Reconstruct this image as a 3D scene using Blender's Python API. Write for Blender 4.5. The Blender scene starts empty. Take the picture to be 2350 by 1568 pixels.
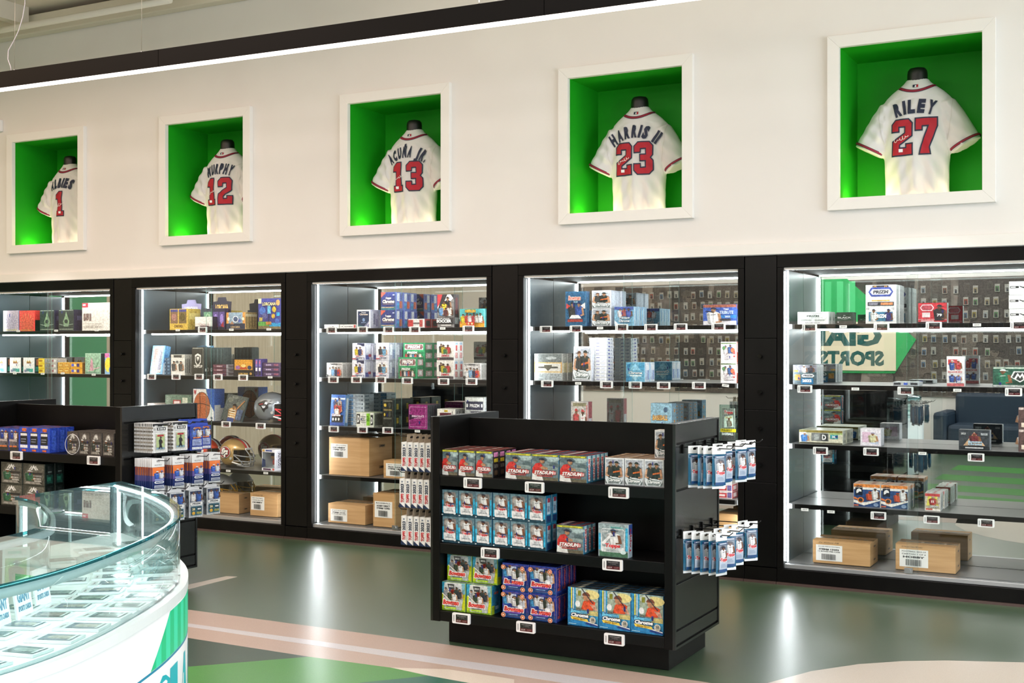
import bpy, bmesh, math, random
from mathutils import Vector, Matrix
from mathutils.bvhtree import BVHTree
random.seed(7)
sc = bpy.context.scene
COL = sc.collection
PI = math.pi

# ------------------------------------------------------------------ camera
FPX, CX, HY, EYE = 2800.0, 1175.0, 797.0, 1.55
YAW = math.atan(FPX / 5225.0)
cam = bpy.data.cameras.new('camera')
cam.sensor_width = 36.0
cam.lens = FPX / 2350.0 * 36.0
cam.shift_y = (HY - 784.0) / 2350.0
cam.clip_start, cam.clip_end = 0.05, 200
camo = bpy.data.objects.new('camera', cam)
camo.location = (0, 0, EYE)
camo.rotation_euler = (PI / 2, 0, YAW)
COL.objects.link(camo)
sc.camera = camo

# ------------------------------------------------------------------ light and exposure
sc.view_settings.view_transform = 'Standard'
sc.view_settings.look = 'None'
sc.view_settings.gamma = 1.0
sc.view_settings.use_curve_mapping = False
sc.view_settings.exposure = 0.0
sc.cycles.use_denoising = True
sc.cycles.max_bounces = 10
sc.cycles.transparent_max_bounces = 24
sc.cycles.glossy_bounces = 5
sc.cycles.diffuse_bounces = 4
sc.cycles.caustics_reflective = True
sc.cycles.blur_glossy = 0.6
sc.cycles.caustics_refractive = False
sc.cycles.sample_clamp_indirect = 6.0
wd = bpy.data.worlds.new('world')
sc.world = wd
wd.use_nodes = True
wd.node_tree.nodes['Background'].inputs[0].default_value = (0.75, 0.87, 1.0, 1)
wd.node_tree.nodes['Background'].inputs[1].default_value = 1.2


def area(name, loc, rot, sx, sy, power, col):
    l = bpy.data.lights.new(name, 'AREA')
    l.shape = 'RECTANGLE'
    l.size, l.size_y, l.energy, l.color = sx, sy, power, col
    o = bpy.data.objects.new(name, l)
    o.location, o.rotation_euler = loc, rot
    COL.objects.link(o)
    return o


# daylight through the shop window in the side wall; the shop's ceiling lamps and added fill spots aimed at the cases
area('window_daylight', (4.85, 2.6, 1.9), (0, PI / 2, 0), 2.9, 8.0, 430, (0.89, 0.94, 1.0))
for i, (lx, ly, p, c) in enumerate([(-9.6, 5.0, 120, (1.0, 0.70, 0.50)), (-6.4, 4.8, 115, (1.0, 0.79, 0.68)), (-3.2, 4.4, 85, (1.0, 0.88, 0.86)),
                                    (-8.5, 0.5, 250, (1.0, 0.80, 0.70)), (-3.5, -0.8, 270, (1.0, 0.90, 0.90)), (1.5, 2.5, 60, (1.0, 0.92, 0.93))]):
    area('ceiling_lamp', (lx, ly - .3, 4.2), (0, 0, 0), 3.0, 3.0, p * .8, c)
for i in range(5):  # unseen spots without fixtures, added to brighten the box fronts
    l = bpy.data.lights.new('case_fill_spot', 'SPOT')
    l.energy, l.color, l.spot_size, l.spot_blend, l.shadow_soft_size = 500, (1.0, .93, .88), math.radians(25), .3, .10
    o = bpy.data.objects.new('case_fill_spot', l)
    o.location = (-9.06 + 1.917 * i + .5, 4.35, 4.25)
    d = Vector((-9.06 + 1.917 * i, 7.95, .95)) - o.location
    o.rotation_euler = d.to_track_quat('-Z', 'Y').to_euler()
    COL.objects.link(o)


# ------------------------------------------------------------------ helpers
def at(u, v, Y):
    a = (u - CX) / FPX
    t = Y / (math.cos(YAW) + math.sin(YAW) * a)
    return (t * (-math.sin(YAW) + math.cos(YAW) * a), EYE - t * (v - HY) / FPX)


def XU(u, Y):
    return at(u, 0, Y)[0]


def ZV(u, v, Y):
    return at(u, v, Y)[1]


def fl(u, v, z=0.0):
    t = (EYE - z) * FPX / (v - HY)
    a = (u - CX) / FPX * t
    return (-math.sin(YAW) * t + math.cos(YAW) * a, math.cos(YAW) * t + math.sin(YAW) * a)


def lin(h):
    out = []
    for i in (0, 2, 4):
        c = int(h[i:i + 2], 16) / 255.0
        out.append(c / 12.92 if c <= 0.04045 else ((c + 0.055) / 1.055) ** 2.4)
    return (*out, 1.0)


MATS = {}


def M(h, rough=0.45, metal=0.0, emit=0.0, spec=0.5, bump=None):
    k = (h, rough, metal, emit, spec, bump)
    if k in MATS:
        return MATS[k]
    m = bpy.data.materials.new('mat_' + h)
    m.use_nodes = True
    b = m.node_tree.nodes['Principled BSDF']
    b.inputs['Base Color'].default_value = lin(h)
    b.inputs['Roughness'].default_value = rough
    b.inputs['Metallic'].default_value = metal
    b.inputs['Specular IOR Level'].default_value = spec
    if emit:
        b.inputs['Emission Color'].default_value = lin(h)
        b.inputs['Emission Strength'].default_value = emit
    if bump:
        n = m.node_tree.nodes
        t = n.new('ShaderNodeTexNoise')
        t.inputs['Scale'].default_value = bump[0]
        t.inputs['Detail'].default_value = 4
        bp = n.new('ShaderNodeBump')
        bp.inputs['Strength'].default_value = bump[1]
        bp.inputs['Distance'].default_value = 0.01
        co = n.new('ShaderNodeTexCoord')
        m.node_tree.links.new(co.outputs['Object'], t.inputs['Vector'])
        m.node_tree.links.new(t.outputs['Fac'], bp.inputs['Height'])
        m.node_tree.links.new(bp.outputs['Normal'], b.inputs['Normal'])
    MATS[k] = m
    return m


def noisy(h1, h2, scale, rough, detail=3, lo=.4, hi=.6, spec=0.5, stretch=None, bump=0.0):
    k = ('noisy', h1, h2, scale, rough)
    if k in MATS:
        return MATS[k]
    m = bpy.data.materials.new('mat_' + h1 + '_' + h2)
    m.use_nodes = True
    n, L = m.node_tree.nodes, m.node_tree.links
    b = n['Principled BSDF']
    co = n.new('ShaderNodeTexCoord')
    mp = n.new('ShaderNodeMapping')
    if stretch:
        mp.inputs['Scale'].default_value = stretch
    t = n.new('ShaderNodeTexNoise')
    t.inputs['Scale'].default_value = scale
    t.inputs['Detail'].default_value = detail
    r = n.new('ShaderNodeValToRGB')
    r.color_ramp.elements[0].position, r.color_ramp.elements[1].position = lo, hi
    r.color_ramp.elements[0].color, r.color_ramp.elements[1].color = lin(h1), lin(h2)
    L.new(co.outputs['Object'], mp.inputs['Vector'])
    L.new(mp.outputs['Vector'], t.inputs['Vector'])
    L.new(t.outputs['Fac'], r.inputs['Fac'])
    L.new(r.outputs['Color'], b.inputs['Base Color'])
    b.inputs['Roughness'].default_value = rough
    b.inputs['Specular IOR Level'].default_value = spec
    if bump:
        bp = n.new('ShaderNodeBump')
        bp.inputs['Strength'].default_value = bump
        bp.inputs['Distance'].default_value = 0.004
        L.new(t.outputs['Fac'], bp.inputs['Height'])
        L.new(bp.outputs['Normal'], b.inputs['Normal'])
    MATS[k] = m
    return m


def glass(tint, ior=1.22, rough=0.0, dens=0.0, dcol='9fc8bf'):
    k = ('glass', tint, ior, rough, dens)
    if k in MATS:
        return MATS[k]
    m = bpy.data.materials.new('mat_glass_' + tint)
    m.use_nodes = True
    n, L = m.node_tree.nodes, m.node_tree.links
    n.remove(n['Principled BSDF'])
    out = n['Material Output']
    tr = n.new('ShaderNodeBsdfTransparent')
    tr.inputs['Color'].default_value = lin(tint)
    gl = n.new('ShaderNodeBsdfGlossy')
    gl.inputs['Roughness'].default_value = rough
    lw = n.new('ShaderNodeLayerWeight')
    lw.inputs['Blend'].default_value = .5
    pw = n.new('ShaderNodeMath')
    pw.operation = 'POWER'
    pw.inputs[1].default_value = 4.5
    L.new(lw.outputs['Facing'], pw.inputs[0])
    fr = n.new('ShaderNodeMapRange')
    f0 = ((ior - 1) / (ior + 1)) ** 2
    fr.inputs['To Min'].default_value, fr.inputs['To Max'].default_value = f0, .75
    L.new(pw.outputs[0], fr.inputs['Value'])
    mx = n.new('ShaderNodeMixShader')
    base = tr.outputs['BSDF']
    if dens:
        df = n.new('ShaderNodeBsdfDiffuse')
        df.inputs['Color'].default_value = lin(dcol)
        m2 = n.new('ShaderNodeMixShader')
        m2.inputs['Fac'].default_value = dens
        L.new(base, m2.inputs[1])
        L.new(df.outputs['BSDF'], m2.inputs[2])
        base = m2.outputs['Shader']
    L.new(fr.outputs['Result'], mx.inputs['Fac'])
    L.new(base, mx.inputs[1])
    L.new(gl.outputs['BSDF'], mx.inputs[2])
    L.new(mx.outputs['Shader'], out.inputs['Surface'])
    MATS[k] = m
    return m


class MB:
    """collects boxes, prisms and tubes for ONE mesh"""

    def __init__(s):
        s.v, s.f, s.m, s.mats, s.sm = [], [], [], [], []

    def mi(s, m):
        if m not in s.mats:
            s.mats.append(m)
        return s.mats.index(m)

    def face(s, pts, m, sm=False):
        b = len(s.v)
        s.v += [tuple(p) for p in pts]
        s.f.append(tuple(range(b, b + len(pts))))
        s.m.append(s.mi(m))
        s.sm.append(sm)

    def box(s, x0, x1, y0, y1, z0, z1, m):
        b = len(s.v)
        s.v += [(x, y, z) for z in (z0, z1) for y in (y0, y1) for x in (x0, x1)]
        k = s.mi(m)
        for q in ((0, 2, 3, 1), (4, 5, 7, 6), (0, 1, 5, 4), (2, 6, 7, 3), (0, 4, 6, 2), (1, 3, 7, 5)):
            s.f.append(tuple(b + i for i in q))
            s.m.append(k)
            s.sm.append(False)
        return s

    def loft(s, rings, m, sm=True, cap=True, closed=True):
        b, n, k = len(s.v), len(rings[0]), s.mi(m)
        for r in rings:
            s.v += [tuple(p) for p in r]
        for i in range(len(rings) - 1):
            for j in range(n if closed else n - 1):
                a, c = b + i * n + j, b + i * n + (j + 1) % n
                s.f.append((a, c, c + n, a + n))
                s.m.append(k)
                s.sm.append(sm)
        if cap:
            for i, fl_ in ((0, True), (len(rings) - 1, False)):
                q = [b + i * n + j for j in range(n)]
                s.f.append(tuple(q[::-1] if fl_ else q))
                s.m.append(k)
                s.sm.append(False)
        return s

    def tube(s, pts, r, m, n=6, cap=True):
        rings = []
        pts = [Vector(p) for p in pts]
        up = None
        for i, p in enumerate(pts):
            d = (pts[min(i + 1, len(pts) - 1)] - pts[max(i - 1, 0)]).normalized()
            if up is None:
                up = Vector((0, 0, 1)) if abs(d.z) < 0.9 else Vector((1, 0, 0))
            a = d.cross(up).normalized()
            c = a.cross(d).normalized()
            up = c
            rr = r[i] if isinstance(r, (list, tuple)) else r
            rings.append([p + (a * math.cos(2 * PI * j / n) + c * math.sin(2 * PI * j / n)) * rr for j in range(n)])
        return s.loft(rings, m, True, cap)

    def prism(s, poly, axis, a, b_, m):
        """poly in the two other axes, extruded along axis from a to b_"""
        def P(p, t):
            q = list(p)
            q.insert(axis, t)
            return tuple(q)
        b, n, k = len(s.v), len(poly), s.mi(m)
        s.v += [P(p, a) for p in poly] + [P(p, b_) for p in poly]
        for j in range(n):
            s.f.append((b + j, b + (j + 1) % n, b + n + (j + 1) % n, b + n + j))
        s.f.append(tuple(range(b + n - 1, b - 1, -1)))
        s.f.append(tuple(range(b + n, b + 2 * n)))
        s.m += [k] * (n + 2)
        s.sm += [False] * (n + 2)
        return s

    def mesh(s, name):
        me = bpy.data.meshes.new(name)
        me.from_pydata(s.v, [], s.f)
        for m in s.mats:
            me.materials.append(m)
        me.polygons.foreach_set('material_index', s.m)
        me.polygons.foreach_set('use_smooth', s.sm)
        me.update()
        return me

    def build(s, name, parent=None, loc=(0, 0, 0), fix=True, bevel=0):
        me = s.mesh(name)
        if fix:
            bm = bmesh.new()
            bm.from_mesh(me)
            bmesh.ops.recalc_face_normals(bm, faces=bm.faces)
            bm.to_mesh(me)
            bm.free()
        o = link(name, me, parent, loc)
        if bevel:
            md = o.modifiers.new('b', 'BEVEL')
            md.width, md.segments, md.limit_method = bevel, 2, 'ANGLE'
        return o


def link(name, data, parent=None, loc=(0, 0, 0), rz=0.0):
    o = bpy.data.objects.new(name, data)
    COL.objects.link(o)
    o.location = loc
    o.rotation_euler = (0, 0, rz)
    if parent:
        o.parent = parent
    return o


SEEN = {}


def tag(o, label, cat, group=None):
    SEEN[label] = SEEN.get(label, 0) + 1
    o['label'] = label
    o['category'] = cat
    if group:
        o['group'] = group
    return o


def thing(name, label, cat, loc=(0, 0, 0), rz=0.0, group=None):
    o = link(name, None, None, loc, rz)
    o.empty_display_size = .05
    return tag(o, label, cat, group)


def structure(o):
    o['kind'] = 'structure'
    return o


def dup(root, loc, rz, label, cat, group=None):
    r = root.copy()
    COL.objects.link(r)
    r.location, r.rotation_euler = loc, (0, 0, rz)
    tag(r, label, cat, group)
    for ch in root.children:
        c = ch.copy()
        COL.objects.link(c)
        c.parent = r
        for g in ch.children:
            d = g.copy()
            COL.objects.link(d)
            d.parent = c
    return r


ORD = ['first', 'second', 'third', 'fourth', 'fifth', 'sixth', 'seventh', 'eighth', 'ninth', 'tenth', 'eleventh', 'twelfth', 'thirteenth']

# ------------------------------------------------------------------ flat print
def PM(h, rough=.32):
    """printed ink: the colour broken up a little, as printed photographs are"""
    k = ('print', h, rough)
    if k in MATS:
        return MATS[k]
    m = M(h, rough).copy()
    n, L = m.node_tree.nodes, m.node_tree.links
    b = n['Principled BSDF']
    co, t, r = n.new('ShaderNodeTexCoord'), n.new('ShaderNodeTexNoise'), n.new('ShaderNodeValToRGB')
    t.inputs['Scale'].default_value, t.inputs['Detail'].default_value, t.inputs['Roughness'].default_value = 75, 4, .65
    c = lin(h)
    lum = .3 * c[0] + .6 * c[1] + .1 * c[2]
    lo = .80 if lum > .55 else .58
    r.color_ramp.elements[0].position, r.color_ramp.elements[1].position = .36, .64
    r.color_ramp.elements[0].color = (*[x * lo for x in c[:3]], 1)
    r.color_ramp.elements[1].color = (*[min(.93, x * 1.22 + .012) for x in c[:3]], 1)
    L.new(co.outputs['Object'], t.inputs['Vector'])
    L.new(t.outputs['Fac'], r.inputs['Fac'])
    L.new(r.outputs['Color'], b.inputs['Base Color'])
    MATS[k] = m
    return m


TXT = {}


def glyphs(s, bold=0.0, shear=0.0):
    k = (s, bold, shear)
    if k not in TXT:
        cu = bpy.data.curves.new('t', 'FONT')
        cu.body, cu.resolution_u, cu.offset, cu.shear = s, 2, bold, shear
        ob = bpy.data.objects.new('t', cu)
        me = bpy.data.meshes.new_from_object(ob)
        TXT[k] = ([(v.co.x, v.co.y) for v in me.vertices], [tuple(p.vertices) for p in me.polygons])
        bpy.data.objects.remove(ob)
        bpy.data.curves.remove(cu)
        bpy.data.meshes.remove(me)
    return TXT[k]


class Art:
    """flat print in unit coordinates: a list of (verts, faces, colour)"""

    def __init__(s):
        s.it = []

    def poly(s, pts, c):
        s.it.append((list(pts), [tuple(range(len(pts)))], c))
        return s

    def rect(s, x0, y0, x1, y1, c):
        return s.poly([(x0, y0), (x1, y0), (x1, y1), (x0, y1)], c)

    def ell(s, x, y, rx, ry, c, n=14, a0=0.0, a1=2 * PI):
        full = abs(a1 - a0 - 2 * PI) < 1e-6
        m = n if full else n + 1
        return s.poly([(x + rx * math.cos(a0 + (a1 - a0) * i / n), y + ry * math.sin(a0 + (a1 - a0) * i / n)) for i in range(m)], c)

    def text(s, t, x0, y0, x1, y1, c, bold=.02, shear=0.0, oc=None, ow=.05, rot=False):
        v, f = glyphs(t, bold, shear)
        if not v:
            return s
        ax, bx = min(p[0] for p in v), max(p[0] for p in v)
        ay, by = min(p[1] for p in v), max(p[1] for p in v)

        def tr(p):
            a, b = (p[0] - ax) / (bx - ax), (p[1] - ay) / (by - ay)
            if rot:
                a, b = 1 - b, a
            return (x0 + a * (x1 - x0), y0 + b * (y1 - y0))
        if oc:
            v2, f2 = glyphs(t, bold + ow, shear)
            s.it.append(([tr(p) for p in v2], f2, oc))
        s.it.append(([tr(p) for p in v], f, c))
        return s

    def fig(s, x, y, h, w, shirt, cap, skin='b98a68', pants=None, flip=1):
        if pants:
            s.poly([(x - .26 * w, y), (x + .26 * w, y), (x + .3 * w, y + .34 * h), (x - .3 * w, y + .34 * h)], pants)
        b = y + (.3 * h if pants else 0)
        t = y + .74 * h
        s.poly([(x - .34 * w, b), (x + .34 * w, b), (x + .46 * w, t - .1 * h), (x + .2 * w, t), (x - .2 * w, t), (x - .46 * w, t - .1 * h)], shirt)
        dk = lambda c, k: ''.join('%02x' % int(int(c[i:i + 2], 16) * k) for i in (0, 2, 4))
        s.poly([(x - flip * .1 * w, b), (x - flip * .34 * w, b), (x - flip * .46 * w, t - .1 * h), (x - flip * .26 * w, t - .06 * h), (x - flip * .2 * w, b + .25 * h)], dk(shirt, .74))
        s.poly([(x - .12 * w, t - .02 * h), (x + .12 * w, t - .02 * h), (x + .02 * w, t - .12 * h)], dk(skin, .8))
        s.poly([(x - flip * .02 * w, b), (x + flip * .03 * w, b), (x + flip * .04 * w, t - .12 * h), (x, t - .12 * h)], dk(shirt, .86))
        s.poly([(x - .16 * w, t - .22 * h), (x + .18 * w, t - .19 * h), (x + .18 * w, t - .16 * h), (x - .16 * w, t - .185 * h)], dk(cap, 1.0))
        s.poly([(x + flip * .3 * w, t - .12 * h), (x + flip * .5 * w, t - .12 * h), (x + flip * .62 * w, b + .12 * h), (x + flip * .2 * w, b + .06 * h), (x + flip * .18 * w, b + .15 * h), (x + flip * .4 * w, b + .17 * h)], skin)
        s.ell(x + flip * .03 * w, y + .83 * h, .17 * w, .12 * h, skin, 10)
        s.poly([(x - flip * .13 * w, y + .80 * h), (x - flip * .02 * w, y + .72 * h), (x + flip * .1 * w, y + .73 * h), (x, y + .77 * h), (x - flip * .04 * w, y + .86 * h)], dk(skin, .72))
        s.poly([(x + flip * .02 * w, y + .835 * h), (x + flip * .17 * w, y + .83 * h), (x + flip * .16 * w, y + .85 * h), (x + flip * .02 * w, y + .855 * h)], dk(skin, .45))
        s.ell(x + flip * .02 * w, y + .87 * h, .2 * w, .12 * h, cap, 8, 0, PI)
        s.poly([(x + flip * .1 * w, y + .86 * h), (x + flip * .36 * w, y + .855 * h), (x + flip * .34 * w, y + .885 * h), (x + flip * .1 * w, y + .9 * h)], cap)
        return s

    def lines(s, x0, y0, x1, y1, n, c, fr=.45):
        for i in range(n):
            b = y0 + (y1 - y0) * i / n
            e = x1 - (x1 - x0) * (0.25 if i % 3 == 2 else 0.05 * (i % 2))
            s.rect(x0, b, e, b + (y1 - y0) / n * fr, c)
        return s

    def bars(s, x0, y0, x1, y1, n, c):
        r = random.Random(n)
        x = x0
        step = (x1 - x0) / n
        for i in range(n):
            s.rect(x, y0, x + step * (.3 + .45 * r.random()), y1, c)
            x += step
        return s

    def onto(s, mb, P, rough=.32, eps=.0003, base=.0004):
        """P(x, y, off) -> 3-D point"""
        for k, (v, f, c) in enumerate(s.it):
            b = len(mb.v)
            off = base + eps * k
            mb.v += [tuple(P(p[0], p[1], off)) for p in v]
            mi = mb.mi(PM(c, rough))
            for q in f:
                mb.f.append(tuple(b + i for i in q))
                mb.m.append(mi)
                mb.sm.append(False)


def planar(o, u, v, n):
    o, u, v, n = Vector(o), Vector(u), Vector(v), Vector(n)
    return lambda x, y, off: o + u * x + v * y + n * off


black = noisy('070606', '0b0a09', 6.0, .40, spec=.16)
black_lam = noisy('070707', '0b0a0a', 3.0, .33, spec=.22)
white_paint = M('f1eeea', .5)
steel = M('b9bcc0', .28, .9)
LED = M('fbfdff', .5, 0, 42.0)
paperw = M('f3f3f1', .5)
# ------------------------------------------------------------------ the room
def wb(mb, name, par=None, **k):
    """verts in world coordinates; the child cancels its parent's offset"""
    return mb.build(name, par, tuple(-c for c in par.location) if par else (0, 0, 0), **k)


WALLY = 7.87
CW, CX0, PITCH = 1.61, -9.868, 1.917      # case opening width, first case's opening, spacing
NX = [-9.064 + 1.9145 * i for i in range(5)]   # niche centres
cream = noisy('eae6e3', 'edeae7', 1.2, .55)
floor_green = noisy('2c4830', '4f6849', 330.0, .36, detail=2, lo=.38, hi=.64, spec=1.0, bump=.02)

mb = MB()
for m_, cw in ((floor_green, 1.0),):
    m_.node_tree.nodes['Principled BSDF'].inputs['Coat Weight'].default_value = cw
    m_.node_tree.nodes['Principled BSDF'].inputs['Coat Roughness'].default_value = .34
mb.box(-11.6, 5.0, -3.2, 9.0, -.12, 0, floor_green)
floor = structure(mb.build('floor'))


def inlay(name, pts, m, z=.0008):
    q = MB()
    q.prism(pts, 2, .0001, z, m)
    return q.build(name, floor)


sp = lambda a, b: noisy(a, b, 330.0, .28, detail=2, lo=.35, hi=.65, spec=.8)
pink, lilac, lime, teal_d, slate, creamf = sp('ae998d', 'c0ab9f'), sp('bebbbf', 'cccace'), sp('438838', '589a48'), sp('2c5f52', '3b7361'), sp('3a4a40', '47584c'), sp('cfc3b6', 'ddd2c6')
inlay('floor_band', [fl(*p) for p in [(150, 1362), (431.6, 1399.7), (1019, 1479), (1280, 1517), (1576, 1560), (1850, 1600), (1850, 1690), (1200, 1590), (984, 1551.6), (897, 1533), (709, 1508), (431.6, 1464.8), (150, 1421)]], pink)
inlay('floor_stripe', [fl(*p) for p in [(150, 1392), (431.6, 1431.5), (1100, 1522.6), (1500, 1578), (1500, 1600), (1100, 1538.5), (431.6, 1439), (150, 1398)]], lilac, .0014)
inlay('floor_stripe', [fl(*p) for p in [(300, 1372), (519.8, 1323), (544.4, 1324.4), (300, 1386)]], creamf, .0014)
inlay('floor_wedge', [fl(*p) for p in [(150, 1421), (431.6, 1464.8), (709, 1508), (431.6, 1531), (150, 1556)]], slate)
inlay('floor_wedge', [fl(*p) for p in [(150, 1556), (431.6, 1531), (709, 1508), (897, 1533), (984, 1551.6), (831, 1567), (600, 1600), (150, 1690)]], lime)
inlay('floor_wedge', [fl(*p) for p in [(984, 1551.6), (1200, 1590), (1000, 1660), (600, 1640), (600, 1600), (831, 1567)]], teal_d)
inlay('floor_wedge', [fl(*p) for p in [(897, 1533), (1028, 1537), (1180, 1560), (1180, 1587), (984, 1551.6)]], creamf, .0012)  # bright sun patch painted on the floor as a cream inlay
cc = [fl(1762.8, 1568), fl(1861.7, 1541), fl(1970, 1525), fl(2072, 1518), fl(2174.5, 1516.7), fl(2350, 1521)]
inlay('floor_circle', cc + [(cc[-1][0] + .5, cc[-1][1] - .15), (cc[-1][0] + 1.1, cc[-1][1] - .9), (cc[-1][0] + .9, cc[-1][1] - 1.7), (cc[0][0] + .5, cc[0][1] - 1.4), (cc[0][0] - .05, cc[0][1] - .5)], creamf)
for i, (ya, yb) in enumerate([(-.1, .6), (1.2, 1.85), (2.35, 2.95), (3.3, 3.8)]):
    inlay('floor_stripe', [(-2.4, ya - .1), (-.6, ya + .12), (1.8, ya - .1), (1.8, yb - .1), (-.6, yb + .12), (-2.4, yb - .1)], lime)

# back wall with five openings for the niches
NW, NZ0, NZ1 = .8565, 2.50, 3.462
mb = MB()
z0, z1, zt = NZ0 - .016, NZ1 + .016, 4.62
mb.box(-11.6, 5.0, WALLY, 7.97, 2.155, z0, cream)
mb.box(-11.6, 5.0, WALLY, 7.97, z1, zt, cream)
xs = [-11.6] + [x + s * NW / 2 for x in NX for s in (-1, 1)] + [5.0]
xs = [x + (.0 if k in (0, len(xs) - 1) else (-.016 if k % 2 else .016)) for k, x in enumerate(xs)]
for i in range(0, len(xs), 2):
    mb.box(xs[i], xs[i + 1], WALLY, 7.97, z0, z1, cream)
mb.box(-.45, 5.0, WALLY, 7.97, 0, 2.155, cream)
mb.box(-11.6, -10.15, WALLY, 7.97, 0, 2.155, black)
mb.box(-11.6, 5.0, 8.96, 9.0, 0, zt, cream)
structure(mb.build('wall_back'))
mb = MB().box(-11.6, 5.0, 7.845, 7.868, 2.158, 2.232, white_paint)
structure(mb.build('trim_1', bevel=.003))
mb = MB()
for y0_, y1_, a, b in [(7.70, 7.868, 4.50, 4.57), (7.76, 7.868, 4.42, 4.50)]:
    mb.box(-11.5, 4.9, y0_, y1_, a, b, M('e4dccb', .6))
structure(mb.build('trim_2', bevel=.01))
mb = MB().box(-11.7, 5.1, -3.3, 9.0, 4.62, 4.72, M('ded6c8', .7))
ceil = structure(mb.build('ceiling'))
for i in range(9):
    q = MB().box(-11.0 + i * 1.85, -10.9 + i * 1.85, -3.1, 7.65, 4.46, 4.62, M('d8cfbf', .7))
    q.build('ceiling_joist', ceil)
mb = MB()
mb.box(-11.7, -11.6, 5.72, 9.0, 0, 4.62, M('3f9a6c', .45))
mb.box(-11.7, -11.6, -3.2, 5.72, 0, 4.62, noisy('beb29e', 'cdc2af', 4.0, .5, stretch=(1, 14, .6)))
structure(mb.build('wall_left'))
# the wall with the shop window
mb = MB()
mb.box(5.0, 5.1, -3.2, 9.0, 0, .35, cream)
mb.box(5.0, 5.1, -3.2, 9.0, 3.5, 4.62, cream)
mb.box(5.0, 5.1, -3.2, -1.6, .35, 3.5, cream)
mb.box(5.0, 5.1, 6.8, 9.0, .35, 3.5, cream)
structure(mb.build('wall_right'))
mb = MB()
for y in (-1.6, .5, 2.6, 4.7, 6.74):
    mb.box(5.0, 5.08, y, y + .06, .35, 3.5, black)
mb.box(5.0, 5.08, -1.6, 6.8, .35, .41, black)
mb.box(5.0, 5.08, -1.6, 6.8, 3.44, 3.5, black)
wn = structure(mb.build('window_1'))
for y in (-1.54, .56, 2.66, 4.76):
    MB().box(5.03, 5.04, y, y + 2.04, .41, 3.44, glass('f2f8f6')).build('pane', wn)

# opposite wall: cream wall, dark photograph mural with graded cards, green sign
OY = -3.0
mb = MB().box(-11.7, 5.1, OY - .15, OY, 0, 4.62, cream)
structure(mb.build('wall_front'))
mural = thing('card_wall', 'dark photo mural wall hung with rows of slabbed cards, seen in mirrors', 'wall display', (-5.0, OY + .02, 0))
mb = MB().box(-10.2, -1.2, OY + .002, OY + .02, .78, 2.62, noisy('4a4340', 'a3968c', 2.2, .5, detail=6, lo=.36, hi=.66))
wb(mb, 'mural_panel', mural)
rr = random.Random(3)
cardcols = ['a8a398', '9a9da0', '7a848c', '94866a', '8f4238', '4d6680', '587a54', 'b0aeaa', '6e4a3e', '8a7a3c']
slabs = []
for c in cardcols:
    q = MB()
    q.box(-.036, .036, 0, .008, 0, .118, M('a8a29a', .3))
    a = Art().rect(.1, .8, .9, .95, 'a8a49e').rect(.12, .06, .88, .74, c).ell(.5, .45, .2, .13, '4a4440').rect(.3, .08, .7, .36, '3a3c44')
    a.onto(q, planar((-.036, .008, 0), (.072, 0, 0), (0, 0, .118), (0, 1, 0)))
    slabs.append(q.mesh('graded_card'))
q = MB()
ma = Art()
for i in range(16):
    ma.poly([(i / 16, 0), (i / 16 + rr.uniform(.03, .07), 0), (i / 16 + rr.uniform(.02, .09), 1), (i / 16 + rr.uniform(-.01, .02), 1)], rr.choice(['4e4642', '5d544e', '3f3936']))
for i in range(22):
    ma.fig(.02 + .045 * i, rr.choice([.05, .3, .5]), rr.uniform(.36, .5), rr.uniform(.05, .075), rr.choice(['7a7068', '867b72', '60564f', '6d635b']), rr.choice(['463f3b', '57504a']), rr.choice(['75695f', '6a5f57']), '6a6058', rr.choice([-1, 1]))
ma.onto(q, planar((-10.2, OY + .02, .80), (9.0, 0, 0), (0, 0, 1.8), (0, 1, 0)), .5, .00004)
wb(q, 'mural_print', mural, fix=False)
nc = 0
for ix in range(56):
    for iz in range(9):
        x = -9.9 + ix * .15
        if -6.0 < x < -3.4 or nc >= 295 or rr.random() < .1:
            continue
        nc += 1
        o = link('graded_card', rr.choice(slabs), mural, (x + 5.0 + rr.uniform(-.02, .02), .006, .86 + iz * .19 + rr.uniform(-.012, .012)))
        o.rotation_euler = (0, rr.uniform(-.03, .03), 0)
sign = thing('wall_sign', 'green and cream shop sign panel with dark teal lettering, seen in a mirror', 'sign', (-4.6, OY + .02, 0))
hexa = [(-6.0, 1.67), (-5.5, 2.64), (-4.48, 2.64), (-3.42, 1.67), (-3.74, 1.14), (-5.8, 1.14)]
q = MB()
q.prism([(x, z) for x, z in hexa], 1, OY + .022, OY + .04, M('2fae62', .5))
for i in range(6):
    q.box(-5.4 + i * .19, -5.3 + i * .19, OY + .04, OY + .044, 1.95, 2.6, M('55cf86', .5))
wb(q, 'panel', sign)
q = MB().box(-5.75, -3.72, OY + .045, OY + .06, 1.18, 1.95, M('f0e2c6', .5))
wb(q, 'name_board', sign)
q = MB()
for t, za, zb, xa, xb in (('GIANT', 1.565, 1.89, -3.93, -5.55), ('SPORTS', 1.25, 1.495, -3.90, -4.92)):
    Art().text(t, 0, 0, 1, 1, '1f5f5c', bold=.05).onto(q, planar((xa, OY + .06, za), (xb - xa, 0, 0), (0, 0, zb - za), (0, 1, 0)))
wb(q, 'lettering', sign, fix=False)
sofa = thing('sofa', 'dark navy upholstered sofa by the card wall, seen in a mirror', 'sofa', (-2.0, OY + .7, 0))
navy = M('1d2f40', .6)
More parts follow.
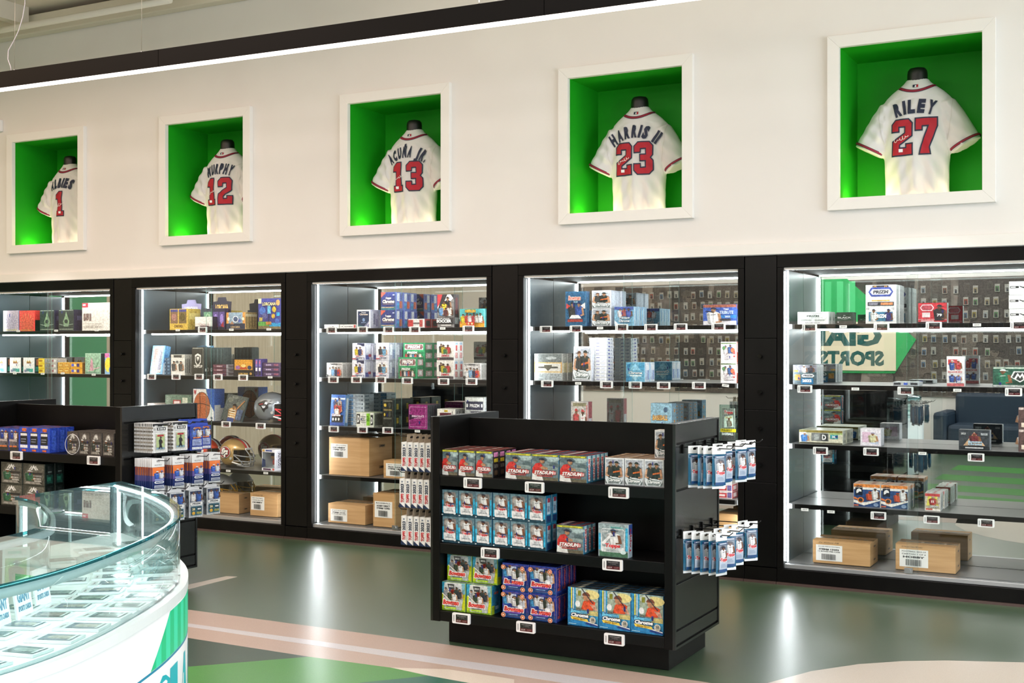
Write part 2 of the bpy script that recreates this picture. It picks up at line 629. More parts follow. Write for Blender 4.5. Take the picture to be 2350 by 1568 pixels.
for nm, bx in (('seat', (-2.8, -.9, OY + .3, OY + 1.1, .08, .42)), ('backrest', (-2.8, -.9, OY + .12, OY + .34, .08, .86)), ('armrest', (-3.0, -2.8, OY + .12, OY + 1.1, .08, .6)), ('armrest', (-.9, -.7, OY + .12, OY + 1.1, .08, .6))):
    wb(MB().box(*bx, navy), nm, sofa, bevel=.05)
for x in (-2.9, -.8):
    for y in (OY + .2, OY + 1.0):
        wb(MB().box(x - .03, x + .03, y - .03, y + .03, 0, .08, black), 'leg', sofa)

# ------------------------------------------------------------------ display cases
JN = ['1', '12', '13', '23', '27']
JW = ['one', 'twelve', 'thirteen', 'twenty-three', 'twenty-seven']
SHELF = [1.70, 1.305, .915, .52]
SNAME = ['top shelf', 'second shelf', 'third shelf', 'fourth shelf', 'case floor']
SZ = SHELF + [.137]
gl = glass('fbfdfd', 1.4)
gl_edge = glass('a8d0c6', 1.3, dens=.35)
side_lam = M('3f4a50', .3, 0, 0, .6)
shelf_top = M('5a5a5a', .3)
mirror = M('dde1de', .0, 1.0)


def pane(x0, x1, y0, y1, z0, z1, name, par):
    q = MB()
    q.box(x0, x1, y0, y1, z0, z1, gl)
    e = q.mi(gl_edge)
    for i in (4, 5):
        q.m[i] = e
    return wb(q, name, par)


for i in range(5):
    x0 = CX0 + PITCH * i
    x1 = x0 + CW
    xm = (x0 + x1) / 2
    c = thing('display_case', 'mirrored glass display case with black frame under jersey number ' + JW[i], 'display case', (xm, 8.3, 0), group='wall display cases')
    B = lambda a, b, y, y2, z, z2, m, n, **k: wb(MB().box(a, b, y, y2, z, z2, m), n, c, **k)
    B(x0 - .042, x1 + .042, 7.855, 7.92, 2.072, 2.153, black, 'top_rail', bevel=.002)
    B(x0 - .042, x0, 7.855, 7.92, .105, 2.071, black, 'stile', bevel=.002)
    B(x1, x1 + .042, 7.855, 7.92, .105, 2.071, black, 'stile', bevel=.002)
    B(x0 - .042, x1 + .042, 7.855, 8.4, .012, .103, black, 'plinth', bevel=.002)
    B(x0 - .042, x1 + .042, 7.838, 7.853, 0, .016, M('4a3a36', .4), 'toe_trim')
    B(x0, x1, 7.875, 7.925, .105, .132, M('b4b6ba', .35, .7), 'door_track', bevel=.002)
    B(x0, x1, 7.87, 7.925, 2.056, 2.07, M('d6d0c8', .5), 'header_track')
    for sx in (x0 - .012, x1):
        B(sx, sx + .012, 7.93, 8.349, .135, 2.055, side_lam, 'side_panel')
    B(x0, x1, 7.93, 8.35, 2.069, 2.075, M('3a4347', .6, 0, 0, .2), 'ceiling_panel')
    B(x0, x1, 7.93, 8.349, .12, .135, shelf_top, 'floor_panel')
    B(x0, x1, 8.352, 8.362, .137, 2.068, mirror, 'back_mirror')
    for j, z in enumerate(SHELF):
        q = MB().box(x0 + .008, x1 - .008, 7.95, 8.348, z - .029, z, shelf_top)
        s = wb(q, 'shelf', c, bevel=.002)
        for a, b in ((x0 + .05, x1 - .05),):
            t = wb(MB().box(a, b, 7.944, 7.9498, z - .03, z - .001, black), 'edge_band', None)
            t.parent = s
            t.location = (0, 0, 0)
        for a in (x0 + .003, x1 - .035):
            t = MB().box(a, a + .032, 7.944, 7.9499, z - .032, z + .001, M('9a9da0', .4, .5)).build('bracket', s)
        if j == 0:
            t = MB().box(x0 + .09, x1 - .02, 7.96, 7.975, z - .042, z - .031, LED).build('light_strip', s)
    for a in (x0 + .003, x1 - .012):
        B(a, a + .009, 7.93, 7.940, .14, 2.05, LED, 'light_strip')
    B(x0 + .03, x1 - .03, 7.928, 7.942, 2.057, 2.068, LED, 'light_strip')
    pane(x0, xm + .035, 7.886, 7.892, .132, 2.056, 'glass_door', c)
    pane(xm - .035, x1, 7.902, 7.908, .132, 2.056, 'glass_door', c)
    q = MB().tube([(xm - .02, 7.886, .155), (xm - .02, 7.87, .155)], .014, steel, 10).box(xm - .045, xm + .005, 7.876, 7.886, .138, .172, steel)
    wb(q, 'door_lock', c)

zs = [2.15] + [ZV(1742, v, 7.86) for v in (777, 859, 941.4, 1024.5, 1107.5, 1307)]
for i in range(5):
    a = CX0 + PITCH * i + CW + .045
    b = a + PITCH - CW - .09
    if i == 4:
        b = a + .12
    c = thing('drawer_column', ('black drawer column between cases of jerseys %s and %s' % (JW[i], JW[i + 1])) if i < 4 else 'black column at the end of the case row', 'cabinet', ((a + b) / 2, 8.0, 0), group='black drawer columns')
    wb(MB().box(a, b, 7.9, 8.4, .103, 2.153, black), 'carcass', c)
    wb(MB().box(a, b, 7.855, 8.4, .012, .1, black), 'plinth', c)
    wb(MB().box(a, b, 7.838, 7.853, 0, .016, M('4a3a36', .4)), 'toe_trim', c)
    for k in range(6):
        nm = 'drawer' if 0 < k < 5 else 'fixed_panel'
        d = wb(MB().box(a + .002, b - .002, 7.857 if nm == 'drawer' else 7.86, 7.898, max(zs[k + 1], .105) + .0015, zs[k] - .0015, black_lam), nm, c, bevel=.0015)
        if nm == 'drawer':
            xm, zm = (a + b) / 2, (zs[k] + zs[k + 1]) / 2
            MB().tube([(xm, 7.857, zm), (xm, 7.843, zm), (xm, 7.842, zm), (xm, 7.832, zm)], [.006, .006, .014, .014], M('161616', .15, .6), 10).build('knob', d)

# ------------------------------------------------------------------ jerseys
NGREEN = M('1ca01c', .5, 0, 0, .25)
warm = (1.0, .82, .58)


def ring(cx, cy, cz, rx, ry, n=28, ax=None):
    out = []
    for k in range(n):
        t = 2 * PI * k / n
        out.append((cx + rx * math.cos(t), cy + ry * math.sin(t), cz))
    return out


def jersey_mesh():
    q = MB()
    w = M('dcd9da', .8)
    prof = [(-.86, .205, .120), (-.70, .197, .114), (-.55, .200, .116), (-.40, .212, .124), (-.30, .222, .126), (-.22, .230, .120), (-.165, .226, .108), (-.12, .205, .095), (-.08, .165, .084), (-.05, .125, .076), (-.025, .092, .068), (-.006, .074, .063), (.008, .068, .061)]
    q.loft([ring(0, .012 * max(0, 1 + z * 2), z, a, b) for z, a, b in prof], w)
    for s in (-1, 1):
        p0, p1 = Vector((s * .158, .004, -.170)), Vector((s * .303, -.01, -.444))
        d = (p1 - p0).normalized()
        u = Vector((d.z, 0, -d.x)) * (-s)
        rings = []
        for t, ra, rb in ((0, .078, .082), (.35, .090, .090), (.7, .094, .087), (1, .097, .082)):
            cpt = p0 + (p1 - p0) * t
            rings.append([cpt + u * ra * math.cos(2 * PI * k / 20) + Vector((0, 1, 0)) * rb * math.sin(2 * PI * k / 20) for k in range(20)])
        q.loft(rings, w)
    me = q.mesh('jersey_raw')
    bm = bmesh.new()
    bm.from_mesh(me)
    bmesh.ops.recalc_face_normals(bm, faces=bm.faces)
    bm.to_mesh(me)
    bm.free()
    o = link('jersey_raw', me)
    r = o.modifiers.new('r', 'REMESH')
    r.mode, r.voxel_size = 'VOXEL', .0085
    sm = o.modifiers.new('s', 'SMOOTH')
    sm.factor, sm.iterations = .6, 5
    dg = bpy.context.evaluated_depsgraph_get()
    me2 = bpy.data.meshes.new_from_object(o.evaluated_get(dg))
    bpy.data.objects.remove(o)
    for v in me2.vertices:
        x, y, z = v.co
        g = max(0, min(1, (-.3 - z) / .3))
        k = .008 * g * math.sin(x * 62 + z * 5 + 1.2) + .006 * g * math.sin(x * 31 - z * 9)
        if abs(x) > .19 and z > -.5:
            k += .005 * math.sin((x * .8 + z) * 62)
        k += .003 * math.sin((abs(x) * 1.4 + z) * 48) * (1 if z < -.12 else 0)
        v.co.y = y + k * (1 if y < .05 else -1)
    me2.materials.clear()
    me2.materials.append(w)
    me2.polygons.foreach_set('material_index', [0] * len(me2.polygons))
    me2.polygons.foreach_set('use_smooth', [True] * len(me2.polygons))
    me2.name = 'jersey_cloth'
    return me2


JM = jersey_mesh()
bmj = bmesh.new()
bmj.from_mesh(JM)
BV = BVHTree.FromBMesh(bmj)


def onback(x, z, off):
    h = BV.ray_cast(Vector((x, -1, z)), Vector((0, 1, 0)))
    y = h[0].y if h[0] else .02
    return (x, y - .0042 - off, z)


def wrap(name, layers, par, rough=.6, lift=0.0):
    """layers: list of (verts2d, faces, colour) laid on the jersey's back"""
    bm = bmesh.new()
    mats = []
    for k, (v, f, c) in enumerate(layers):
        m = M(c, rough)
        if m not in mats:
            mats.append(m)
        t = bmesh.new()
        vs = [t.verts.new((p[0], p[1], 0)) for p in v]
        for q in f:
            try:
                t.faces.new([vs[i] for i in q])
            except ValueError:
                pass
        bmesh.ops.triangulate(t, faces=t.faces)
        for _ in range(4):
            e = [e for e in t.edges if e.calc_length() > .014]
            if not e:
                break
            bmesh.ops.subdivide_edges(t, edges=e, cuts=1)
            bmesh.ops.triangulate(t, faces=t.faces)
        mp = {}
        for vv in t.verts:
            mp[vv] = bm.verts.new(onback(vv.co.x, vv.co.y, lift + .0007 * k))
        for ff in t.faces:
            try:
                nf = bm.faces.new([mp[vv] for vv in ff.verts])
                nf.material_index = mats.index(m)
            except ValueError:
                pass
        t.free()
    bm.normal_update()
    me = bpy.data.meshes.new(name)
    bm.to_mesh(me)
    bm.free()
    for m in mats:
        me.materials.append(m)
    return link(name, me, par)


DIG = {  # slab numerals in a 1 x 1.5 cell, inner holes joined by a slit
    '1': [[(.2, 0), (.85, 0), (.85, .26), (.70, .26), (.70, 1.5), (.40, 1.5), (.15, 1.30), (.15, 1.06), (.36, 1.06), (.36, .26), (.2, .26)]],
    '2': [[(.03, 0), (.97, 0), (.97, .44), (.70, .44), (.70, .28), (.36, .28), (.36, .44), (.95, .80), (.97, 1.32), (.80, 1.5), (.2, 1.5), (.03, 1.32), (.03, 1.02), (.33, 1.02), (.33, 1.22), (.66, 1.22), (.66, .92), (.06, .58)]],
    '3': [[(.2, 0), (.8, 0), (.97, .18), (.97, .62), (.84, .76), (.97, .90), (.97, 1.32), (.8, 1.5), (.2, 1.5), (.03, 1.32), (.03, 1.04), (.33, 1.04), (.33, 1.22), (.66, 1.22), (.66, .90), (.36, .90), (.36, .63), (.66, .63), (.66, .28), (.33, .28), (.33, .46), (.03, .46), (.03, .18)]],
    '7': [[(.22, 0), (.66, 0), (.62, .26), (.97, 1.16), (.97, 1.5), (.03, 1.5), (.03, 1.02), (.30, 1.02), (.30, 1.2), (.63, 1.2), (.30, .34)]],
}


def digit_layers(d, cx, z0, w, h):
    out = []
    for off, c in ((.055, '16223f'), (-.005, 'b00c26')):
        cu = bpy.data.curves.new('d', 'CURVE')
        cu.dimensions, cu.fill_mode, cu.offset = '2D', 'BOTH', off
        for sp_ in DIG[d]:
            s = cu.splines.new('POLY')
            s.points.add(len(sp_) - 1)
            for p, q in zip(s.points, sp_):
                p.co = (q[0], q[1], 0, 1)
            s.use_cyclic_u = True
        o = bpy.data.objects.new('d', cu)
        me = bpy.data.meshes.new_from_object(o)
        v = [(cx - w / 2 + p.co.x * w, z0 + p.co.y / 1.5 * h) for p in me.vertices]
        out.append((v, [tuple(p.vertices) for p in me.polygons], c))
        bpy.data.objects.remove(o)
        bpy.data.curves.remove(cu)
        bpy.data.meshes.remove(me)
    return out


def name_layers(txt, span, zmid, h, arc):
    """name in an arch: every letter turned along a circle"""
    out = []
    n = len(txt)
    wts = [{'I': .42, ' ': .55, '.': .35, 'J': .8, 'M': 1.2}.get(ch, 1.0) for ch in txt]
    tot = sum(wts)
    pos = 0
    R = arc
    for ch, wt in zip(txt, wts):
        s = (pos + wt / 2) / tot - .5
        pos += wt
        if ch == ' ':
            continue
        a = s * span / R
        v, f = glyphs(ch, .07)
        ax, bx = min(p[0] for p in v), max(p[0] for p in v)
        ww = span / tot * wt * (.62 if ch == '.' else .80)
        top = .70
        pts = []
        for p in v:
            lx = ((p[0] - ax) / (bx - ax) - .5) * ww
            ly = p[1] / top * h
            pts.append((math.sin(a) * (R + ly) + math.cos(a) * lx, zmid - R + math.cos(a) * (R + ly) - math.sin(a) * lx))
        out.append((pts, f, '1a2440'))
    return out


def ribbon(pts, w, c):
    v, f = [], []
    for i, p in enumerate(pts):
        a, b = pts[max(i - 1, 0)], pts[min(i + 1, len(pts) - 1)]
        d = Vector((b[0] - a[0], b[1] - a[1])).normalized()
        v += [(p[0] - d.y * w / 2, p[1] + d.x * w / 2), (p[0] + d.y * w / 2, p[1] - d.x * w / 2)]
        if i:
            f.append((2 * i - 2, 2 * i - 1, 2 * i + 1, 2 * i))
    return (v, f, c)


def scribble(x, z, w, h, seed):
    r = random.Random(seed)
    pts = []
    for i in range(44):
        t = i / 43
        pts.append((x + w * (t + .05 * math.cos(t * 34 + seed)), z + h * (.55 * t + .42 * math.sin(t * 34 + seed) * (1.05 - .8 * t) * (.55 + .45 * math.cos(t * 9 + seed)))))
    return ribbon(pts, .0034, 'f4ecec')


NAMES = ['ALBIES', 'MURPHY', 'ACUÑA JR.', 'HARRIS II', 'RILEY']
SPAN = [.278, .274, .338, .358, .248]
for i, xc in enumerate(NX):
    n = thing('display_niche', 'white framed green niche in the wall holding jersey number ' + JW[i], 'niche', (xc, 7.87, NZ0), group='jersey niches')
    a, b = xc - NW / 2, xc + NW / 2
    yb = 8.36
    for bx in ((a - .012, a, 7.872, yb, NZ0 - .1, NZ1), (b, b + .012, 7.872, yb, NZ0 - .1, NZ1), (a, b, 7.872, yb, NZ1, NZ1 + .012), (a, b, 7.99, yb, NZ0 - .112, NZ0 - .1), (a, b, yb, yb + .012, NZ0 - .1, NZ1)):
        wb(MB().box(*bx, NGREEN), 'niche_panel', n)
    F = .076
    for poly, ax in (([(a - F, NZ1 + F), (b + F, NZ1 + F), (b, NZ1), (a, NZ1)], 1), ([(a - F, NZ0 - F), (b + F, NZ0 - F), (b, NZ0), (a, NZ0)], 1), ([(a - F, NZ0 - F), (a, NZ0), (a, NZ1), (a - F, NZ1 + F)], 1), ([(b + F, NZ0 - F), (b, NZ0), (b, NZ1), (b + F, NZ1 + F)], 1)):
        wb(MB().prism(poly, 1, 7.832, 7.871, white_paint), 'frame_board', n, bevel=.002)
    wb(MB().box(a + .005, b - .005, 7.985, 8.0, NZ0 - .098, NZ0 - .086, M('ffd9a0', .5, 0, 5.0)), 'light_bar', n)
    l = bpy.data.lights.new('niche_light', 'AREA')
    l.shape, l.size, l.size_y, l.energy, l.color = 'RECTANGLE', NW - .04, .03, 2.0, warm
    lo = link('niche_light', l, n, (0, .145, -.075))
    lo.rotation_euler = (PI - .25, 0, 0)
    l = bpy.data.lights.new('niche_spot', 'POINT')
    l.energy, l.color, l.shadow_soft_size = 2.0, (1.0, .74, .25), .02
    link('niche_spot', l, n, (-NW / 2 + .05, .16, -.03))
    # mannequin and jersey
    ZC = 3.262
    m = thing('mannequin_bust', 'black mannequin neck form wearing jersey number ' + JW[i], 'mannequin', (xc, 8.13, NZ0 - .1))
    bk = M('131313', .4)
    q = MB().loft([ring(0, .005, z, r1, r2, 20) for z, r1, r2 in ((.80, .066, .056), (.86, .064, .056), (.90, .063, .055), (.922, .060, .053), (.938, .048, .044), (.944, .02, .021))], bk)
    q.build('neck', m)
    q = MB().tube([(0, 0, .012), (0, 0, .80)], .017, bk, 10)
    q.build('pole', m)
    q = MB().loft([ring(0, 0, z, r, r, 20) for z, r in ((0, .1), (.012, .1))], bk)
    q.build('base', m)
    j = thing('baseball_jersey', 'white baseball jersey with red back number ' + JW[i], 'jersey', (xc, 8.13, ZC), group='signed jerseys in the niches')
    link('cloth', JM, j)
    nm = NAMES[i]
    wrap('name_lettering', name_layers(nm, SPAN[i], -.222, .080, .26 if len(nm) > 6 else .36), j)
    dg_ = JN[i]
    L = []
    if len(dg_) == 1:
        L += digit_layers(dg_, .0, -.488, .132, .222)
    else:
        for k, ch in enumerate(dg_):
            L += digit_layers(ch, (-.074, .074)[k], -.488, .132, .222)
    wrap('number', L, j)
    sx = -.125 if len(dg_) > 1 else -.03
    for s_ in (-1, 1):
        wrap('sleeve_seam', [ribbon([(s_ * (.222 - .03 * t * t + .004 * math.sin(t * 3)), -.135 - .27 * t) for t in [i_ / 12 for i_ in range(13)]], .0035, 'cfccc8')], j)
    wrap('signature', [scribble(sx, -.40, .095, .055, i + 3)], j, lift=.0042)
    wrap('hologram_sticker', [([(sx + .03, -.47), (sx + .055, -.47), (sx + .055, -.45), (sx + .03, -.45)], [(0, 1, 2, 3)], 'eceff2')], j, lift=.0042)
    neck = [(x, -.080 + 3.0 * x * x) for x in [-.115 + .23 * t / 18 for t in range(19)]]
    wrap('collar_piping', [ribbon(neck, .019, '1b2340'), ribbon(neck, .011, 'b5122c'), ribbon(neck, .003, '1b2340')], j)
    wrap('collar_badge', [([(-.017, -.056), (.017, -.056), (.017, -.038), (-.017, -.038)], [(0, 1, 2, 3)], '14213d'), ([(.005, -.056), (.017, -.056), (.017, -.038), (.009, -.038)], [(0, 1, 2, 3)], 'b5122c'), ([(-.004, -.055), (.004, -.055), (.006, -.046), (.001, -.041), (-.003, -.045)], [(0, 1, 2, 3, 4)], 'f2f2f2')], j)
    for s in (-1, 1):
        p0, p1 = Vector((s * .158, .004, -.170)), Vector((s * .303, -.01, -.444))
        d = (p1 - p0).normalized()
        u = Vector((d.z, 0, -d.x)) * (-s)
        q = MB()
        for t0, t1, c, e in ((.90, .955, '1b2340', .001), (.912, .943, 'b5122c', .002), (.924, .931, '1b2340', .003)):
            rg = []
            for t in (t0, t1):
                ra = .094 + .003 * (t - .7) / .3 + .005 + e
                rb = .087 - .005 * (t - .7) / .3 + .005 + e
                rg.append([p0 + (p1 - p0) * t + u * ra * math.cos(2 * PI * k / 28) + Vector((0, 1, 0)) * rb * math.sin(2 * PI * k / 28) for k in range(28)])
            q.loft(rg, M(c, .6), True, False)
        q.build('sleeve_piping', j, fix=False)

# ------------------------------------------------------------------ pendant rail
rail = thing('linear_pendant_light', 'long black linear pendant light with a white glowing underside', 'pendant light', (-4.5, 6.2, 3.42))
tilt = (3.411 - 3.46) / (7.643 - 2.273)
def rz_(x):
    return 3.438 + tilt * (x + 4.95)
q = MB()
blk = M('080605', .5, 0, 0, .10)
for a, b in ((-9.9, -6.03), (-6.026, -3.1), (-3.096, 1.2)):
    q = MB()
    pts = [(6.165, 0.006), (6.235, 0.006), (6.235, .124), (6.165, .124)]
    q.loft([[(x, y, rz_(x) + z) for y, z in pts] for x in (a, b)], blk, False)
    wb(q, 'housing', rail)
q = MB()
q.loft([[(x, y, rz_(x) + z) for y, z in [(6.168, -.004), (6.232, -.004), (6.232, .005), (6.168, .005)]] for x in (-9.9, 1.2)], M('fff4e6', .5, 0, 7.0), False)
wb(q, 'diffuser', rail)
l = bpy.data.lights.new('upper_wall_fill', 'AREA')  # unseen fill added on top of the rail to brighten the upper wall
l.shape, l.size, l.size_y, l.energy, l.color = 'RECTANGLE', 11.0, .05, 62, (1.0, .85, .70)
lo = link('upper_wall_fill', l, rail, (.15, 0, .145))
lo.rotation_euler = (PI, 0, 0)
for u in (33, 325, 1099.5):
    x = XU(u, 6.2)
    q = MB().tube([(x, 6.2, rz_(x) + .124), (x + (.012 if u < 50 else 0), 6.2, 4.46)], .0018, M('b8b0a4', .4, .6), 6)
    wb(q, 'suspension_wire', rail)
    wb(MB().tube([(x, 6.2, rz_(x) + .122), (x, 6.2, rz_(x) + .14)], .006, steel, 8), 'wire_gripper', rail)
pts = [at(u, v, 6.2) for u, v in [(26, 166), (24, 152), (18, 136), (19, 116), (31, 95), (42, 72), (52, 40), (57, 10), (58, -30)]]
q = MB().tube([(x, 6.2, z) for x, z in pts], .0035, M('c9c4cc', .25), 6)
wb(q, 'power_cord', rail)
q = MB().tube([(-11.2, 7.5, 4.40), (-7.2, 7.5, 4.40)], .028, M('e8e2d4', .5), 10)
pp = q.build('conduit_pipe')
tag(pp, 'cream painted pipe running under the ceiling corner', 'pipe')
x, z = at(2, 289, 7.86)
wbx = thing('wall_sensor', 'small white box mounted high on the wall at the frame edge', 'sensor', (x - .03, 7.87, z))
MB().box(-.05, .05, -.035, 0, -.055, .055, M('efeeec', .4)).build('housing', wbx, bevel=.006)
MB().box(-.04, .043, -.038, -.0352, -.045, .045, M('e0dedb', .3)).build('faceplate', wbx)
# ------------------------------------------------------------------ printed boxes: art
K = {}


def kind(name, front, desc, body='dddddd', side=None, top=None, nm='card_box', cat='box', rough=.3):
    K[name] = dict(f=front, s=side, t=top, body=body, desc=desc, nm=nm, cat=cat, rough=rough)


def G(bg, title='', tc='ffffff', oc=None, figs=(), bands=(), ty=(.2, .36), tx=(.1, .9), shear=0, more=None, seal=True):
    def fn(a, r):
        a.rect(0, 0, 1, 1, bg)
        for x0, y0, x1, y1, c in bands:
            a.rect(x0, y0, x1, y1, c)
        for g in figs:
            a.fig(*g)
        if more:
            more(a)
        if title:
            tt = title.split('/')
            n = len(tt)
            for i, t in enumerate(tt):
                hh = (ty[1] - ty[0]) / n
                a.text(t, tx[0], ty[1] - hh * (i + 1) + hh * .08, tx[1], ty[1] - hh * i - hh * .04, tc, .03, shear, oc, .07)
        if seal and r.random() < .7:
            x, y = r.uniform(.08, .85), r.uniform(.1, .85)
            a.rect(x, y, x + .06, y + .12, '2b2f7a')
    return fn


def S(bg, title='', tc='ffffff', bands=(), rot=True, lines=None):
    def fn(a, r):
        a.rect(0, 0, 1, 1, bg)
        for x0, y0, x1, y1, c in bands:
            a.rect(x0, y0, x1, y1, c)
        if title:
            a.text(title, .2, .12, .8, .88, tc, .03, 0, None, .05, rot)
        if lines:
            a.lines(*lines)
    return fn


def T(bg, *cols):
    def fn(a, r):
        a.rect(0, 0, 1, 1, bg)
        for i, c in enumerate(cols):
            x = .08 + .8 * i / max(1, len(cols))
            a.poly([(x, .1), (x + .14, .12), (x + .2, .88), (x + .05, .9)], c)
    return fn


MESHC = {}


def box_mesh(k, w, h, d, var=0):
    key = (k, round(w, 3), round(h, 3), round(d, 3), var)
    if key in MESHC:
        return MESHC[key]
    p = K[k]
    q = MB()
    bm = M(p['body'], p['rough'])
    e = .0025
    # body with slightly softened vertical edges
    poly = [(-w / 2 + e, -d / 2), (w / 2 - e, -d / 2), (w / 2, -d / 2 + e), (w / 2, d / 2 - e), (w / 2 - e, d / 2), (-w / 2 + e, d / 2), (-w / 2, d / 2 - e), (-w / 2, -d / 2 + e)]
    q.prism(poly, 2, 0, h, bm)
    r = random.Random(hash(k) % 1000 + var if False else sum(map(ord, k)) + var * 17)
    a = Art()
    p['f'](a, r)
    a.onto(q, planar((-w / 2 + e, -d / 2, .001), (w - 2 * e, 0, 0), (0, 0, h - .002), (0, -1, 0)), p['rough'])
    sd = p['s'] or S(p['body'])
    a = Art()
    sd(a, r)
    a.onto(q, planar((w / 2, -d / 2 + e, .001), (0, d - 2 * e, 0), (0, 0, h - .002), (1, 0, 0)), p['rough'])
    a = Art()
    sd(a, r)
    a.onto(q, planar((-w / 2, d / 2 - e, .001), (0, -(d - 2 * e), 0), (0, 0, h - .002), (-1, 0, 0)), p['rough'])
    a = Art()
    p['f'](a, r)
    a.onto(q, planar((w / 2 - e, d / 2, .001), (-(w - 2 * e), 0, 0), (0, 0, h - .002), (0, 1, 0)), p['rough'])
    if p['t']:
        a = Art()
        p['t'](a, r)
        a.onto(q, planar((-w / 2 + e, -d / 2 + e, h), (w - 2 * e, 0, 0), (0, d - 2 * e, 0), (0, 0, 1)), p['rough'])
    me = q.mesh(p['nm'])
    MESHC[key] = me
    return me


SKN = ['b98a68', '8a5a3c', 'c99a78', '6e4630']
red, wht, drk, nav = 'c8322f', 'f2f0ec', '2c2c30', '1f2c56'


def stad(a):
    a.ell(.75, .85, .3, .12, 'a9bdbd').ell(.3, .8, .3, .1, '5f7276').ell(.85, .6, .2, .1, '5a6c70').ell(.7, .48, .3, .08, '8b9a98').rect(0, 0, 1, .12, '6d6550')
    a.rect(0, .92, 1, 1, '8f9a3a').rect(.06, .93, .94, .975, 'e8d83c').rect(.2, .94, .8, .955, '55501e')
    a.poly([(0, .02), (.3, 0), (.45, .0), (.34, .3), (.02, .3)], 'e6e2dc')
    a.poly([(.02, .26), (.36, .26), (.42, .58), (.3, .68), (.14, .64), (.03, .46)], 'd4322c')
    a.poly([(.3, .48), (.42, .56), (.6, .5), (.62, .43), (.42, .42)], 'b98a68')
    a.ell(.40, .74, .09, .09, 'a97a58').ell(.38, .79, .11, .08, '2a2438', 10, 0, PI).rect(.36, .775, .56, .80, '2a2438')
    a.text('STADIUM', .10, .24, .84, .38, 'f6e8e2', .05, .25, 'b3201f', .12).rect(.82, .24, .93, .37, 'd8504a').text('CLUB', .83, .26, .92, .35, 'ffffff')
    a.rect(.2, .155, .8, .2, 'a83a36')


kind('stadium', G('76868a', more=stad), 'card box picturing a red-shirted batter', '23201f',
     S('1b1918', bands=((.12, .78, .88, .96, 'e08ac0'), (.15, .58, .85, .72, 'd9c12c'), (.15, .36, .85, .5, '6a655e'), (.2, .08, .8, .26, '5d4630'))), T('8c3f3a', 'd8d0c4', '3a2c30', 'c04a40', '6f7a78'), 'blaster_box')
kind('stadium_mega', G('76868a', more=stad), 'wide card box picturing a red-shirted batter', '2b6f8e',
     S('2f7ea0', 'STADIUM', 'e2545a', ((.1, .6, .9, 1, 'bfe0ea'), (.25, .05, .75, .92, 'f0f0f4'))), T('93403c', 'e4d8d0', '2c3a4a', 'b8524a', '2f7ea0'), 'mega_box')


def chrm(a):
    a.rect(.04, .04, .96, .96, 'c9cfd2').rect(.05, .3, .95, .95, 'b4b9c2')
    a.fig(.32, .26, .62, .5, '3b3f3e', '5a3b28', 'c99a78', None, -1).fig(.64, .24, .66, .56, '2c3632', '1f2a26', 'c08e6c')
    a.poly([(.46, .44), (.86, .5), (.85, .56), (.47, .5)], 'd06a30')
    a.poly([(.04, .04), (.96, .04), (.96, .24), (.6, .3), (.3, .26), (.04, .3)], 'd6dadd')
    a.poly([(.06, .04), (.14, .04), (.04, .2), (.04, .12)], '4c5552').poly([(.86, .04), (.94, .04), (.96, .12), (.96, .18)], '4c5552')
    a.text('Topps', .3, .24, .62, .32, 'f4f4f4', .05, .2, '4a5a58', .1).text('Chrome', .2, .13, .86, .25, 'ffffff', .05, .15, '3f5a54', .12).rect(.2, .07, .8, .1, '59655f')


kind('chrome', G('eceef0', more=chrm), 'silver card box with two dark-uniformed players', 'cfd2d4', S('c6cacc', '', 'ffffff', ((.1, .05, .9, .3, '8f9698'), (.2, .5, .8, .9, 'e8eaec'))), T('9a7a5c', 'c2a684', '6a523c', 'b8a088'), 'blaster_box')


def upd(a):
    a.rect(0, .6, 1, 1, '6a8a96').rect(0, .1, .12, .6, '38b4dc').rect(.9, .1, 1, .7, '38b4dc').rect(0, 0, 1, .12, '1c4658')
    a.poly([(.17, .1), (.83, .1), (.88, .16), (.88, .86), (.83, .92), (.17, .92), (.12, .86), (.12, .16)], '8d8480')
    a.ell(.35, .75, .2, .12, 'b5aaa2').ell(.72, .72, .13, .14, '6b645f')
    a.fig(.5, .44, .50, .62, 'f0eeec', '2a2c3c', '7a4c34')
    a.ell(.38, .50, .14, .07, '8a4f34', 9).ell(.56, .47, .12, .06, '6a3a28', 9).rect(.66, .44, .82, .5, '2c4a7a')
    a.poly([(.17, .1), (.83, .1), (.88, .16), (.88, .38), (.12, .38), (.12, .16)], 'ecebee')
    a.text('Topps', .26, .34, .78, .47, 'cf2c33', .06, .1, 'f4eef0', .09).text('2024', .34, .25, .66, .32, 'a9b2ba', .01).text('UPDATE', .24, .18, .76, .235, '7b868e', .02).ell(.85, .12, .08, .045, 'dfe6ee', 8).rect(.03, .03, .12, .07, 'd8e4ea')


kind('update', G('2a97bd', more=upd), 'teal card box with a white-uniformed batter', '1c4a5e', S('2a86ae', '', 'ffffff', ((.2, .3, .85, .9, 'b9d4e4'), (.3, .74, .8, .9, 'c04a60'), (.1, .02, .9, .25, '1f3f70'), (.3, .4, .7, .6, '8fa6c0'))), T('16303c', '2a6a86', '38505c'), 'blaster_box')


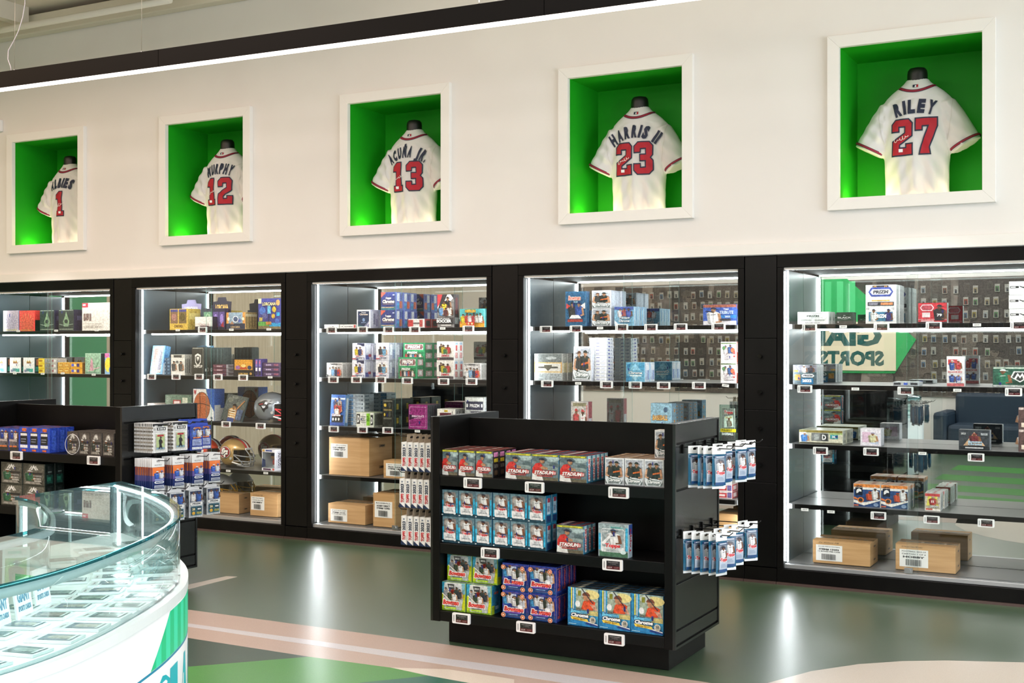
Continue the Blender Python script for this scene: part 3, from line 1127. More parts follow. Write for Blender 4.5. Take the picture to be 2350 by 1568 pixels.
def ser(a):
    a.rect(0, .2, .1, .7, '3fb0d8').rect(.92, .2, 1, .9, '3fb0d8').rect(.04, 0, 1, .16, '4f7a5c').text('BASEBALL', .42, .87, .86, .93, '5fc0b8', .02)
    a.poly([(.12, .14), (.86, .14), (.9, .2), (.9, .8), (.84, .86), (.14, .86), (.08, .8), (.08, .2)], 'dfe2e2').poly([(.14, .3), (.86, .3), (.88, .8), (.82, .84), (.16, .84), (.1, .8)], 'a2aeb0')
    a.fig(.5, .36, .50, .5, 'f2f0ee', '2a3a5a', '7a4c34').poly([(.1, .4), (.2, .36), (.42, .6), (.38, .66)], 'e6e6e6').text('Topps', .24, .26, .76, .41, 'd23038', .06, .1, 'f4f0f0', .08).lines(.28, .17, .72, .25, 3, 'a4acac').ell(.86, .16, .1, .06, 'd4ece8', 8).text('2024', .12, .74, .34, .8, 'e8ecec')


kind('series', G('9fb0b2', more=ser), 'square silver card box with a sliding player', 'b4c4cc', S('bcd0dc', 'Topps', 'cf2c44', ((0, .7, 1, 1, '3c62b0'),)), T('c4cccc', 'e2e8e8', '8a9898'), 'mega_box')


def bowy(a):
    a.rect(0, .45, .2, 1, '2f9fc4').poly([(0, 0), (.1, 0), (.2, .4), (.06, .62), (0, .55)], 'c4dc22').poly([(1, 0), (.9, 0), (.84, .35), (.92, .6), (1, .62)], 'd8dc1c').rect(.8, .62, 1, 1, '7fb8c8').rect(0, 0, 1, .06, '9cc82a')
    a.poly([(.16, .04), (.84, .04), (.92, .4), (.86, .98), (.14, .98), (.08, .4)], 'd9dcda')
    for x, y, c, k in ((.2, .46, 'b8bcc4', '3a3c46'), (.36, .52, 'e8e4de', '2a2c34'), (.53, .5, 'c23a34', '6a1c1c'), (.7, .52, '44504c', '2a3a30'), (.84, .46, '3c3f48', '1e2026'), (.44, .40, '3b4a38', '222c22'), (.64, .36, 'f0eeea', '303438')):
        a.fig(x, y, .36, .24, c, k, SKN[int(x * 10) % 4])
    a.poly([(.36, .98), (.66, .98), (.62, .84), (.51, .78), (.40, .84)], '33363a').text('2023', .42, .87, .60, .93, 'e8e8e8')
    a.poly([(.14, .62), (.16, .64), (.46, .42), (.44, .40)], 'e2dccf')
    a.text('Bowman', .17, .24, .85, .42, 'd23b34', .06, .18, 'fbf5f0', .12).rect(.28, .1, .74, .17, 'a8cc3a').rect(.3, .18, .72, .205, '4a4c50')


kind('bowman_yellow', G('c9d3c4', more=bowy), 'yellow and blue card box with a crowd of players', '8cae3a', S('2f94b8', '', 'ffffff', ((.15, .1, .85, .85, '2a7ca0'), (.3, .68, .5, .76, 'd06a5a'), (.55, .68, .72, .76, 'd06a5a'), (.4, .14, .75, .26, 'a8d4ea'), (0, 0, .3, .3, 'b8d42a'))), T('8fa0a8', 'b9c6cc', '6c7c88', 'aab8bc'), 'mega_box')


def bowb(a):
    a.rect(0, 0, 1, .22, '24529a').rect(.04, .12, .045, .86, 'e0a07c').rect(.95, .12, .957, .86, 'e0a07c').rect(.1, .93, .9, .937, 'e0a07c').rect(.2, .06, .8, .066, 'e0a07c')
    for x, y, c, k in ((.14, .5, '4fa4dc', '2a3a6a'), (.3, .54, 'dfe2e8', '7a5a4a'), (.5, .44, 'f1efec', '2b3146'), (.68, .5, '3e4438', '2a2c26'), (.82, .52, 'b9b4a8', '6a4a3a'), (.84, .4, 'c6c8d0', '30343c')):
        a.fig(x, y, .42, .3, c, k, SKN[int(x * 13) % 4])
    a.ell(.76, .46, .1, .1, 'e4e6ea', 12)
    a.text('2022', .4, .86, .62, .93, 'dce4f4', .04).text('Bowman', .14, .27, .9, .45, 'd8453c', .06, .18, 'fbf5f0', .12).rect(.2, .21, .78, .265, '7a4fb0').rect(.32, .155, .68, .175, 'a8b8e8')
    for x, y in ((.12, .12), (.87, .1), (.12, .88), (.86, .86)):
        a.ell(x, y, .09, .09, 'e0a07c', 12).ell(x, y, .06, .06, 'c0522e', 12).ell(x, y, .035, .035, 'e8c8a8', 8)


kind('bowman_blue', G('2f43a4', more=bowb), 'deep blue card box with orange corner rings', '24368c', S('24358e', 'Bowman', 'd85a56', ((.02, .1, .06, .9, 'e0a07c'), (0, .92, 1, .94, 'e0a07c'), (.1, .05, .9, .12, '3a55b8'))), T('1c2a66', '2f43a4', '445acc'), 'blaster_box')


def bowm(a):
    a.rect(.26, .3, 1, 1, 'a9b8a4').ell(.75, .85, .3, .12, 'e2d38c').ell(.45, .88, .18, .1, 'c9d4cc').rect(.3, .3, 1, .42, 'cfc27c')
    a.rect(.1, .4, .14, 1, 'e8d44a').rect(.17, .4, .2, 1, 'dfe8ec').rect(0, .3, .08, .95, '2c86b4')
    a.ell(.33, .58, .085, .085, 'e9ece6', 14)
    a.poly([(.44, .44), (.84, .44), (.92, .66), (.7, .74), (.52, .66)], 'e0532c').poly([(.72, .6), (.92, .58), (.98, .44), (.86, .46)], 'd8a088')
    a.ell(.62, .77, .11, .1, 'c08a66', 10).ell(.61, .81, .13, .1, '7a4634', 10, 0, PI).poly([(.44, 1), (.48, 1), (.86, .62), (.82, .62)], '3b3a40').rect(.34, .8, .44, .94, '8a8c2c')
    a.poly([(0, 0), (1, 0), (1, .1), (.6, .2), (.2, .34), (0, .42)], '2a86c0').poly([(.6, .06), (1, .02), (1, .1), (.62, .18)], '1f3f8a').poly([(.5, .14), (1, .06), (1, .085), (.52, .17)], 'f0f0ea')
    a.text('2021', .28, .435, .48, .48, '4a4a4a', .03).text('Bowman', .1, .33, .66, .44, '6fc4ee', .06, .12, '1f4f86', .1).text('Chrome', .12, .235, .7, .335, 'ffffff', .06, .12, '28323c', .12).poly([(.1, .235), (.14, .165), (.7, .13), (.66, .2)], 'e9c84c').text('MEGA BOX', .2, .165, .6, .2, '8a4a1c', .03).ell(.84, .19, .1, .09, 'd4d0c4', 14).ell(.84, .19, .085, .075, 'b9b4a4', 14).text('35', .79, .17, .89, .23, '3c3c3c', .03).rect(.04, .04, .3, .06, '9fd0ea')


kind('bowman_mega', G('3f9cc8', more=bowm), 'light blue mega box with an orange-shirted batter', '2c6f9c', S('2b6fa4', '', 'ffffff', ((.2, .1, .8, .9, '3a84b8'),)), T('3c3f3c', '6a6a5c', 'd9d4b8', '2c3c48', '565a58'), 'mega_box')


def prz(a):
    a.rect(0, 0, 1, .16, '3a3836').fig(.28, .54, .4, .5, '2f4fb4', 'd8d8dc', '7a4c34').fig(.72, .52, .4, .5, 'e0dcd6', 'c8642c', '8a5a3c').rect(.08, .42, .92, .52, 'b8aeb0').lines(.1, .2, .9, .42, 4, '8a8488').rect(.1, .17, .9, .24, 'd87a44')


kind('prizm_front', G('5b5660', more=prz, bands=((0, .86, 1, 1, '3f58b8'),)), 'card box showing its players side', '2c46b4', S('2f4ec0'), T('2c3a7a', '6f80c0', 'd87a44', '3a48a0'), 'blaster_box')
kind('prizm_side', G('3050c4', bands=((.3, .84, .75, .97, 'dd7038'), (.1, .3, .86, .8, '15171c'), (.14, .66, .82, .76, 'eef0f4'), (.1, .16, .88, .28, 'eef2fa'), (.3, .02, .72, .1, 'd8663a'), (.2, .4, .7, .44, '8f98a8'), (.2, .5, .74, .54, '8f98a8')), seal=False), 'royal blue card box turned to its side panel', '2f4ec0', S('2a48b8', bands=((.3, .1, .8, .9, '3f62d0'),)), T('2c3a7a', '5f70c0', 'd87a44'), 'blaster_box')


def mosa(c1, c2, c3):
    def fn(a):
        a.poly([(.06, .5), (.3, .95), (.96, .95), (.96, .3), (.7, .05), (.06, .05)], c2)
        a.poly([(.36, .70), (.5, .95), (.64, .70), (.57, .70), (.5, .82), (.43, .70)], 'e9e7e0').poly([(.28, .72), (.4, .92), (.44, .86), (.34, .72)], 'cfccc4').poly([(.72, .72), (.6, .92), (.56, .86), (.66, .72)], 'cfccc4')
        a.fig(.32, .2, .5, .5, c3, 'd9d9d4', '8a5a3c').rect(.46, .52, .92, .6, '2a2827').rect(.5, .4, .9, .48, '8a8884').rect(.5, .28, .86, .35, 'b8b4ac')
        a.poly([(.1, .06), (.9, .06), (.8, .16), (.2, .16)], '97938a').lines(.56, .18, .9, .27, 2, 'dcd9d0')
    return fn


kind('mosaic_dark', G('4b4440', more=mosa('', '5f5854', '39413c')), 'brown-black card box with a pale zigzag crest', '3c3634', S('3c3634', bands=((.2, .1, .8, .9, '55504c'),)), T('4b4542', '8f8a84', '2c2928', '6c6762'), 'blaster_box')
kind('mosaic_green', G('43433a', more=mosa('', '66645a', '2f6a4a')), 'large green-grey card box with a green-shirted quarterback', '16241e', S('101c18', bands=((.15, .1, .85, .5, '1d4a40'), (.3, .5, .7, .9, '2a2f2e'), (.3, .6, .7, .66, '7f8f88'), (.2, .2, .6, .4, '2f7a62'))), T('1a211e', '3a4a44'), 'mega_box')
kind('shrink_dark', G('14201c', bands=((.15, .1, .85, .5, '1d4a40'), (.25, .62, .75, .68, '7f8f88'), (.2, .72, .8, .9, '26302c')), more=lambda a: a.fig(.5, .15, .5, .6, '2f7a5a', '9aa8a0', '6e4630')), 'dark green card box end with small player art', '101a17', S('0f1815'), T('16201c', '2c3a34'), 'mega_box')

# wall case products -------------------------------------------------
kind('c_gold', G('b9aab4', bands=((0, 0, .12, 1, 'e6dcb0'), (.1, .02, .9, .1, 'b8b088')), more=lambda a: [a.poly([(.5, .15), (.5 + .4 * math.cos(t), .45 + .4 * math.sin(t)), (.5 + .4 * math.cos(t + .1), .45 + .4 * math.sin(t + .1))], '8a8ca8') for t in [i * .42 for i in range(15)]]), 'purple-grey trainer box with a gold sunburst', '8a86b4')
kind('c_red', G('d9483f', bands=((.1, .02, .9, .08, 'b8803c'),), more=lambda a: [a.poly([(.5, .1), (.5 + .44 * math.cos(t), .45 + .42 * math.sin(t)), (.5 + .44 * math.cos(t + .1), .45 + .42 * math.sin(t + .1))], 'c98a5c') for t in [i * .42 for i in range(15)]]), 'bright red trainer box with a gold sunburst', 'e8352f', S('ee3a34', bands=((0, 0, 1, .54, '141414'),)))
kind('c_black', G('2f3a36', bands=((.04, .96, .96, .99, '9aa89c'), (.04, .06, .96, .09, 'a8b4a0')), more=lambda a: a.poly([(.35, .2), (.65, .2), (.72, .45), (.6, .7), (.5, .92), (.42, .68), (.3, .45)], '7f9a78').ell(.5, .45, .12, .1, '2f3a36', 10).poly([(.05, .3), (.4, .24), (.95, .3), (.95, .33), (.4, .27), (.05, .33)], '8fa090')), 'black trainer box with a pale green engraved crest', '2a2440', S('2c2744', bands=((.2, .5, .8, .72, '5a5678'),)))
kind('c_151', G('e4ddd4', 'COLLECTION', 'b3a89c', None, ty=(.08, .18), tx=(.06, .68), bands=((0, .84, .2, 1, 'c23a4a'), (.02, .9, .12, .96, 'f0d8d8')), more=lambda a: a.text('151', .06, .36, .3, .6, '8a6f6a', .06, 0, '4a3c3c', .05).ell(.64, .62, .24, .26, 'd6cec6', 18).ell(.64, .62, .225, .245, 'e4ddd4', 18).text('ULTRA PREMIUM', .06, .22, .66, .27, 'cdc4ba'), seal=False), 'large cream collection box with a red corner flash', 'd8d0c8')
kind('c_white', G('e9e7e2', bands=((.3, .62, .74, .68, '9a5a40'), (.25, .1, .6, .3, '6f9aa0'), (.55, .06, .9, .28, '4fae9c'), (.1, .05, .3, .22, '8a8ca4')), more=lambda a: a.poly([(.3, .7), (.4, .84), (.5, .72), (.6, .84), (.7, .7), (.66, .68), (.34, .68)], 'c9a25a')), 'white booster box with a gold crown emblem', 'dcdad4', S('3a3a40', bands=((.1, .1, .9, .4, '4fae9c'), (.2, .5, .8, .9, 'c87a4a'))), None, 'booster_box')
kind('c_yellow', G('e2c22c', bands=((.08, .3, .7, .7, 'b07f1c'), (.76, .2, .94, .8, 'f0dc6a')), seal=False), 'flat yellow booster box', 'd8b82a', S('a8a49c'), None, 'booster_box')
kind('c_silver', G('c0bcb4', bands=((.1, .3, .5, .7, '9a5a60'), (.56, .2, .9, .8, 'e2e0da')), seal=False), 'flat silver-grey booster box', 'b8b6b0', None, None, 'booster_box')
kind('c_amber', G('e2b048', bands=((.08, .25, .9, .75, 'c98428'), (.2, .4, .8, .6, 'f0d27c')), seal=False), 'flat amber booster box', 'd8a03c', S('b8823a'), None, 'booster_box')
kind('c_ambers', G('eaa52c', bands=((.1, .25, .32, .75, '5a60c8'), (.56, .2, .78, .8, '3a2c7a'), (.34, .3, .5, .7, 'f6e6b0')), seal=False), 'flat orange booster box with violet emblems', 'd8a03c', S('b8823a'), None, 'booster_box')
kind('c_mix', G('b8c0bc', bands=((.02, .1, .18, .9, '8fb0c0'), (.2, .1, .36, .9, 'c8d0cc'), (.4, .1, .56, .9, '7fa88a'), (.6, .1, .74, .9, 'b46a60'), (.78, .1, .96, .9, 'd8c890')), seal=False), 'long clear tray of mixed booster packs', 'c4cac8')
kind('c_pink', G('9cc0a2', bands=((.05, .02, .95, .1, '7aa08a'),), more=lambda a: a.poly([(.3, .15), (.56, .15), (.5, .6), (.42, .82), (.36, .6)], 'cf9aa8').poly([(.6, .1), (.66, .1), (.9, .6), (.86, .6)], '4f8a5c').poly([(.2, .12), (.96, .3), (.96, .34), (.2, .16)], 'd8a4b0')), 'pale green trainer box with pink flower art', '8fb89c', S('1e2420'))
kind('c_sky', G('8fb8dc', bands=((0, .8, .5, 1, 'd06aa0'),), more=lambda a: a.ell(.4, .45, .4, .36, 'e8c83c', 14).ell(.75, .2, .3, .18, '5a8ac8', 12)), 'sky blue and yellow collection box', '9cc0dc')

kind('lor_tray', G('dcb84e', bands=((.04, .3, .46, .97, '8a6a4e'), (.52, .3, .94, .97, '7a6540'), (.04, .86, .46, .98, '4a4a8a'), (.52, .86, .94, .98, '4a4a8a')), title='DECKS', tc='6a4420', ty=(.1, .24), tx=(.28, .74), more=lambda a: a.ell(.25, .6, .14, .18, 'b07f74', 12).ell(.72, .6, .14, .2, '5f5228', 12), seal=False), 'yellow starter deck tray showing two decks', 'd8b650', S('dcbc58', bands=((.2, .2, .35, .95, 'c8a440'), (.55, .2, .7, .95, 'c8a440'), (.1, .5, .95, .8, 'e4cc7c'))))
kind('lor_white', G('e9e3da', title='LORCANA', tc='b8a0a0', ty=(.3, .48), tx=(.2, .84), bands=((0, 0, 1, .24, '2a2430'), (.3, .24, .8, .3, '6a3a44')), seal=False), 'low black tray with a white sloping card front', '2a2430', S('2a2430'))
kind('lor_pack', G('6f9a7a', bands=((0, .84, 1, 1, '3a3c4a'), (0, 0, 1, .12, '4a4c5a')), more=lambda a: a.ell(.5, .5, .34, .26, 'a8c8a0', 12).poly([(.4, .2), (.6, .2), (.7, .5), (.5, .75), (.3, .5)], '4f7a5a'), seal=False), 'green booster pack standing in a display tray', '4a5a52')
kind('lor_packv', G('5a4a80', bands=((0, .84, 1, 1, '2c2a40'), (0, 0, 1, .14, '2a2838')), more=lambda a: a.ell(.5, .5, .32, .24, '9a80c0', 12).poly([(.3, .16), (.9, .1), (.8, .4)], 'b03a3a'), seal=False), 'violet booster pack standing in a display tray', '3a3050')
kind('lor_orange', G('8fa4b4', title='LORCANA', tc='d8b888', ty=(.06, .2), tx=(.25, .75), bands=((0, 0, 1, .34, '2b3248'), (0, .34, .12, 1, 'd8964a'), (.88, .34, 1, 1, 'd8964a')), more=lambda a: a.ell(.5, .6, .16, .2, 'e0e4e8', 14).ell(.5, .6, .12, .15, '4a5a7a', 14).ell(.12, .62, .07, .1, 'f0e0c0', 10).ell(.9, .62, .07, .1, 'f0e0c0', 10).ell(.72, .5, .08, .1, '5a6ab0', 10).poly([(.2, .3), (.32, .5), (.42, .3)], 'b08060'), seal=False), 'orange-edged booster box with round emblems', 'c89050', S('b89a60', bands=((.04, .1, .1, .9, '7a6030'), (.3, .1, .36, .9, '7a6030'), (.56, .1, .62, .9, '7a6030'), (.8, .1, .86, .9, '7a6030'), (0, .75, 1, .9, 'd8c8a0'))), None, 'booster_box')
kind('lor_gift', G('3d3f86', title='LORCANA', tc='f0dc9a', oc='2a2458', ty=(.76, .88), tx=(.2, .8), bands=((0, .84, .14, 1, 'e4d49c'), (0, 0, 1, .1, '7a6a48'), (0, .1, .5, .24, '5a9a48'), (.5, .08, 1, .2, '2f9ac8')), more=lambda a: a.ell(.88, .86, .09, .1, 'c8a060', 12).rect(.42, .5, .56, .76, '6ab8dc').rect(.46, .2, .5, .5, '2a2440').ell(.2, .6, .14, .13, '4a70b8', 12).ell(.72, .64, .09, .1, 'e0c040', 10).ell(.68, .42, .08, .08, 'd0a838', 10).rect(.82, .42, .97, .54, '2fa0cc').ell(.3, .42, .13, .1, '5a5a8a', 10).rect(.06, .26, .2, .38, 'c0a850').ell(.86, .26, .1, .09, '4a6ab8', 10).rect(.36, .14, .6, .24, 'b07838'), seal=False), 'tall violet gift set box with a green painted base', '2c2c66', S('2f2f70'))
kind('plane_blue', G('86b8dc', bands=((.14, .04, .86, .96, 'b9b4b0'), (.2, .1, .5, .9, '9a7a70'), (.5, .1, .6, .95, 'e0dcd8'), (.62, .15, .82, .85, '8a8a98')), seal=False), 'light blue clear-wrapped card box leaning back', '6aa4d0', S('6aa4d0', bands=((0, 0, .5, .4, 'e8f0f8'), (0, .4, .6, .7, '3f80b8'))))
kind('blue_flat', G('46607a', bands=((.1, .3, .9, .7, '7fa0b8'), (.4, .2, .6, .8, '2c3c50')), seal=False), 'flat slate blue card box', '3c566e', S('52708a'), None, 'booster_box')
kind('white_two', G('dedad0', bands=((0, .84, 1, 1, 'c8c4b8'), (.2, .86, .8, .98, '4a4844'), (.1, 0, .86, .14, 'e9e5dc')), more=lambda a: a.fig(.22, .2, .5, .4, '5a5a58', '3a3a3a').fig(.76, .2, .5, .4, '62625e', '3a3a3a').rect(.42, .6, .58, .7, '5a5a58'), seal=False), 'ivory card box with two small grey players', 'cfcabe', S('c4bfb2', bands=((.1, .1, .2, .8, '4a4844'), (.4, .1, .5, .8, '4a4844'), (.7, .1, .8, .8, '4a4844'))))
kind('shield', G('35352f', bands=((.04, .95, .96, .98, '8f8f84'), (.94, .03, .97, .97, '8f8f84')), more=lambda a: a.poly([(.26, .72), (.5, .78), (.78, .72), (.76, .46), (.52, .3), (.28, .46)], 'e0ddd4').poly([(.32, .66), (.5, .71), (.72, .66), (.70, .48), (.52, .37), (.34, .48)], '35352f').poly([(.4, .66), (.64, .66), (.6, .52), (.56, .6), (.5, .5), (.44, .58)], 'e0ddd4').text('THE CUP', .16, .27, .9, .37, 'e0ddd4', .04), seal=False), 'tall black card box with a white shield crest', '2c2c28', S('3c4644', bands=((.1, .06, .9, .94, '2c3634'), (.3, .14, .7, .24, 'e8e8e0'))))
kind('dark_spine', G('3a4644', bands=((.1, .04, .9, .96, '2a3432'), (.12, .5, .3, .95, '5a6a66')), more=lambda a: a.ell(.5, .2, .3, .08, 'e4e4de', 8).ell(.5, .2, .16, .045, '2a3432', 8), seal=False), 'dark glossy spine box with a small white crest', '333d3b', S('3f4a48'), None, 'spine_box')
kind('maroon_flat', G('5a3440', bands=((.06, .2, .94, .8, '7a4c58'), (.3, .35, .7, .65, 'c8b0b4'), (.78, .3, .92, .7, '2c2440')), seal=False), 'flat maroon card box', '4c2c3a', S('c8c0bc', bands=((.2, .2, .8, .8, '8a7a78'),)), None, 'booster_box')
kind('plum_flat', G('43324e', bands=((.06, .2, .94, .8, '5a4468'), (.2, .35, .5, .65, 'b0a0b8'), (.66, .3, .92, .7, '8a4c5a')), seal=False), 'flat plum purple card box', '3a2c46', None, None, 'booster_box')
kind('lor_black', G('221f22', title='LORCANA', tc='d8b060', ty=(.06, .2), tx=(.26, .74), bands=((.06, .34, .94, .96, 'd89a34'), (0, .26, 1, .36, '2a2424')), more=lambda a: a.poly([(.3, .4), (.5, .75), (.7, .4)], 'c04a2c').ell(.5, .6, .12, .1, 'e8c87c', 10).ell(.22, .5, .12, .12, 'a06a9a', 10).ell(.8, .5, .1, .12, '2c3a5a', 10).ell(.86, .14, .06, .08, 'c89a50', 8), seal=False), 'black booster box with a glowing orange scene', '1c1a1e', S('3c3060', bands=((.1, .1, .9, .3, '8a80c0'), (.2, .5, .8, .95, 'c8c0e8'))), None, 'booster_box')
kind('violet_thin', G('4a3a7a', bands=((.1, .06, .9, .3, '2c2440'), (.15, .3, .85, .5, 'e8e4f0'), (.15, .55, .85, .95, '8a7ac8'), (.3, .7, .7, .9, 'd06a80')), seal=False), 'thin violet card box standing upright', '4a3a7a', None, None, 'spine_box')
kind('green_box', G('6a8270', bands=((.3, .25, .6, .6, 'b04a4a'), (.34, .3, .56, .5, 'e0d0cc'), (.66, .2, .86, .8, 'c8ccb8'), (.04, .1, .2, .9, '8a9a8a')), seal=False), 'flat sage green hobby box with a red label', '5f7a68', S('7a8a78', bands=((.1, .3, .5, .7, 'c06a6a'),)), T('a8b4a4', 'c8d0c0'))
kind('grey_low', G('9a8c84', bands=((.2, .3, .8, .7, 'b04a4a'),), seal=False), 'low grey hobby box', '8c8078', None, T('b4aaa0', 'c8c0b8'))


def ball(bg1, bg2, dark):
    def fn(a):
        a.rect(0, 0, 1, 1, bg1).poly([(.62, 1), (1, 1), (1, .3), (.75, .62)], bg2).poly([(.5, 0), (1, 0), (1, .25), (.66, .5)], 'f2f2f2')
        a.ell(.42, .45, .40, .46, dark, 24).ell(.42, .45, .385, .445, 'b8653c' if not dark == '2c2220' else '5a2c20', 24)
        a.poly([(.05, .5), (.42, .54), (.80, .46), (.80, .48), (.42, .56), (.05, .52)], '2a1c18').poly([(.3, .9), (.34, .5), (.3, .02), (.325, .02), (.365, .5), (.325, .9)], '2a1c18').poly([(.2, .8), (.55, .82), (.75, .7), (.55, .8)], 'e8a888')
        a.text('W', .03, .82, .16, .97, 'c03038', .06)
        a.text('NBA', .84, .06, .94, .14, '2a3a6a', .03)
    return fn


kind('ball_box', G('e6e2de', more=ball('e6e2de', '2f5fb4', '2a1c18'), seal=False), 'white and blue basketball box with a large ball pictured', '2f5fb0', S('e8e4e0', bands=((0, .4, 1, 1, '2f62b8'), (0, .3, .6, .5, 'e8e4e0'))))
kind('ball_dark', G('4a5560', more=ball('5a5c60', '2f62b8', '2c2220'), bands=((0, .9, 1, 1, '2f3f58'),), seal=False), 'dark basketball box with a brown ball pictured', '3a4658', S('2f5fb0'))

kind('flat_white', G('e6e3de', bands=((.1, .3, .5, .6, 'b8b4ac'), (.56, .4, .64, .6, '6a5a5a')), seal=False), 'flat white card box', 'dedad4', S('c8c4be'))
kind('flat_finalissima', G('e4e0dc', title='FINALISSIMA', tc='8a8488', ty=(.3, .66), tx=(.3, .84), bands=((.12, .35, .2, .65, '8a8a8a'), (.88, .1, 1, .9, 'b84a4a')), seal=False), 'flat white card box with grey lettering', 'dedad4')


def topn(a):
    a.rect(.08, .06, .92, .92, '1f3454').poly([(.08, .06), (.6, .06), (.08, .2)], '3a6a6a').poly([(.5, .06), (.92, .06), (.92, .4)], '8a8aa8').poly([(.62, .06), (.7, .06), (.92, .34), (.92, .26)], 'e0e4ee')
    a.text('Topps', .34, .8, .68, .88, 'e8ecf0', .05).text('Chrome', .2, .7, .84, .8, 'd8c8b8', .05, .15, '3a4a6a', .06).ell(.52, .45, .1, .1, '7f9ac0', 12).rect(.34, .28, .7, .31, '8fa6c8')


kind('navy_chrome', G('e2e2e8', more=topn), 'white and navy card box with silver edges', 'd4d4de', S('c9c8d4', bands=((.1, .1, .3, .9, 'e4e4ec'), (.4, .2, .6, .8, '8a8aa0'), (.7, .1, .9, .5, '9a98b4'))))


def chrb(a):
    a.poly([(0, .7), (.3, .95), (.3, 1), (0, 1)], 'd8604a').poly([(0, 0), (1, 0), (1, .2), (.5, .14), (0, .2)], '3f7a8a').rect(.8, .82, .92, .88, 'c8ccd8')
    a.text('Topps', .3, .58, .7, .74, 'f4f0ee', .06, .15, '2a2c50', .1).text('Chrome', .1, .38, .92, .58, 'f2e6da', .06, .15, '3a2c48', .1).rect(.12, .3, .88, .35, '7a6a78').rect(.05, .12, .9, .16, 'd8b890')


kind('chrome_blue', G('34407c', more=chrb), 'indigo card box with an orange corner and silver lettering', '5a6ab4', S('6a7cc4', bands=((.1, .5, .5, .95, 'e0e4f4'), (.5, .1, .9, .5, 'd86a4a'), (.1, .05, .45, .4, '4fa0d0'), (.6, .6, .9, .9, '3a48a0'))))
kind('redwhite_flat', G('d8d4d0', bands=((0, .1, .3, .9, 'c03a3c'), (.3, .4, .9, .6, '7a6a6c'), (.7, .1, .9, .9, 'b8504c')), seal=False), 'flat red and white soccer card box', 'cfcac6', S('b03a3c', bands=((.2, .2, .8, .8, '3a3a3e'),)))


def socc(a):
    a.poly([(0, 1), (.45, 1), (0, .62)], 'd83c40').poly([(.45, 1), (1, 1), (1, .9), (.1, .5), (0, .6)], 'e8e6e6').poly([(.3, 1), (.6, 1), (.1, .42), (0, .5)], '2a282c').poly([(.8, 1), (1, 1), (1, .85)], '2a282c').poly([(0, .3), (1, .3), (1, .1), (0, .1)], '4a4648')
    a.fig(.62, .5, .44, .42, '2c2c34', '3a2c24', 'b98a68').fig(.42, .42, .4, .4, 'e8cc34', '2c221c', '8a5a3c').fig(.26, .36, .32, .34, '6ea4d8', '5a3b28', 'c99a78').fig(.76, .34, .34, .38, 'e4e0dc', '2a2018', '6e4630').fig(.56, .34, .26, .3, '5a2c34', '2a2018', '8a5a3c')
    a.text('MAJOR LEAGUE', .04, .24, .8, .285, 'f0f0f0', .03).text('SOCCER', .02, .14, .92, .24, 'ffffff', .06, 0, '1c1c1e', .08).rect(.3, .05, .9, .08, 'd8d4d0')


kind('soccer', G('8a8684', more=socc), 'tall red and white soccer box with five players', '3a383a', S('4a3a3c', bands=((.1, .1, .9, .3, 'c8c4c0'), (.2, .4, .7, .9, '7a3034'))))


def merl(a):
    a.rect(0, 0, 1, .26, 'e8a42c').poly([(0, .2), (.3, .26), (.7, .26), (1, .2), (1, .34), (0, .34)], 'd86a2c')
    for k, (x, c) in enumerate(((.13, 'e8d034'), (.3, 'd04a40'), (.44, 'f0eeea'), (.6, 'c04048'), (.74, 'e4dcd4'), (.88, 'e8e4e0'))):
        a.fig(x, .24, .5 + .04 * (k % 2), .24, c, '3a2a22', SKN[k % 4])
    a.rect(.32, .1, .64, .28, 'd8432f').rect(.38, .14, .44, .24, 'f4d8a0').rect(.52, .14, .58, .24, 'f4d8a0').text('MERLIN', .27, .8, .7, .96, 'f0b43c', .06, 0, '5a3a1c', .08)


kind('merlin', G('52b4b4', more=merl), 'teal and yellow sticker box with a row of players', '4aa8a8', S('4aa0a0'), T('3f9a9a', '7fc8c4'))


def two_pl(s1, s2, bg='e6e4e6', low='b03038', t1='', t2=''):
    def fn(a):
        a.ell(.5, .58, .44, .34, bg, 16).fig(.34, .3, .5, .36, s1, '2a2420', SKN[1]).fig(.66, .28, .52, .4, s2, '3a2a20', SKN[2])
        a.rect(.04, .06, .4, .12, low).text('Topps', .28, .2, .6, .3, 'd0404a', .06, .1, 'f4f2f4', .1).text('Chrome', .3, .1, .86, .2, '46486a', .05, .1, 'f0f0f4', .08)
    return fn


kind('navy_corner', G('dedce4', more=two_pl('dcc438', '3a4478', 'd8d4dc'), bands=((.4, .82, 1, 1, '23284a'), (.3, 0, 1, .16, '3c4484'), (.5, .02, .95, .14, 'e6e6ee'))), 'white card box with navy corner and running player', 'd6d6e0', S('c8c8d4', bands=((.2, .4, .8, .9, 'e6e6ee'), (.1, .05, .6, .3, '5a62a4'), (.5, .2, .9, .35, 'b8505a'))))
kind('globe_pl', G('cfccd2', more=two_pl('3a3c44', '70a8cc', 'e2dcd6')), 'grey-white card box with two players in a circle', 'bcbcc8', S('b0b2c0', bands=((.1, .3, .5, .9, 'd8dae4'), (.5, .1, .9, .6, '7f88a8'))))
kind('team_grey', G('c4c0bc', bands=((.04, .86, .96, .96, '8f8c88'), (.3, .88, .7, .96, '4a4848')), more=lambda a: a.fig(.2, .1, .6, .26, 'e6e4e2', '2a221e').fig(.42, .12, .64, .28, '86b4d8', '3a2a20').fig(.64, .1, .62, .26, '2c3a5a', '2a221e').fig(.84, .1, .62, .28, 'cf4438', '2a221e').ell(.1, .12, .08, .1, '34342e', 8)), 'silver card box with four standing players', 'b4b0aa', S('c9c6be', bands=((.1, .1, .3, .9, '9a968e'), (.4, .1, .6, .9, '9a968e'), (.75, .1, .9, .9, '9a968e'))))


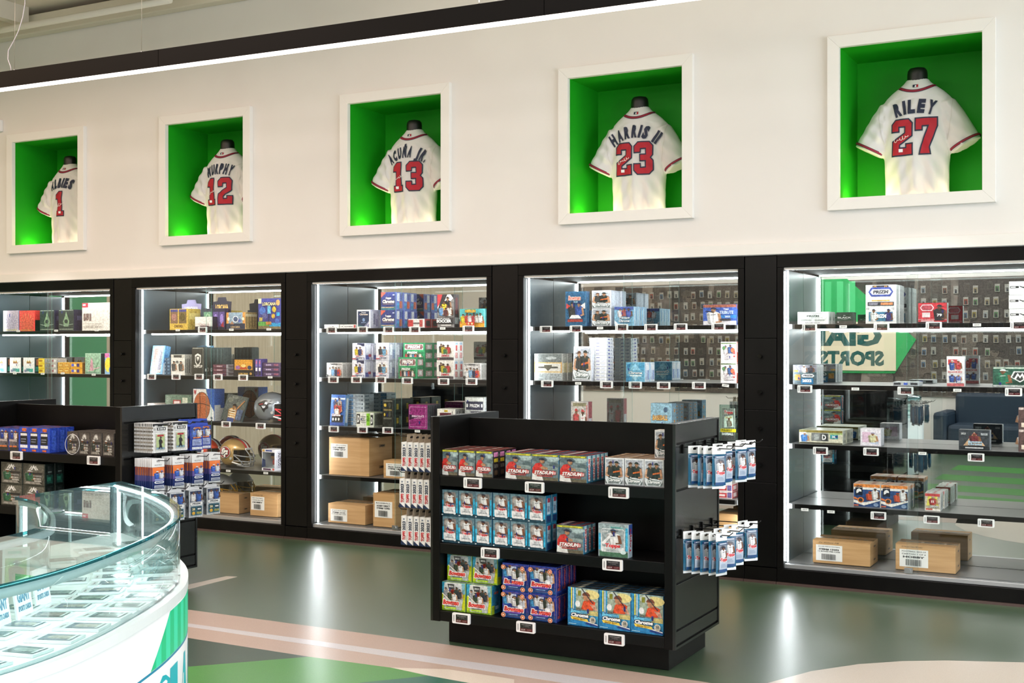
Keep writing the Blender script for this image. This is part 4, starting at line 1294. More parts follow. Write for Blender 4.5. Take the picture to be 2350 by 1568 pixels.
def prg(a):
    a.rect(.06, .6, .94, .92, 'd8c4c0').poly([(.06, .76), (.12, .9), (.88, .9), (.94, .76), (.88, .64), (.12, .64)], '8a5a5c').text('PRIZM', .2, .68, .8, .86, 'e6e4de', .06, .1).rect(.05, .06, .95, .5, '23764c').rect(.08, .08, .92, .22, 'b88a84')
    for i in range(7):
        a.fig(.14 + .12 * i, .1, .34, .14, ('c04a44', '3a3c44', 'e0dcd6', '5a8ab8')[i % 4], '2a221e')
    a.text('PRIZM', .26, .38, .74, .5, 'e4e0d8', .06, .1)


kind('prizm_green', G('2f9a62', more=prg), 'bright green card box with a rose-edged banner', '2c8a58', S('2a8455', bands=((.1, .62, .9, .9, 'c8a8a4'), (.1, .1, .9, .42, 'c8b0aa'), (.3, .66, .7, .86, 'e4e0da'), (.3, .16, .7, .36, 'e4e0da'))))
kind('group_white', G('d9d4cc', bands=((0, 0, 1, .14, '4a4246'), (.04, .03, .14, .1, 'b06a6a'), (.5, .14, .56, 1, 'e4e0d8')), more=lambda a: a.fig(.25, .4, .5, .3, '3a3430', '2a221e').fig(.4, .34, .5, .34, 'd8c434', '2a221e', SKN[1]).fig(.68, .34, .5, .34, 'c03a3c', '2a221e', SKN[3]).fig(.54, .3, .4, .3, '3f7a4a', '2a221e').text('Select', .3, .18, .8, .32, 'b83c44', .05, .2, 'f0ece6', .1)), 'cream card box with clustered soccer players', 'd4d0c8', S('e4e0dc', bands=((.2, .1, .8, .4, 'd89a94'), (.3, .5, .7, .8, 'c8504c'), (.2, .82, .8, .95, 'a8c4d8'))))
kind('blue_kids', G('3c6cb8', bands=((.02, .84, .98, .9, 'd8e4f4'), (0, 0, 1, .1, '2c4c94'), (.1, .1, .9, .34, '23262c')), more=lambda a: a.fig(.3, .56, .32, .3, '3a4a78', '2a2c3a').fig(.62, .58, .32, .3, 'b8b4b4', '2a2c3a').fig(.4, .44, .3, .34, 'c8484a', '2a2c3a').fig(.68, .42, .3, .34, 'd0403c', '22263a').fig(.5, .32, .3, .4, 'eeecea', '30343c').ell(.3, .2, .06, .05, 'e0e0dc', 8).ell(.5, .2, .06, .05, 'e0e0dc', 8).ell(.7, .2, .06, .05, 'e0e0dc', 8).text('Chrome', .2, .3, .82, .38, 'e8ecf4', .05, .1, '8a2c30', .08)), 'blue baseball box with a pyramid of players, leaning', '5a8ac4', S('6aa0d4', bands=((.2, .1, .8, .9, 'dce8f2'),)))
kind('bluewhite_flat', G('d0dae2', bands=((0, .1, .34, .9, '4f92cc'), (.04, .3, .3, .7, '9cc4e4'), (.5, .35, .8, .65, '9aa6b0'), (.86, .3, .94, .7, '5a6a78')), seal=False), 'flat white and sky blue card box', 'd8dfe4', S('c4ccd2', bands=((.1, .3, .5, .7, '7a8894'),)), None, 'booster_box')
kind('grey_flat', G('a8b0b6', bands=((.05, .3, .6, .7, '3c4858'), (.66, .25, .9, .75, 'c8d0d4')), seal=False), 'flat grey and navy card box', 'a8b2ba', None, None, 'booster_box')


def donr(a):
    a.rect(.02, .2, .22, .9, '2c2c2c').text('D', .05, .3, .19, .8, 'f0f0ea', .06, .15).lines(.28, .3, .56, .8, 4, '8a8a84').rect(.6, .1, .8, .95, '8ac83a').lines(.62, .4, .78, .8, 3, '4a7a20').rect(.84, .15, .98, .85, '3a3a38').text('D', .86, .25, .96, .7, 'e8e8e0', .05)


kind('donruss', G('dcdcd2', more=donr), 'white and lime card box with a slanted D panel', 'c4d0a8', S('b8b8a8', bands=((.1, .1, .9, .9, '6a6a60'),)))
kind('black_gold', G('2b2d28', bands=((.1, .6, .9, .66, '8a7a4a'), (.1, .3, .9, .36, '6a6a5c'), (.06, .92, .94, .97, '6a6a60')), more=lambda a: a.ell(.2, .8, .08, .06, 'd8b84a', 8).ell(.3, .8, .08, .06, 'd8b84a', 8).ell(.2, .46, .08, .06, 'd8b84a', 8).ell(.7, .48, .14, .1, '4a4c44', 10).ell(.7, .8, .14, .1, '4a4c44', 10)), 'black card box with small gold discs', '2e302c', S('3a3e36', bands=((.1, .55, .9, .95, '4a5046'), (.1, .05, .9, .48, '4a5046'), (.3, .64, .5, .84, 'c8b04a'), (.3, .14, .5, .34, 'c8b04a'), (.55, .1, .8, .4, '8a9a88'))))


def imma(a):
    for x0, y0, x1, y1 in ((.06, .9, .94, .915), (.06, .08, .94, .095), (.06, .08, .075, .915), (.925, .08, .94, .915)):
        a.rect(x0, y0, x1, y1, 'd8a8c8')
    a.poly([(.04, .6), (.3, .56), (.6, .5), (.3, .44), (.04, .36)], '3a2438').text('IMMACULATE', .18, .48, .84, .57, 'e0bcd4', .04, .05).rect(.3, .42, .7, .45, 'c890b4')
    for i in range(10):
        x, y = .1 + .17 * (i % 5), .2 + .5 * (i // 5) + .04 * (i % 2)
        a.poly([(x, y), (x + .02, y), (x + .06, y + .08), (x + .04, y + .08)], '6a2452')


kind('magenta', G('943074', more=imma), 'magenta card box with a fine pale border', '7a2860', S('6a6a6e', bands=((.1, .04, .16, .96, '2c2c30'), (.4, .04, .46, .96, '2c2c30'), (.7, .04, .76, .96, '2c2c30'))))
kind('maroon_label', G('dcd8d0', bands=((.14, .3, .8, .82, '5a2430'), (.4, .86, .6, .96, 'd8b83a'), (.84, .1, .9, .9, '9a9690')), more=lambda a: a.lines(.24, .46, .7, .68, 3, 'e4d8d4')), 'ivory card box with a maroon label panel', 'd4d0c8', S('a8a49c', bands=((.2, .1, .4, .9, '5a5650'), (.6, .1, .8, .9, '5a5650'))))
kind('prizm_black', G('a4a6a2', title='PRIZM', tc='e8e8e4', oc='2c2c34', ty=(.38, .6), tx=(.26, .76), bands=((.04, .76, .96, .96, 'c4c6c0'), (.06, .24, .94, .74, '3c3c4c'), (.3, .04, .86, .16, '4a4a54'), (.08, .4, .16, .6, 'd0d0cc'), (.84, .4, .92, .6, 'd0d0cc'))), 'grey-silver card box with a charcoal banner', '9a9c98', S('b4b6b2'))
kind('plum', G('4a2446'), 'plain plum card box behind', '4a2446')

kind('bow_navy', G('2f6488', title='Bowman', tc='e07a60', oc='f0e8e0', ty=(.74, .88), tx=(.16, .76), shear=.15, bands=((.06, .06, .94, .96, '24587c'), (.4, .68, .6, .72, '9ac0d4'), (.1, .12, .84, .2, 'a04038')), more=lambda a: a.poly([(.04, .66), (.3, .56), (.04, .5)], 'c0443c').poly([(.96, .68), (.6, .54), (.96, .5)], 'd8d4d4').fig(.34, .24, .46, .46, '3a3c3c', '2c2c30', SKN[2]).fig(.66, .26, .44, .44, '3a5aa4', '2c3a6a', SKN[0]).poly([(.2, .22), (.8, .22), (.66, .32), (.32, .32)], 'e4e4e4')), 'tall steel blue card box with two players', '2a5878', S('2c5f88', bands=((.2, .1, .8, .9, '4a86b0'),)))
kind('pastel_chrome', G('7fb0cc', title='Topps/Chrome', tc='f4f6f6', oc='3a5a7a', ty=(.18, .48), tx=(.26, .82), shear=.1, bands=((0, .84, 1, 1, '4a5aa0'),), more=lambda a: a.poly([(0, .3), (.3, 0), (.1, 0), (0, .1)], 'd8dce8').fig(.3, .46, .46, .34, 'e2e0e6', '3a4478').fig(.52, .5, .44, .32, 'c05a58', '2a2c44', SKN[1]).fig(.76, .46, .48, .36, '5a6ab8', '2c3468', SKN[3])), 'pastel blue card box with three players', '8fbcd8', S('a8cce4', bands=((.1, .1, .3, .9, 'd8e8f4'), (.4, .3, .6, .9, '6aa0cc'), (.7, .1, .9, .8, 'c4e0f0'))))
kind('tribute', G('3c5cac', title='TRIBUTE', tc='c8d8f0', ty=(.52, .7), tx=(.5, .92), bands=((0, .86, 1, 1, '9a5a48'), (0, 0, 1, .2, 'd4d0d4'), (.46, .34, 1, .48, '2f80c8')), more=lambda a: a.fig(.3, .04, .84, .44, 'eceaea', '2a2c40', 'b98a68').poly([(.04, .7), (.1, .66), (.3, .6), (.28, .66)], '2a2420').text('2023', .66, .36, .82, .45, 'e8f0f8', .03).text('Topps', .62, .72, .78, .82, 'e8ecf4', .04).rect(.52, .2, .84, .3, '3c3a40')), 'blue and white box with a swinging batter', '3a58a8', S('3a58a8', bands=((0, .8, 1, 1, '9a5a48'), (.1, .1, .9, .4, 'd8dcec'))))
kind('gold_diamond', G('c8c4bc', bands=((0, .68, 1, 1, '6f7472'), (0, .28, .04, .7, 'c0904a'), (.96, .28, 1, .7, 'c0904a'), (.04, .64, .96, .68, 'c8a86a'), (.04, .3, .96, .34, 'c8a86a'), (0, 0, 1, .26, '9aa0a0'), (.14, .46, .86, .52, '4a4840')), more=lambda a: a.poly([(.36, .58), (.64, .58), (.64, .5), (.5, .36), (.36, .5)], '5a5648').ell(.62, .84, .2, .06, 'a8acaa', 12), seal=False), 'clear-topped ivory box with a dark diamond emblem', 'b8b4ac', S('9a9890', bands=((0, .3, 1, .66, 'c8b88a'), (.1, .3, .3, .66, 'e0d4b8'))))
kind('tall_orioles', G('d8d8da', more=chrm, bands=()), 'tall leaning white box with two dark-jersey players', 'd4d4dc', S('c4c6ce', bands=((.1, .1, .9, .9, 'd8dae4'),)))
kind('slim_white', G('e2e2e4', bands=((.06, .3, .3, .7, 'b0b4c4'), (.4, .4, .6, .6, '5a5f9a'), (.7, .3, .92, .7, 'c8ccd8')), seal=False), 'flat white card box', 'dcdce0', S('e4e4e8', bands=((.2, .3, .5, .7, '4a50a0'), (.6, .3, .8, .7, 'a8aec0'))), None, 'booster_box')
kind('sky_chrome', G('6aa8c4', title='Chrome', tc='f2f6f6', oc='2f5a74', ty=(.38, .54), tx=(.14, .88), shear=.1, bands=((0, 0, .3, .3, '3f86ac'), (.7, .6, 1, 1, '4a94b8')), more=lambda a: a.poly([(.5, .96), (.8, .6), (.2, .6)], '8fc4dc').poly([(.5, .04), (.76, .36), (.24, .36)], '9cc8d8').poly([(.04, .9), (.3, .96), (.1, .6)], '2f7aa4').rect(.2, .28, .84, .34, 'd8e4e4')), 'aqua card box with diamond pattern', '7fb8d4', S('d8e2ee', bands=((.1, .1, .4, .9, 'b4c8e4'), (.5, .1, .9, .6, '8fa8d8'), (.2, .6, .8, .9, 'f0f4fa'))))
kind('confetti_chrome', G('e8e4e4', title='Topps/Chrome', tc='f6f6f4', oc='7a4a5a', ty=(.14, .44), tx=(.24, .94), shear=.1, bands=((0, .9, 1, .97, '6a7a5a'),), more=lambda a: a.fig(.3, .4, .44, .36, 'e0dcd8', '3a4a6a').fig(.62, .44, .44, .4, '4a6aa0', '2a3a5a', SKN[1]).ell(.8, .6, .14, .12, 'd86a4a', 9).ell(.2, .7, .1, .1, '5a8a5a', 8).ell(.9, .4, .08, .2, 'd8504a', 8)), 'bright white box with confetti-coloured players', 'e0dcdc', S('e06a50', bands=((.1, .5, .6, .95, 'f0e4e0'), (.4, .1, .9, .4, 'c8384a'))))
kind('duo_red', G('c4beb8', title='Topps', tc='d0484a', oc='f2efec', ty=(.04, .16), tx=(.2, .8), bands=((.1, .86, .9, .96, '8a8464'), (.9, .1, .98, .9, 'd08a8a')), more=lambda a: a.fig(.3, .2, .6, .44, 'c84a4c', 'c03a3c', SKN[1]).fig(.7, .18, .6, .46, 'e8e4e2', 'c04448', SKN[3])), 'card box with one red and one white player', 'bcb8b8', S('c0606a', bands=((.1, .1, .9, .5, 'e0dce4'),)))
kind('ghost_white', G('c4ccca', bands=((.1, .1, .9, .9, 'd2d8d6'), (.4, .4, .56, .7, '8a9290')), seal=False), 'pale grey card box with a faint emblem', 'c8d0ce')
kind('blue_baseball', G('8fb8cc', title='BASEBALL', tc='e8b060', oc='7a4a24', ty=(.5, .66), tx=(.08, .82), shear=.2, bands=((.24, .1, .74, .26, '6a7478'), (0, 0, 1, .08, '7aa4bc')), more=lambda a: a.ell(.72, .82, .1, .08, '3a5a78', 10)), 'pale blue card box with a slanted orange title', '86b0c8', S('7fa8c0', bands=((.1, .66, .9, .92, '94bcd0'), (.1, .36, .9, .6, '94bcd0'), (.1, .05, .9, .3, '94bcd0'), (.4, .74, .7, .84, 'e09a50'), (.4, .42, .7, .52, 'e09a50'), (.4, .12, .7, .22, 'e09a50'))))
kind('red_stripe', G('d8ccc8', bands=((0, .1, .7, .8, 'c03c40'), (.1, .3, .6, .6, 'e8d8d4'), (.74, .1, 1, .9, '6a5a8a')), seal=False), 'red and white flat card box', 'd0c4c0', S('b84044', bands=((.2, .2, .8, .8, 'e0d4d0'),)))
kind('low_strip', G('c8c4bc', bands=((.04, .2, .3, .8, 'b8544c'), (.34, .2, .6, .8, '5a7a68'), (.64, .2, .96, .8, '9aa4b0')), seal=False), 'low multicoloured card box', 'b8b4b0', None, T('d0d4d0', 'b4b8b4', 'e0e0dc'))

kind('prizm_value', G('efefec', title='PRIZM', tc='4a4a4c', ty=(.58, .74), tx=(.3, .7), bands=((.2, .5, .8, .51, '4a4a4c'), (.2, .84, .8, .85, '4a4a4c'), (.06, .24, .46, .42, 'dcdcd8'), (.52, .24, .94, .42, 'dcdcd8')), more=lambda a: a.text('VALUE PACK', .24, .06, .74, .14, '6a6a6c', .03).lines(.1, .28, .44, .4, 2, '8a8a8a').lines(.56, .28, .9, .4, 2, '8a8a8a'), seal=False), 'long white card box with grey hexagon lettering', 'e4e4e0', S('dcdcd8', bands=((.2, .3, .8, .6, 'b8b8b4'),)))
kind('black_box', G('2c2a2a', title='BLACK', tc='c8c4c4', ty=(.46, .62), tx=(.06, .92), bands=((.3, .38, .7, .42, '8a8686'), (.06, .1, .12, .2, 'b8b4b4'), (.42, .7, .56, .76, 'a8a4a4')), seal=False), 'black card box with silver lettering', '242222', S('343636', bands=((.3, .1, .4, .9, 'b8bcbc'),)))


def przt(a):
    a.rect(.22, .72, .76, .99, '35323c').text('12', .26, .9, .36, .98, 'd8a050', .05).text('12', .62, .9, .72, .98, 'd8a050', .05).poly([(.08, .82), (.18, .7), (.82, .7), (.92, .82), (.82, .94), (.18, .94)], '3f4f9a').poly([(.14, .82), (.22, .75), (.78, .75), (.86, .82), (.78, .89), (.22, .89)], 'e2e4e6').text('PRIZM', .24, .775, .76, .865, '4a4a52', .06, .1)
    a.rect(.06, .46, .94, .56, '3c3a40').rect(.5, .48, .9, .54, 'd88a5a').rect(.1, .48, .4, .54, '8a8894').rect(.2, .58, .8, .61, 'd8b050')
    a.rect(.1, .06, .9, .3, '3f7a9c').fig(.26, .06, .32, .26, 'e6e4e4', '3a3a44', SKN[1]).fig(.76, .06, .32, .26, '3c3a78', '2a2a50', SKN[3]).text('PRIZM', .3, .14, .7, .24, 'e8ecee', .06, .1).text('12', .04, .36, .12, .41, '5a5a5c').text('12', .88, .36, .96, .41, '5a5a5c')


kind('prizm_tall', G('e8e6e2', more=przt), 'tall white card box with blue hexagon banner', 'dddcd8', S('d4d6d2', bands=((.2, .5, .4, .9, 'a8aca8'), (.55, .5, .75, .9, 'a8aca8'), (.2, .06, .8, .4, 'c0c4c0'))))
kind('red_player', G('c42c38', bands=((0, 0, 1, .06, '3a2024'), (0, .16, 1, .2, 'd8a0a0'), (.14, .28, .42, .52, 'd8c8c8')), more=lambda a: a.poly([(.06, .76), (.14, .92), (.48, .92), (.56, .76), (.48, .6), (.14, .6)], 'd8c0c4').poly([(.1, .76), (.16, .88), (.46, .88), (.52, .76), (.46, .64), (.16, .64)], 'b04450').fig(.74, .12, .8, .46, '24222a', '2c2c34', SKN[3]).text('79', .66, .32, .84, .46, 'e8e4e4', .05).rect(.1, .08, .56, .12, 'f0dcdc')), 'red card box with a black-uniformed football player', '2a2426', S('c8c8c4', bands=((.1, .1, .9, .9, '9aa49c'),)))
kind('bw_value', G('e9e9e6', bands=((.02, .5, .3, .66, '2c2c2c'), (.04, .54, .2, .62, 'e0e0dc'), (.4, .56, 1, .6, '3a3a3a')), more=lambda a: a.poly([(.3, .66), (.44, .5), (.5, .5), (.36, .66)], '2c2c2c').poly([(.5, .95), (.9, .98), (.9, .9)], 'c0c0bc').text('VALUE', .5, .1, .86, .24, '5a5a5a', .03), seal=False), 'white card box with black angular stripe', 'e0e0dc', None, None, 'booster_box')
kind('prizm_22', G('55666e', bands=((0, .62, 1, 1, '8a8a98'), (0, .64, .2, .74, 'd8a83c'), (.06, .2, .3, .5, 'c8904a'), (.34, .0, .86, .3, '2c7aac')), more=lambda a: a.fig(.46, .6, .4, .26, 'e8e4e4', 'e0e0e0', SKN[1]).fig(.76, .6, .4, .28, '3a3c50', '2c2c3c', SKN[3]).text('2022', .4, .1, .8, .26, 'f4f6f6', .06).poly([(.36, .44), (.44, .54), (.84, .54), (.92, .44), (.84, .36), (.44, .36)], 'e2e4e6').text('PRIZM', .44, .4, .84, .5, '4a4a52', .06, .1)), 'grey and blue card box with two football players', '9aa0a4', S('c0c4c4', bands=((.15, .1, .3, .9, '8a9090'), (.5, .1, .65, .9, '8a9090'))))
kind('flat_dark', G('b4b8bc', bands=((.02, .2, .3, .8, '2c2c32'), (.7, .2, .98, .8, '2c2c32'), (.42, .2, .58, .8, '3a5ac0')), seal=False), 'flat silver and black card box with blue gem', 'c0c4c6', S('c8ccce'), T('d0d8d8', 'b0b8b8'))
kind('rookies', G('e4e0e0', title='ROOKIES', tc='c04a50', ty=(.44, .52), tx=(.1, .9), bands=((.06, .72, .7, .9, 'c8484c'), (0, 0, 1, .1, 'c8686a')), more=lambda a: a.fig(.3, .54, .34, .4, '3a5aa4', 'd8d8dc').fig(.66, .56, .34, .4, 'c04448', 'd8d8dc', SKN[1]).fig(.3, .14, .3, .4, '3a5aa4', 'e0e0e0', SKN[3]).fig(.68, .12, .3, .4, '5a6ab0', 'd0d0d4').text('2019', .6, .12, .94, .2, 'e8ecf4', .04)), 'tall white card box with red banner and four players', 'dcd8d4', S('d8d4cc', bands=((.2, .2, .8, .9, '3a4a78'),)))
kind('mosaic_top', G('2c5a48', bands=((0, 0, 1, .1, 'b8bcb8'), (0, .92, 1, 1, 'a8b8a8'), (.5, .1, .96, .3, '1f4436')), more=lambda a: a.fig(.24, .12, .8, .4, '2f7a5c', 'd4dcd8', SKN[1]).poly([(.44, .5), (.52, .8), (.84, .8), (.9, .5), (.68, .24)], 'e0e2de').poly([(.48, .5), (.55, .75), (.8, .75), (.85, .5), (.68, .3)], '3a3c3a').poly([(.52, .4), (.62, .72), (.68, .56), (.74, .72), (.82, .4), (.76, .4), (.73, .58), (.68, .44), (.63, .58), (.58, .4)], 'e8e8e4')), 'dark green box with a white zigzag crest', '24483a', S('2c4a3e'))
kind('optic_wide', G('d0ccb4', bands=((0, 0, 1, .1, '4a4638'), (.28, .2, .68, .8, '7a7c78'), (.34, .3, .46, .7, 'a8aca8'), (.5, .25, .66, .75, '3a3c3a'), (.72, .4, .9, .7, '3fa0a4'), (.7, .72, 1, .9, 'a8c07a'), (0, .84, 1, 1, '8a7a3c')), more=lambda a: a.fig(.12, .14, .72, .2, '4a80c0', 'e0e0e4').text('D', .53, .3, .63, .7, 'e8e8e4', .05).text('30', .76, .46, .86, .64, 'e8f0f0', .04)), 'long pastel card box with a blue-shirted player', 'c4c4ac', S('d4d4c4', bands=((.1, .1, .9, .3, 'a8a890'), (.2, .5, .8, .8, 'b8b8a4'))), T('d8d8c4', 'c0c4a8', 'e4e4d4'))
kind('pink_glare', G('e4dce6', bands=((.08, .2, .5, .8, 'd8b8cc'), (.5, .1, .9, .6, 'c0c8dc')), more=lambda a: a.fig(.6, .2, .6, .5, 'd8d4a8', 'a8a4c0'), seal=False), 'pale pink and white glossy card box', 'dcd8e0', S('e0dce4'))
kind('bow_uni', G('3c4046', title='Bowman/Chrome', tc='cfe4f4', oc='2f6a94', ty=(.22, .46), tx=(.3, .76), shear=.1, bands=((0, 0, 1, .18, '1e2024'), (.2, .06, .8, .12, 'd0d0d0')), more=lambda a: a.poly([(.14, .2), (.5, .9), (.86, .2)], 'd8b088').fig(.5, .38, .46, .4, '7a3438', '8a3a3c', SKN[1]).text('2023', .06, .76, .22, .86, 'e0e0e0').rect(.72, .74, .94, .86, 'a8acb0')), 'charcoal card box with a tan triangle and one player', '4a4e54', S('b8bcc0', bands=((.2, .1, .8, .9, '8f949a'),)))
kind('brown_stack', G('5a4440', bands=((0, .9, 1, 1, 'c8b8b0'), (.1, .1, .5, .3, 'd8c8b8')), more=lambda a: a.fig(.5, .2, .6, .6, 'a83a3c', 'c8b8b0', SKN[3]).fig(.9, .2, .6, .5, 'e4dcd8', '5a4440')), 'brown card box with a red-shirted player', '6a5450', S('6a5450'))


def opt(a):
    a.rect(0, .86, 1, 1, 'e08a44').rect(0, .76, 1, .86, 'e4e2de').rect(.06, .5, .34, .84, '1c2436').text('OPTIC', .08, .85, .34, .93, '2a2c34', .05).text('0', .1, .54, .3, .8, 'f2f0ec', .1, .1, None)
    a.poly([(0, .3), (.4, .2), (1, .36), (1, .3), (.4, .06), (0, .18)], 'e2dcd4').poly([(0, .44), (.3, .3), (.3, .26), (0, .34)], 'd87a44').ell(.27, .3, .12, .12, 'e0803c', 14).ell(.27, .3, .08, .08, '3a3430', 12)
    a.fig(.62, .3, .4, .34, 'd85a3c', 'c8482c', SKN[1]).fig(.82, .34, .56, .3, 'e8e6e4', 'd8d8d8', SKN[3]).rect(.02, .04, .2, .1, 'c86a4a').ell(.86, .12, .1, .08, '8aa0c0', 10)


kind('optic', G('2c4a7c', more=opt), 'navy and orange card box with a large white zero', 'e2ddd4', S('2c4470', bands=((0, .84, 1, 1, 'd8844a'), (.2, .3, .8, .7, '8a90a0'))), T('e8c0a0', 'd88a58', 'f0dccc', 'c8784a'))
kind('optic_long', G('7a7064', bands=((0, .78, 1, 1, 'e0885c'), (0, .7, 1, .78, 'c8bcae'), (.3, .3, .4, .66, 'e8e4dc'), (.66, .1, .7, .66, '3a3632')), more=lambda a: a.text('D', .31, .32, .39, .64, '3a3632', .05), seal=False), 'long orange-topped card box lying behind', '8a7c6c', S('c8a07c', bands=((.2, .5, .8, .9, '3a3a3c'), (.1, .1, .4, .5, 'd8703c'), (.6, .1, .9, .5, 'd8a07c'))), T('d8704c', 'e8946c', 'e0a080', 'c86040'))
kind('red_2020', G('c8bca8', title='2020', tc='f0ece6', oc='3a3434', ty=(.2, .34), tx=(.34, .86), bands=((0, .84, 1, 1, 'c04048'), (0, 0, 1, .12, 'e0d8d0'), (.06, .05, .5, .14, 'c8544c')), more=lambda a: a.poly([(.1, .3), (.9, .3), (.8, .84), (.2, .84)], 'd8cc5a').fig(.52, .34, .52, .6, 'b83038', 'c8b8b0', SKN[0]).text('15', .42, .48, .62, .6, 'f0e8e4', .05)), 'yellow and maroon card box with a red jersey player', 'd4ccc4', S('d0d0cc', bands=((.2, .1, .8, .9, 'b8bab6'), (.3, .2, .7, .5, '8a8a88'))), T('d8dcd8', 'b4b8b4', 'c8504c'))

# shipping cartons -------------------------------------------------
card_mat = noisy('b98f5e', 'c69c6b', 3.0, .7, stretch=(1, 1, 14))
card_edge = M('a67f50', .75)


def carton(x0, x1, zb, zt, y, d, lines, label, lab=(.06, .30, .52, .86), group=None, note=None, scrawl=None, off=0.0):
    """cardboard shipping carton: body, two top flaps, tape, printed label"""
    w, h = x1 - x0, zt - zb
    c = thing('shipping_carton', label, 'carton', ((x0 + x1) / 2, y + d / 2, zb), 0, group)
    q = MB().box(-w / 2, w / 2, -d / 2, d / 2, 0, h - .004, card_mat)
    b = q.build('body', c, bevel=.004)
    for s in (-1, 1):
        MB().box(-w / 2 + .001, w / 2 - .001, min(s * .002, s * d / 2), max(s * .002, s * d / 2), h - .0038, h, card_mat).build('flap', c)
    MB().box(-w / 2 - .0006, w / 2 + .0006, -.028, .028, h + .0001, h + .0008, M('a88a62', .2)).build('tape', c)
    q = MB()
    for i in range(7):
        q.box(-w / 2 + .02 + i * (w - .04) / 7, -w / 2 + .02 + (i + .62) * (w - .04) / 7, -.012, .012, h + .0009, h + .0012, M('5a4a34', .5))
    q.build('tape_print', c)
    if lines:
        q = MB()
        lx0, lx1 = -w / 2 + lab[0] * w, -w / 2 + lab[2] * w
        lz0, lz1 = lab[1] * h, lab[3] * h
        q.box(lx0, lx1, -d / 2 - .0012, -d / 2 - .0002, lz0, lz1, M('eceae6', .4))
        a = Art()
        n = len(lines)
        for i, t in enumerate(lines):
            zz = .93 - i * .15
            big = 'ITEM' in t or t in ('HOBBY', 'HOBBY DIRECT', 'PRIZE CHOICE')
            m_ = .12 if big else .08
            a.text(t, m_, zz - (.115 if big else .075), 1 - m_, zz, '3a3a3a', .05 if big else .02)
        e = .93 - n * .15
        a.bars(.22, .08, .78, max(.2, e - .04), 22, '2c2c2c')
        a.onto(q, planar((lx0, -d / 2 - .0012, lz0), (lx1 - lx0, 0, 0), (0, 0, lz1 - lz0), (0, -1, 0)), .5)
        q.build('shipping_label', c, fix=False)
    if scrawl:
        q = MB()
        a = Art()
        a.text(scrawl, 0, 0, 1, 1, '4a3a28', -.005, .3)
        a.onto(q, planar((-w / 2 + .1 * w, -d / 2 - .0004, h * .87), (.36 * w, 0, 0), (0, 0, h * .06), (0, -1, 0)), .6)
        q.build('handwriting', c, fix=False)
    q = MB()
    for zz in (.18, .74):
        a = Art().rect(.1, 0, .9, 1, '3a3026').rect(.16, .1, .84, .9, 'b98f5e').rect(.22, .2, .8, .8, '3a3026')
        a.onto(q, planar((w / 2 + .0004, -d * .1, h * zz), (0, d * .3, 0), (0, 0, h * .07), (1, 0, 0)), .6)
    q.build('side_print', c, fix=False)
    return c


# ------------------------------------------------------------------ placing boxes
def put(k, x, y, z, w, h, d, label, group=None, rz=0.0, lean=0.0, var=0):
    p = K[k]
    me = box_mesh(k, w, h, d, var)
    o = link(p['nm'], me, None, (x, y, z), rz)
    if lean:
        o.rotation_euler = (-lean, 0, rz)
    tag(o, label, p['cat'], group)
    return o


USED = {}


def row(ci, si, k, u0, u1, vt, Y=7.995, deep=1, high=1, n=1, d=.09, lean=0.0, ext='', gap=.002, skew=None, jit=.006):
    """n boxes side by side, high tiers, deep rows standing on shelf si of case ci"""
    p = K[k]
    zs_ = SZ[si]
    xa, xb = XU(u0, Y), XU(u1, Y)
    w = (xb - xa) / n
    ht = (ZV((u0 + u1) / 2, vt, Y) - zs_) / high
    if lean:
        ht = ht / math.cos(lean)
    r = random.Random(int(u0 * 7 + si))
    where = '%s below jersey %s' % (SNAME[si], JW[ci])
    many = n * high * deep > 1
    grp = '%s on the %s' % (p['desc'], where) if many else None
    for b in range(deep):
        for j in range(high):
            for i in range(n):
                bits = []
                if n > 1:
                    bits.append(ORD[i] + ' from left')
                if high > 1:
                    bits.append('bottom tier' if j == 0 else 'top tier' if j == high - 1 else ORD[j] + ' tier up')
                if deep > 1:
                    bits.append('in front' if b == 0 else ORD[b] + ' row back')
                core = ext or p['desc']
                lab = ', '.join([core] + ([' '.join(bits)] if bits else []) + [where])
                ww = lab.split()
                if len(ww) > 16:
                    lab = lab.replace(p['desc'], p['desc'].split(' with ')[0])
                if len(lab.split()) > 16:
                    lab = lab.replace('below jersey', 'under')
                x = xa + w * (i + .5) + (r.uniform(-jit, jit) * (.35 if b == 0 else 1) if deep > 1 or high > 1 else 0)
                y = Y + d / 2 + b * (d + .003)
                z = zs_ + .0008 + j * (ht + .0005)
                if lean:
                    y += .5 * ht * math.sin(lean) * 0
                put(k, x, y, z, w - gap, ht - .0006, d, lab, grp, 0 if skew is None else skew, lean, (i + b + j) % 2)


# price tags ---------------------------------------------------------
def tag_mesh(v):
    q = MB()
    W_, H_ = .104, .054
    pts = []
    for cx_, cz_, a0 in ((W_ / 2 - .006, H_ / 2 - .006, 0), (-W_ / 2 + .006, H_ / 2 - .006, 90), (-W_ / 2 + .006, -H_ / 2 + .006, 180), (W_ / 2 - .006, -H_ / 2 + .006, 270)):
        for t in (0, 30, 60, 90):
            pts.append((cx_ + .006 * math.cos(math.radians(a0 + t)), cz_ + .006 * math.sin(math.radians(a0 + t))))
    q.prism(pts, 1, -.012, 0, M('f0efee', .35))
    return q.mesh('price_tag_case')


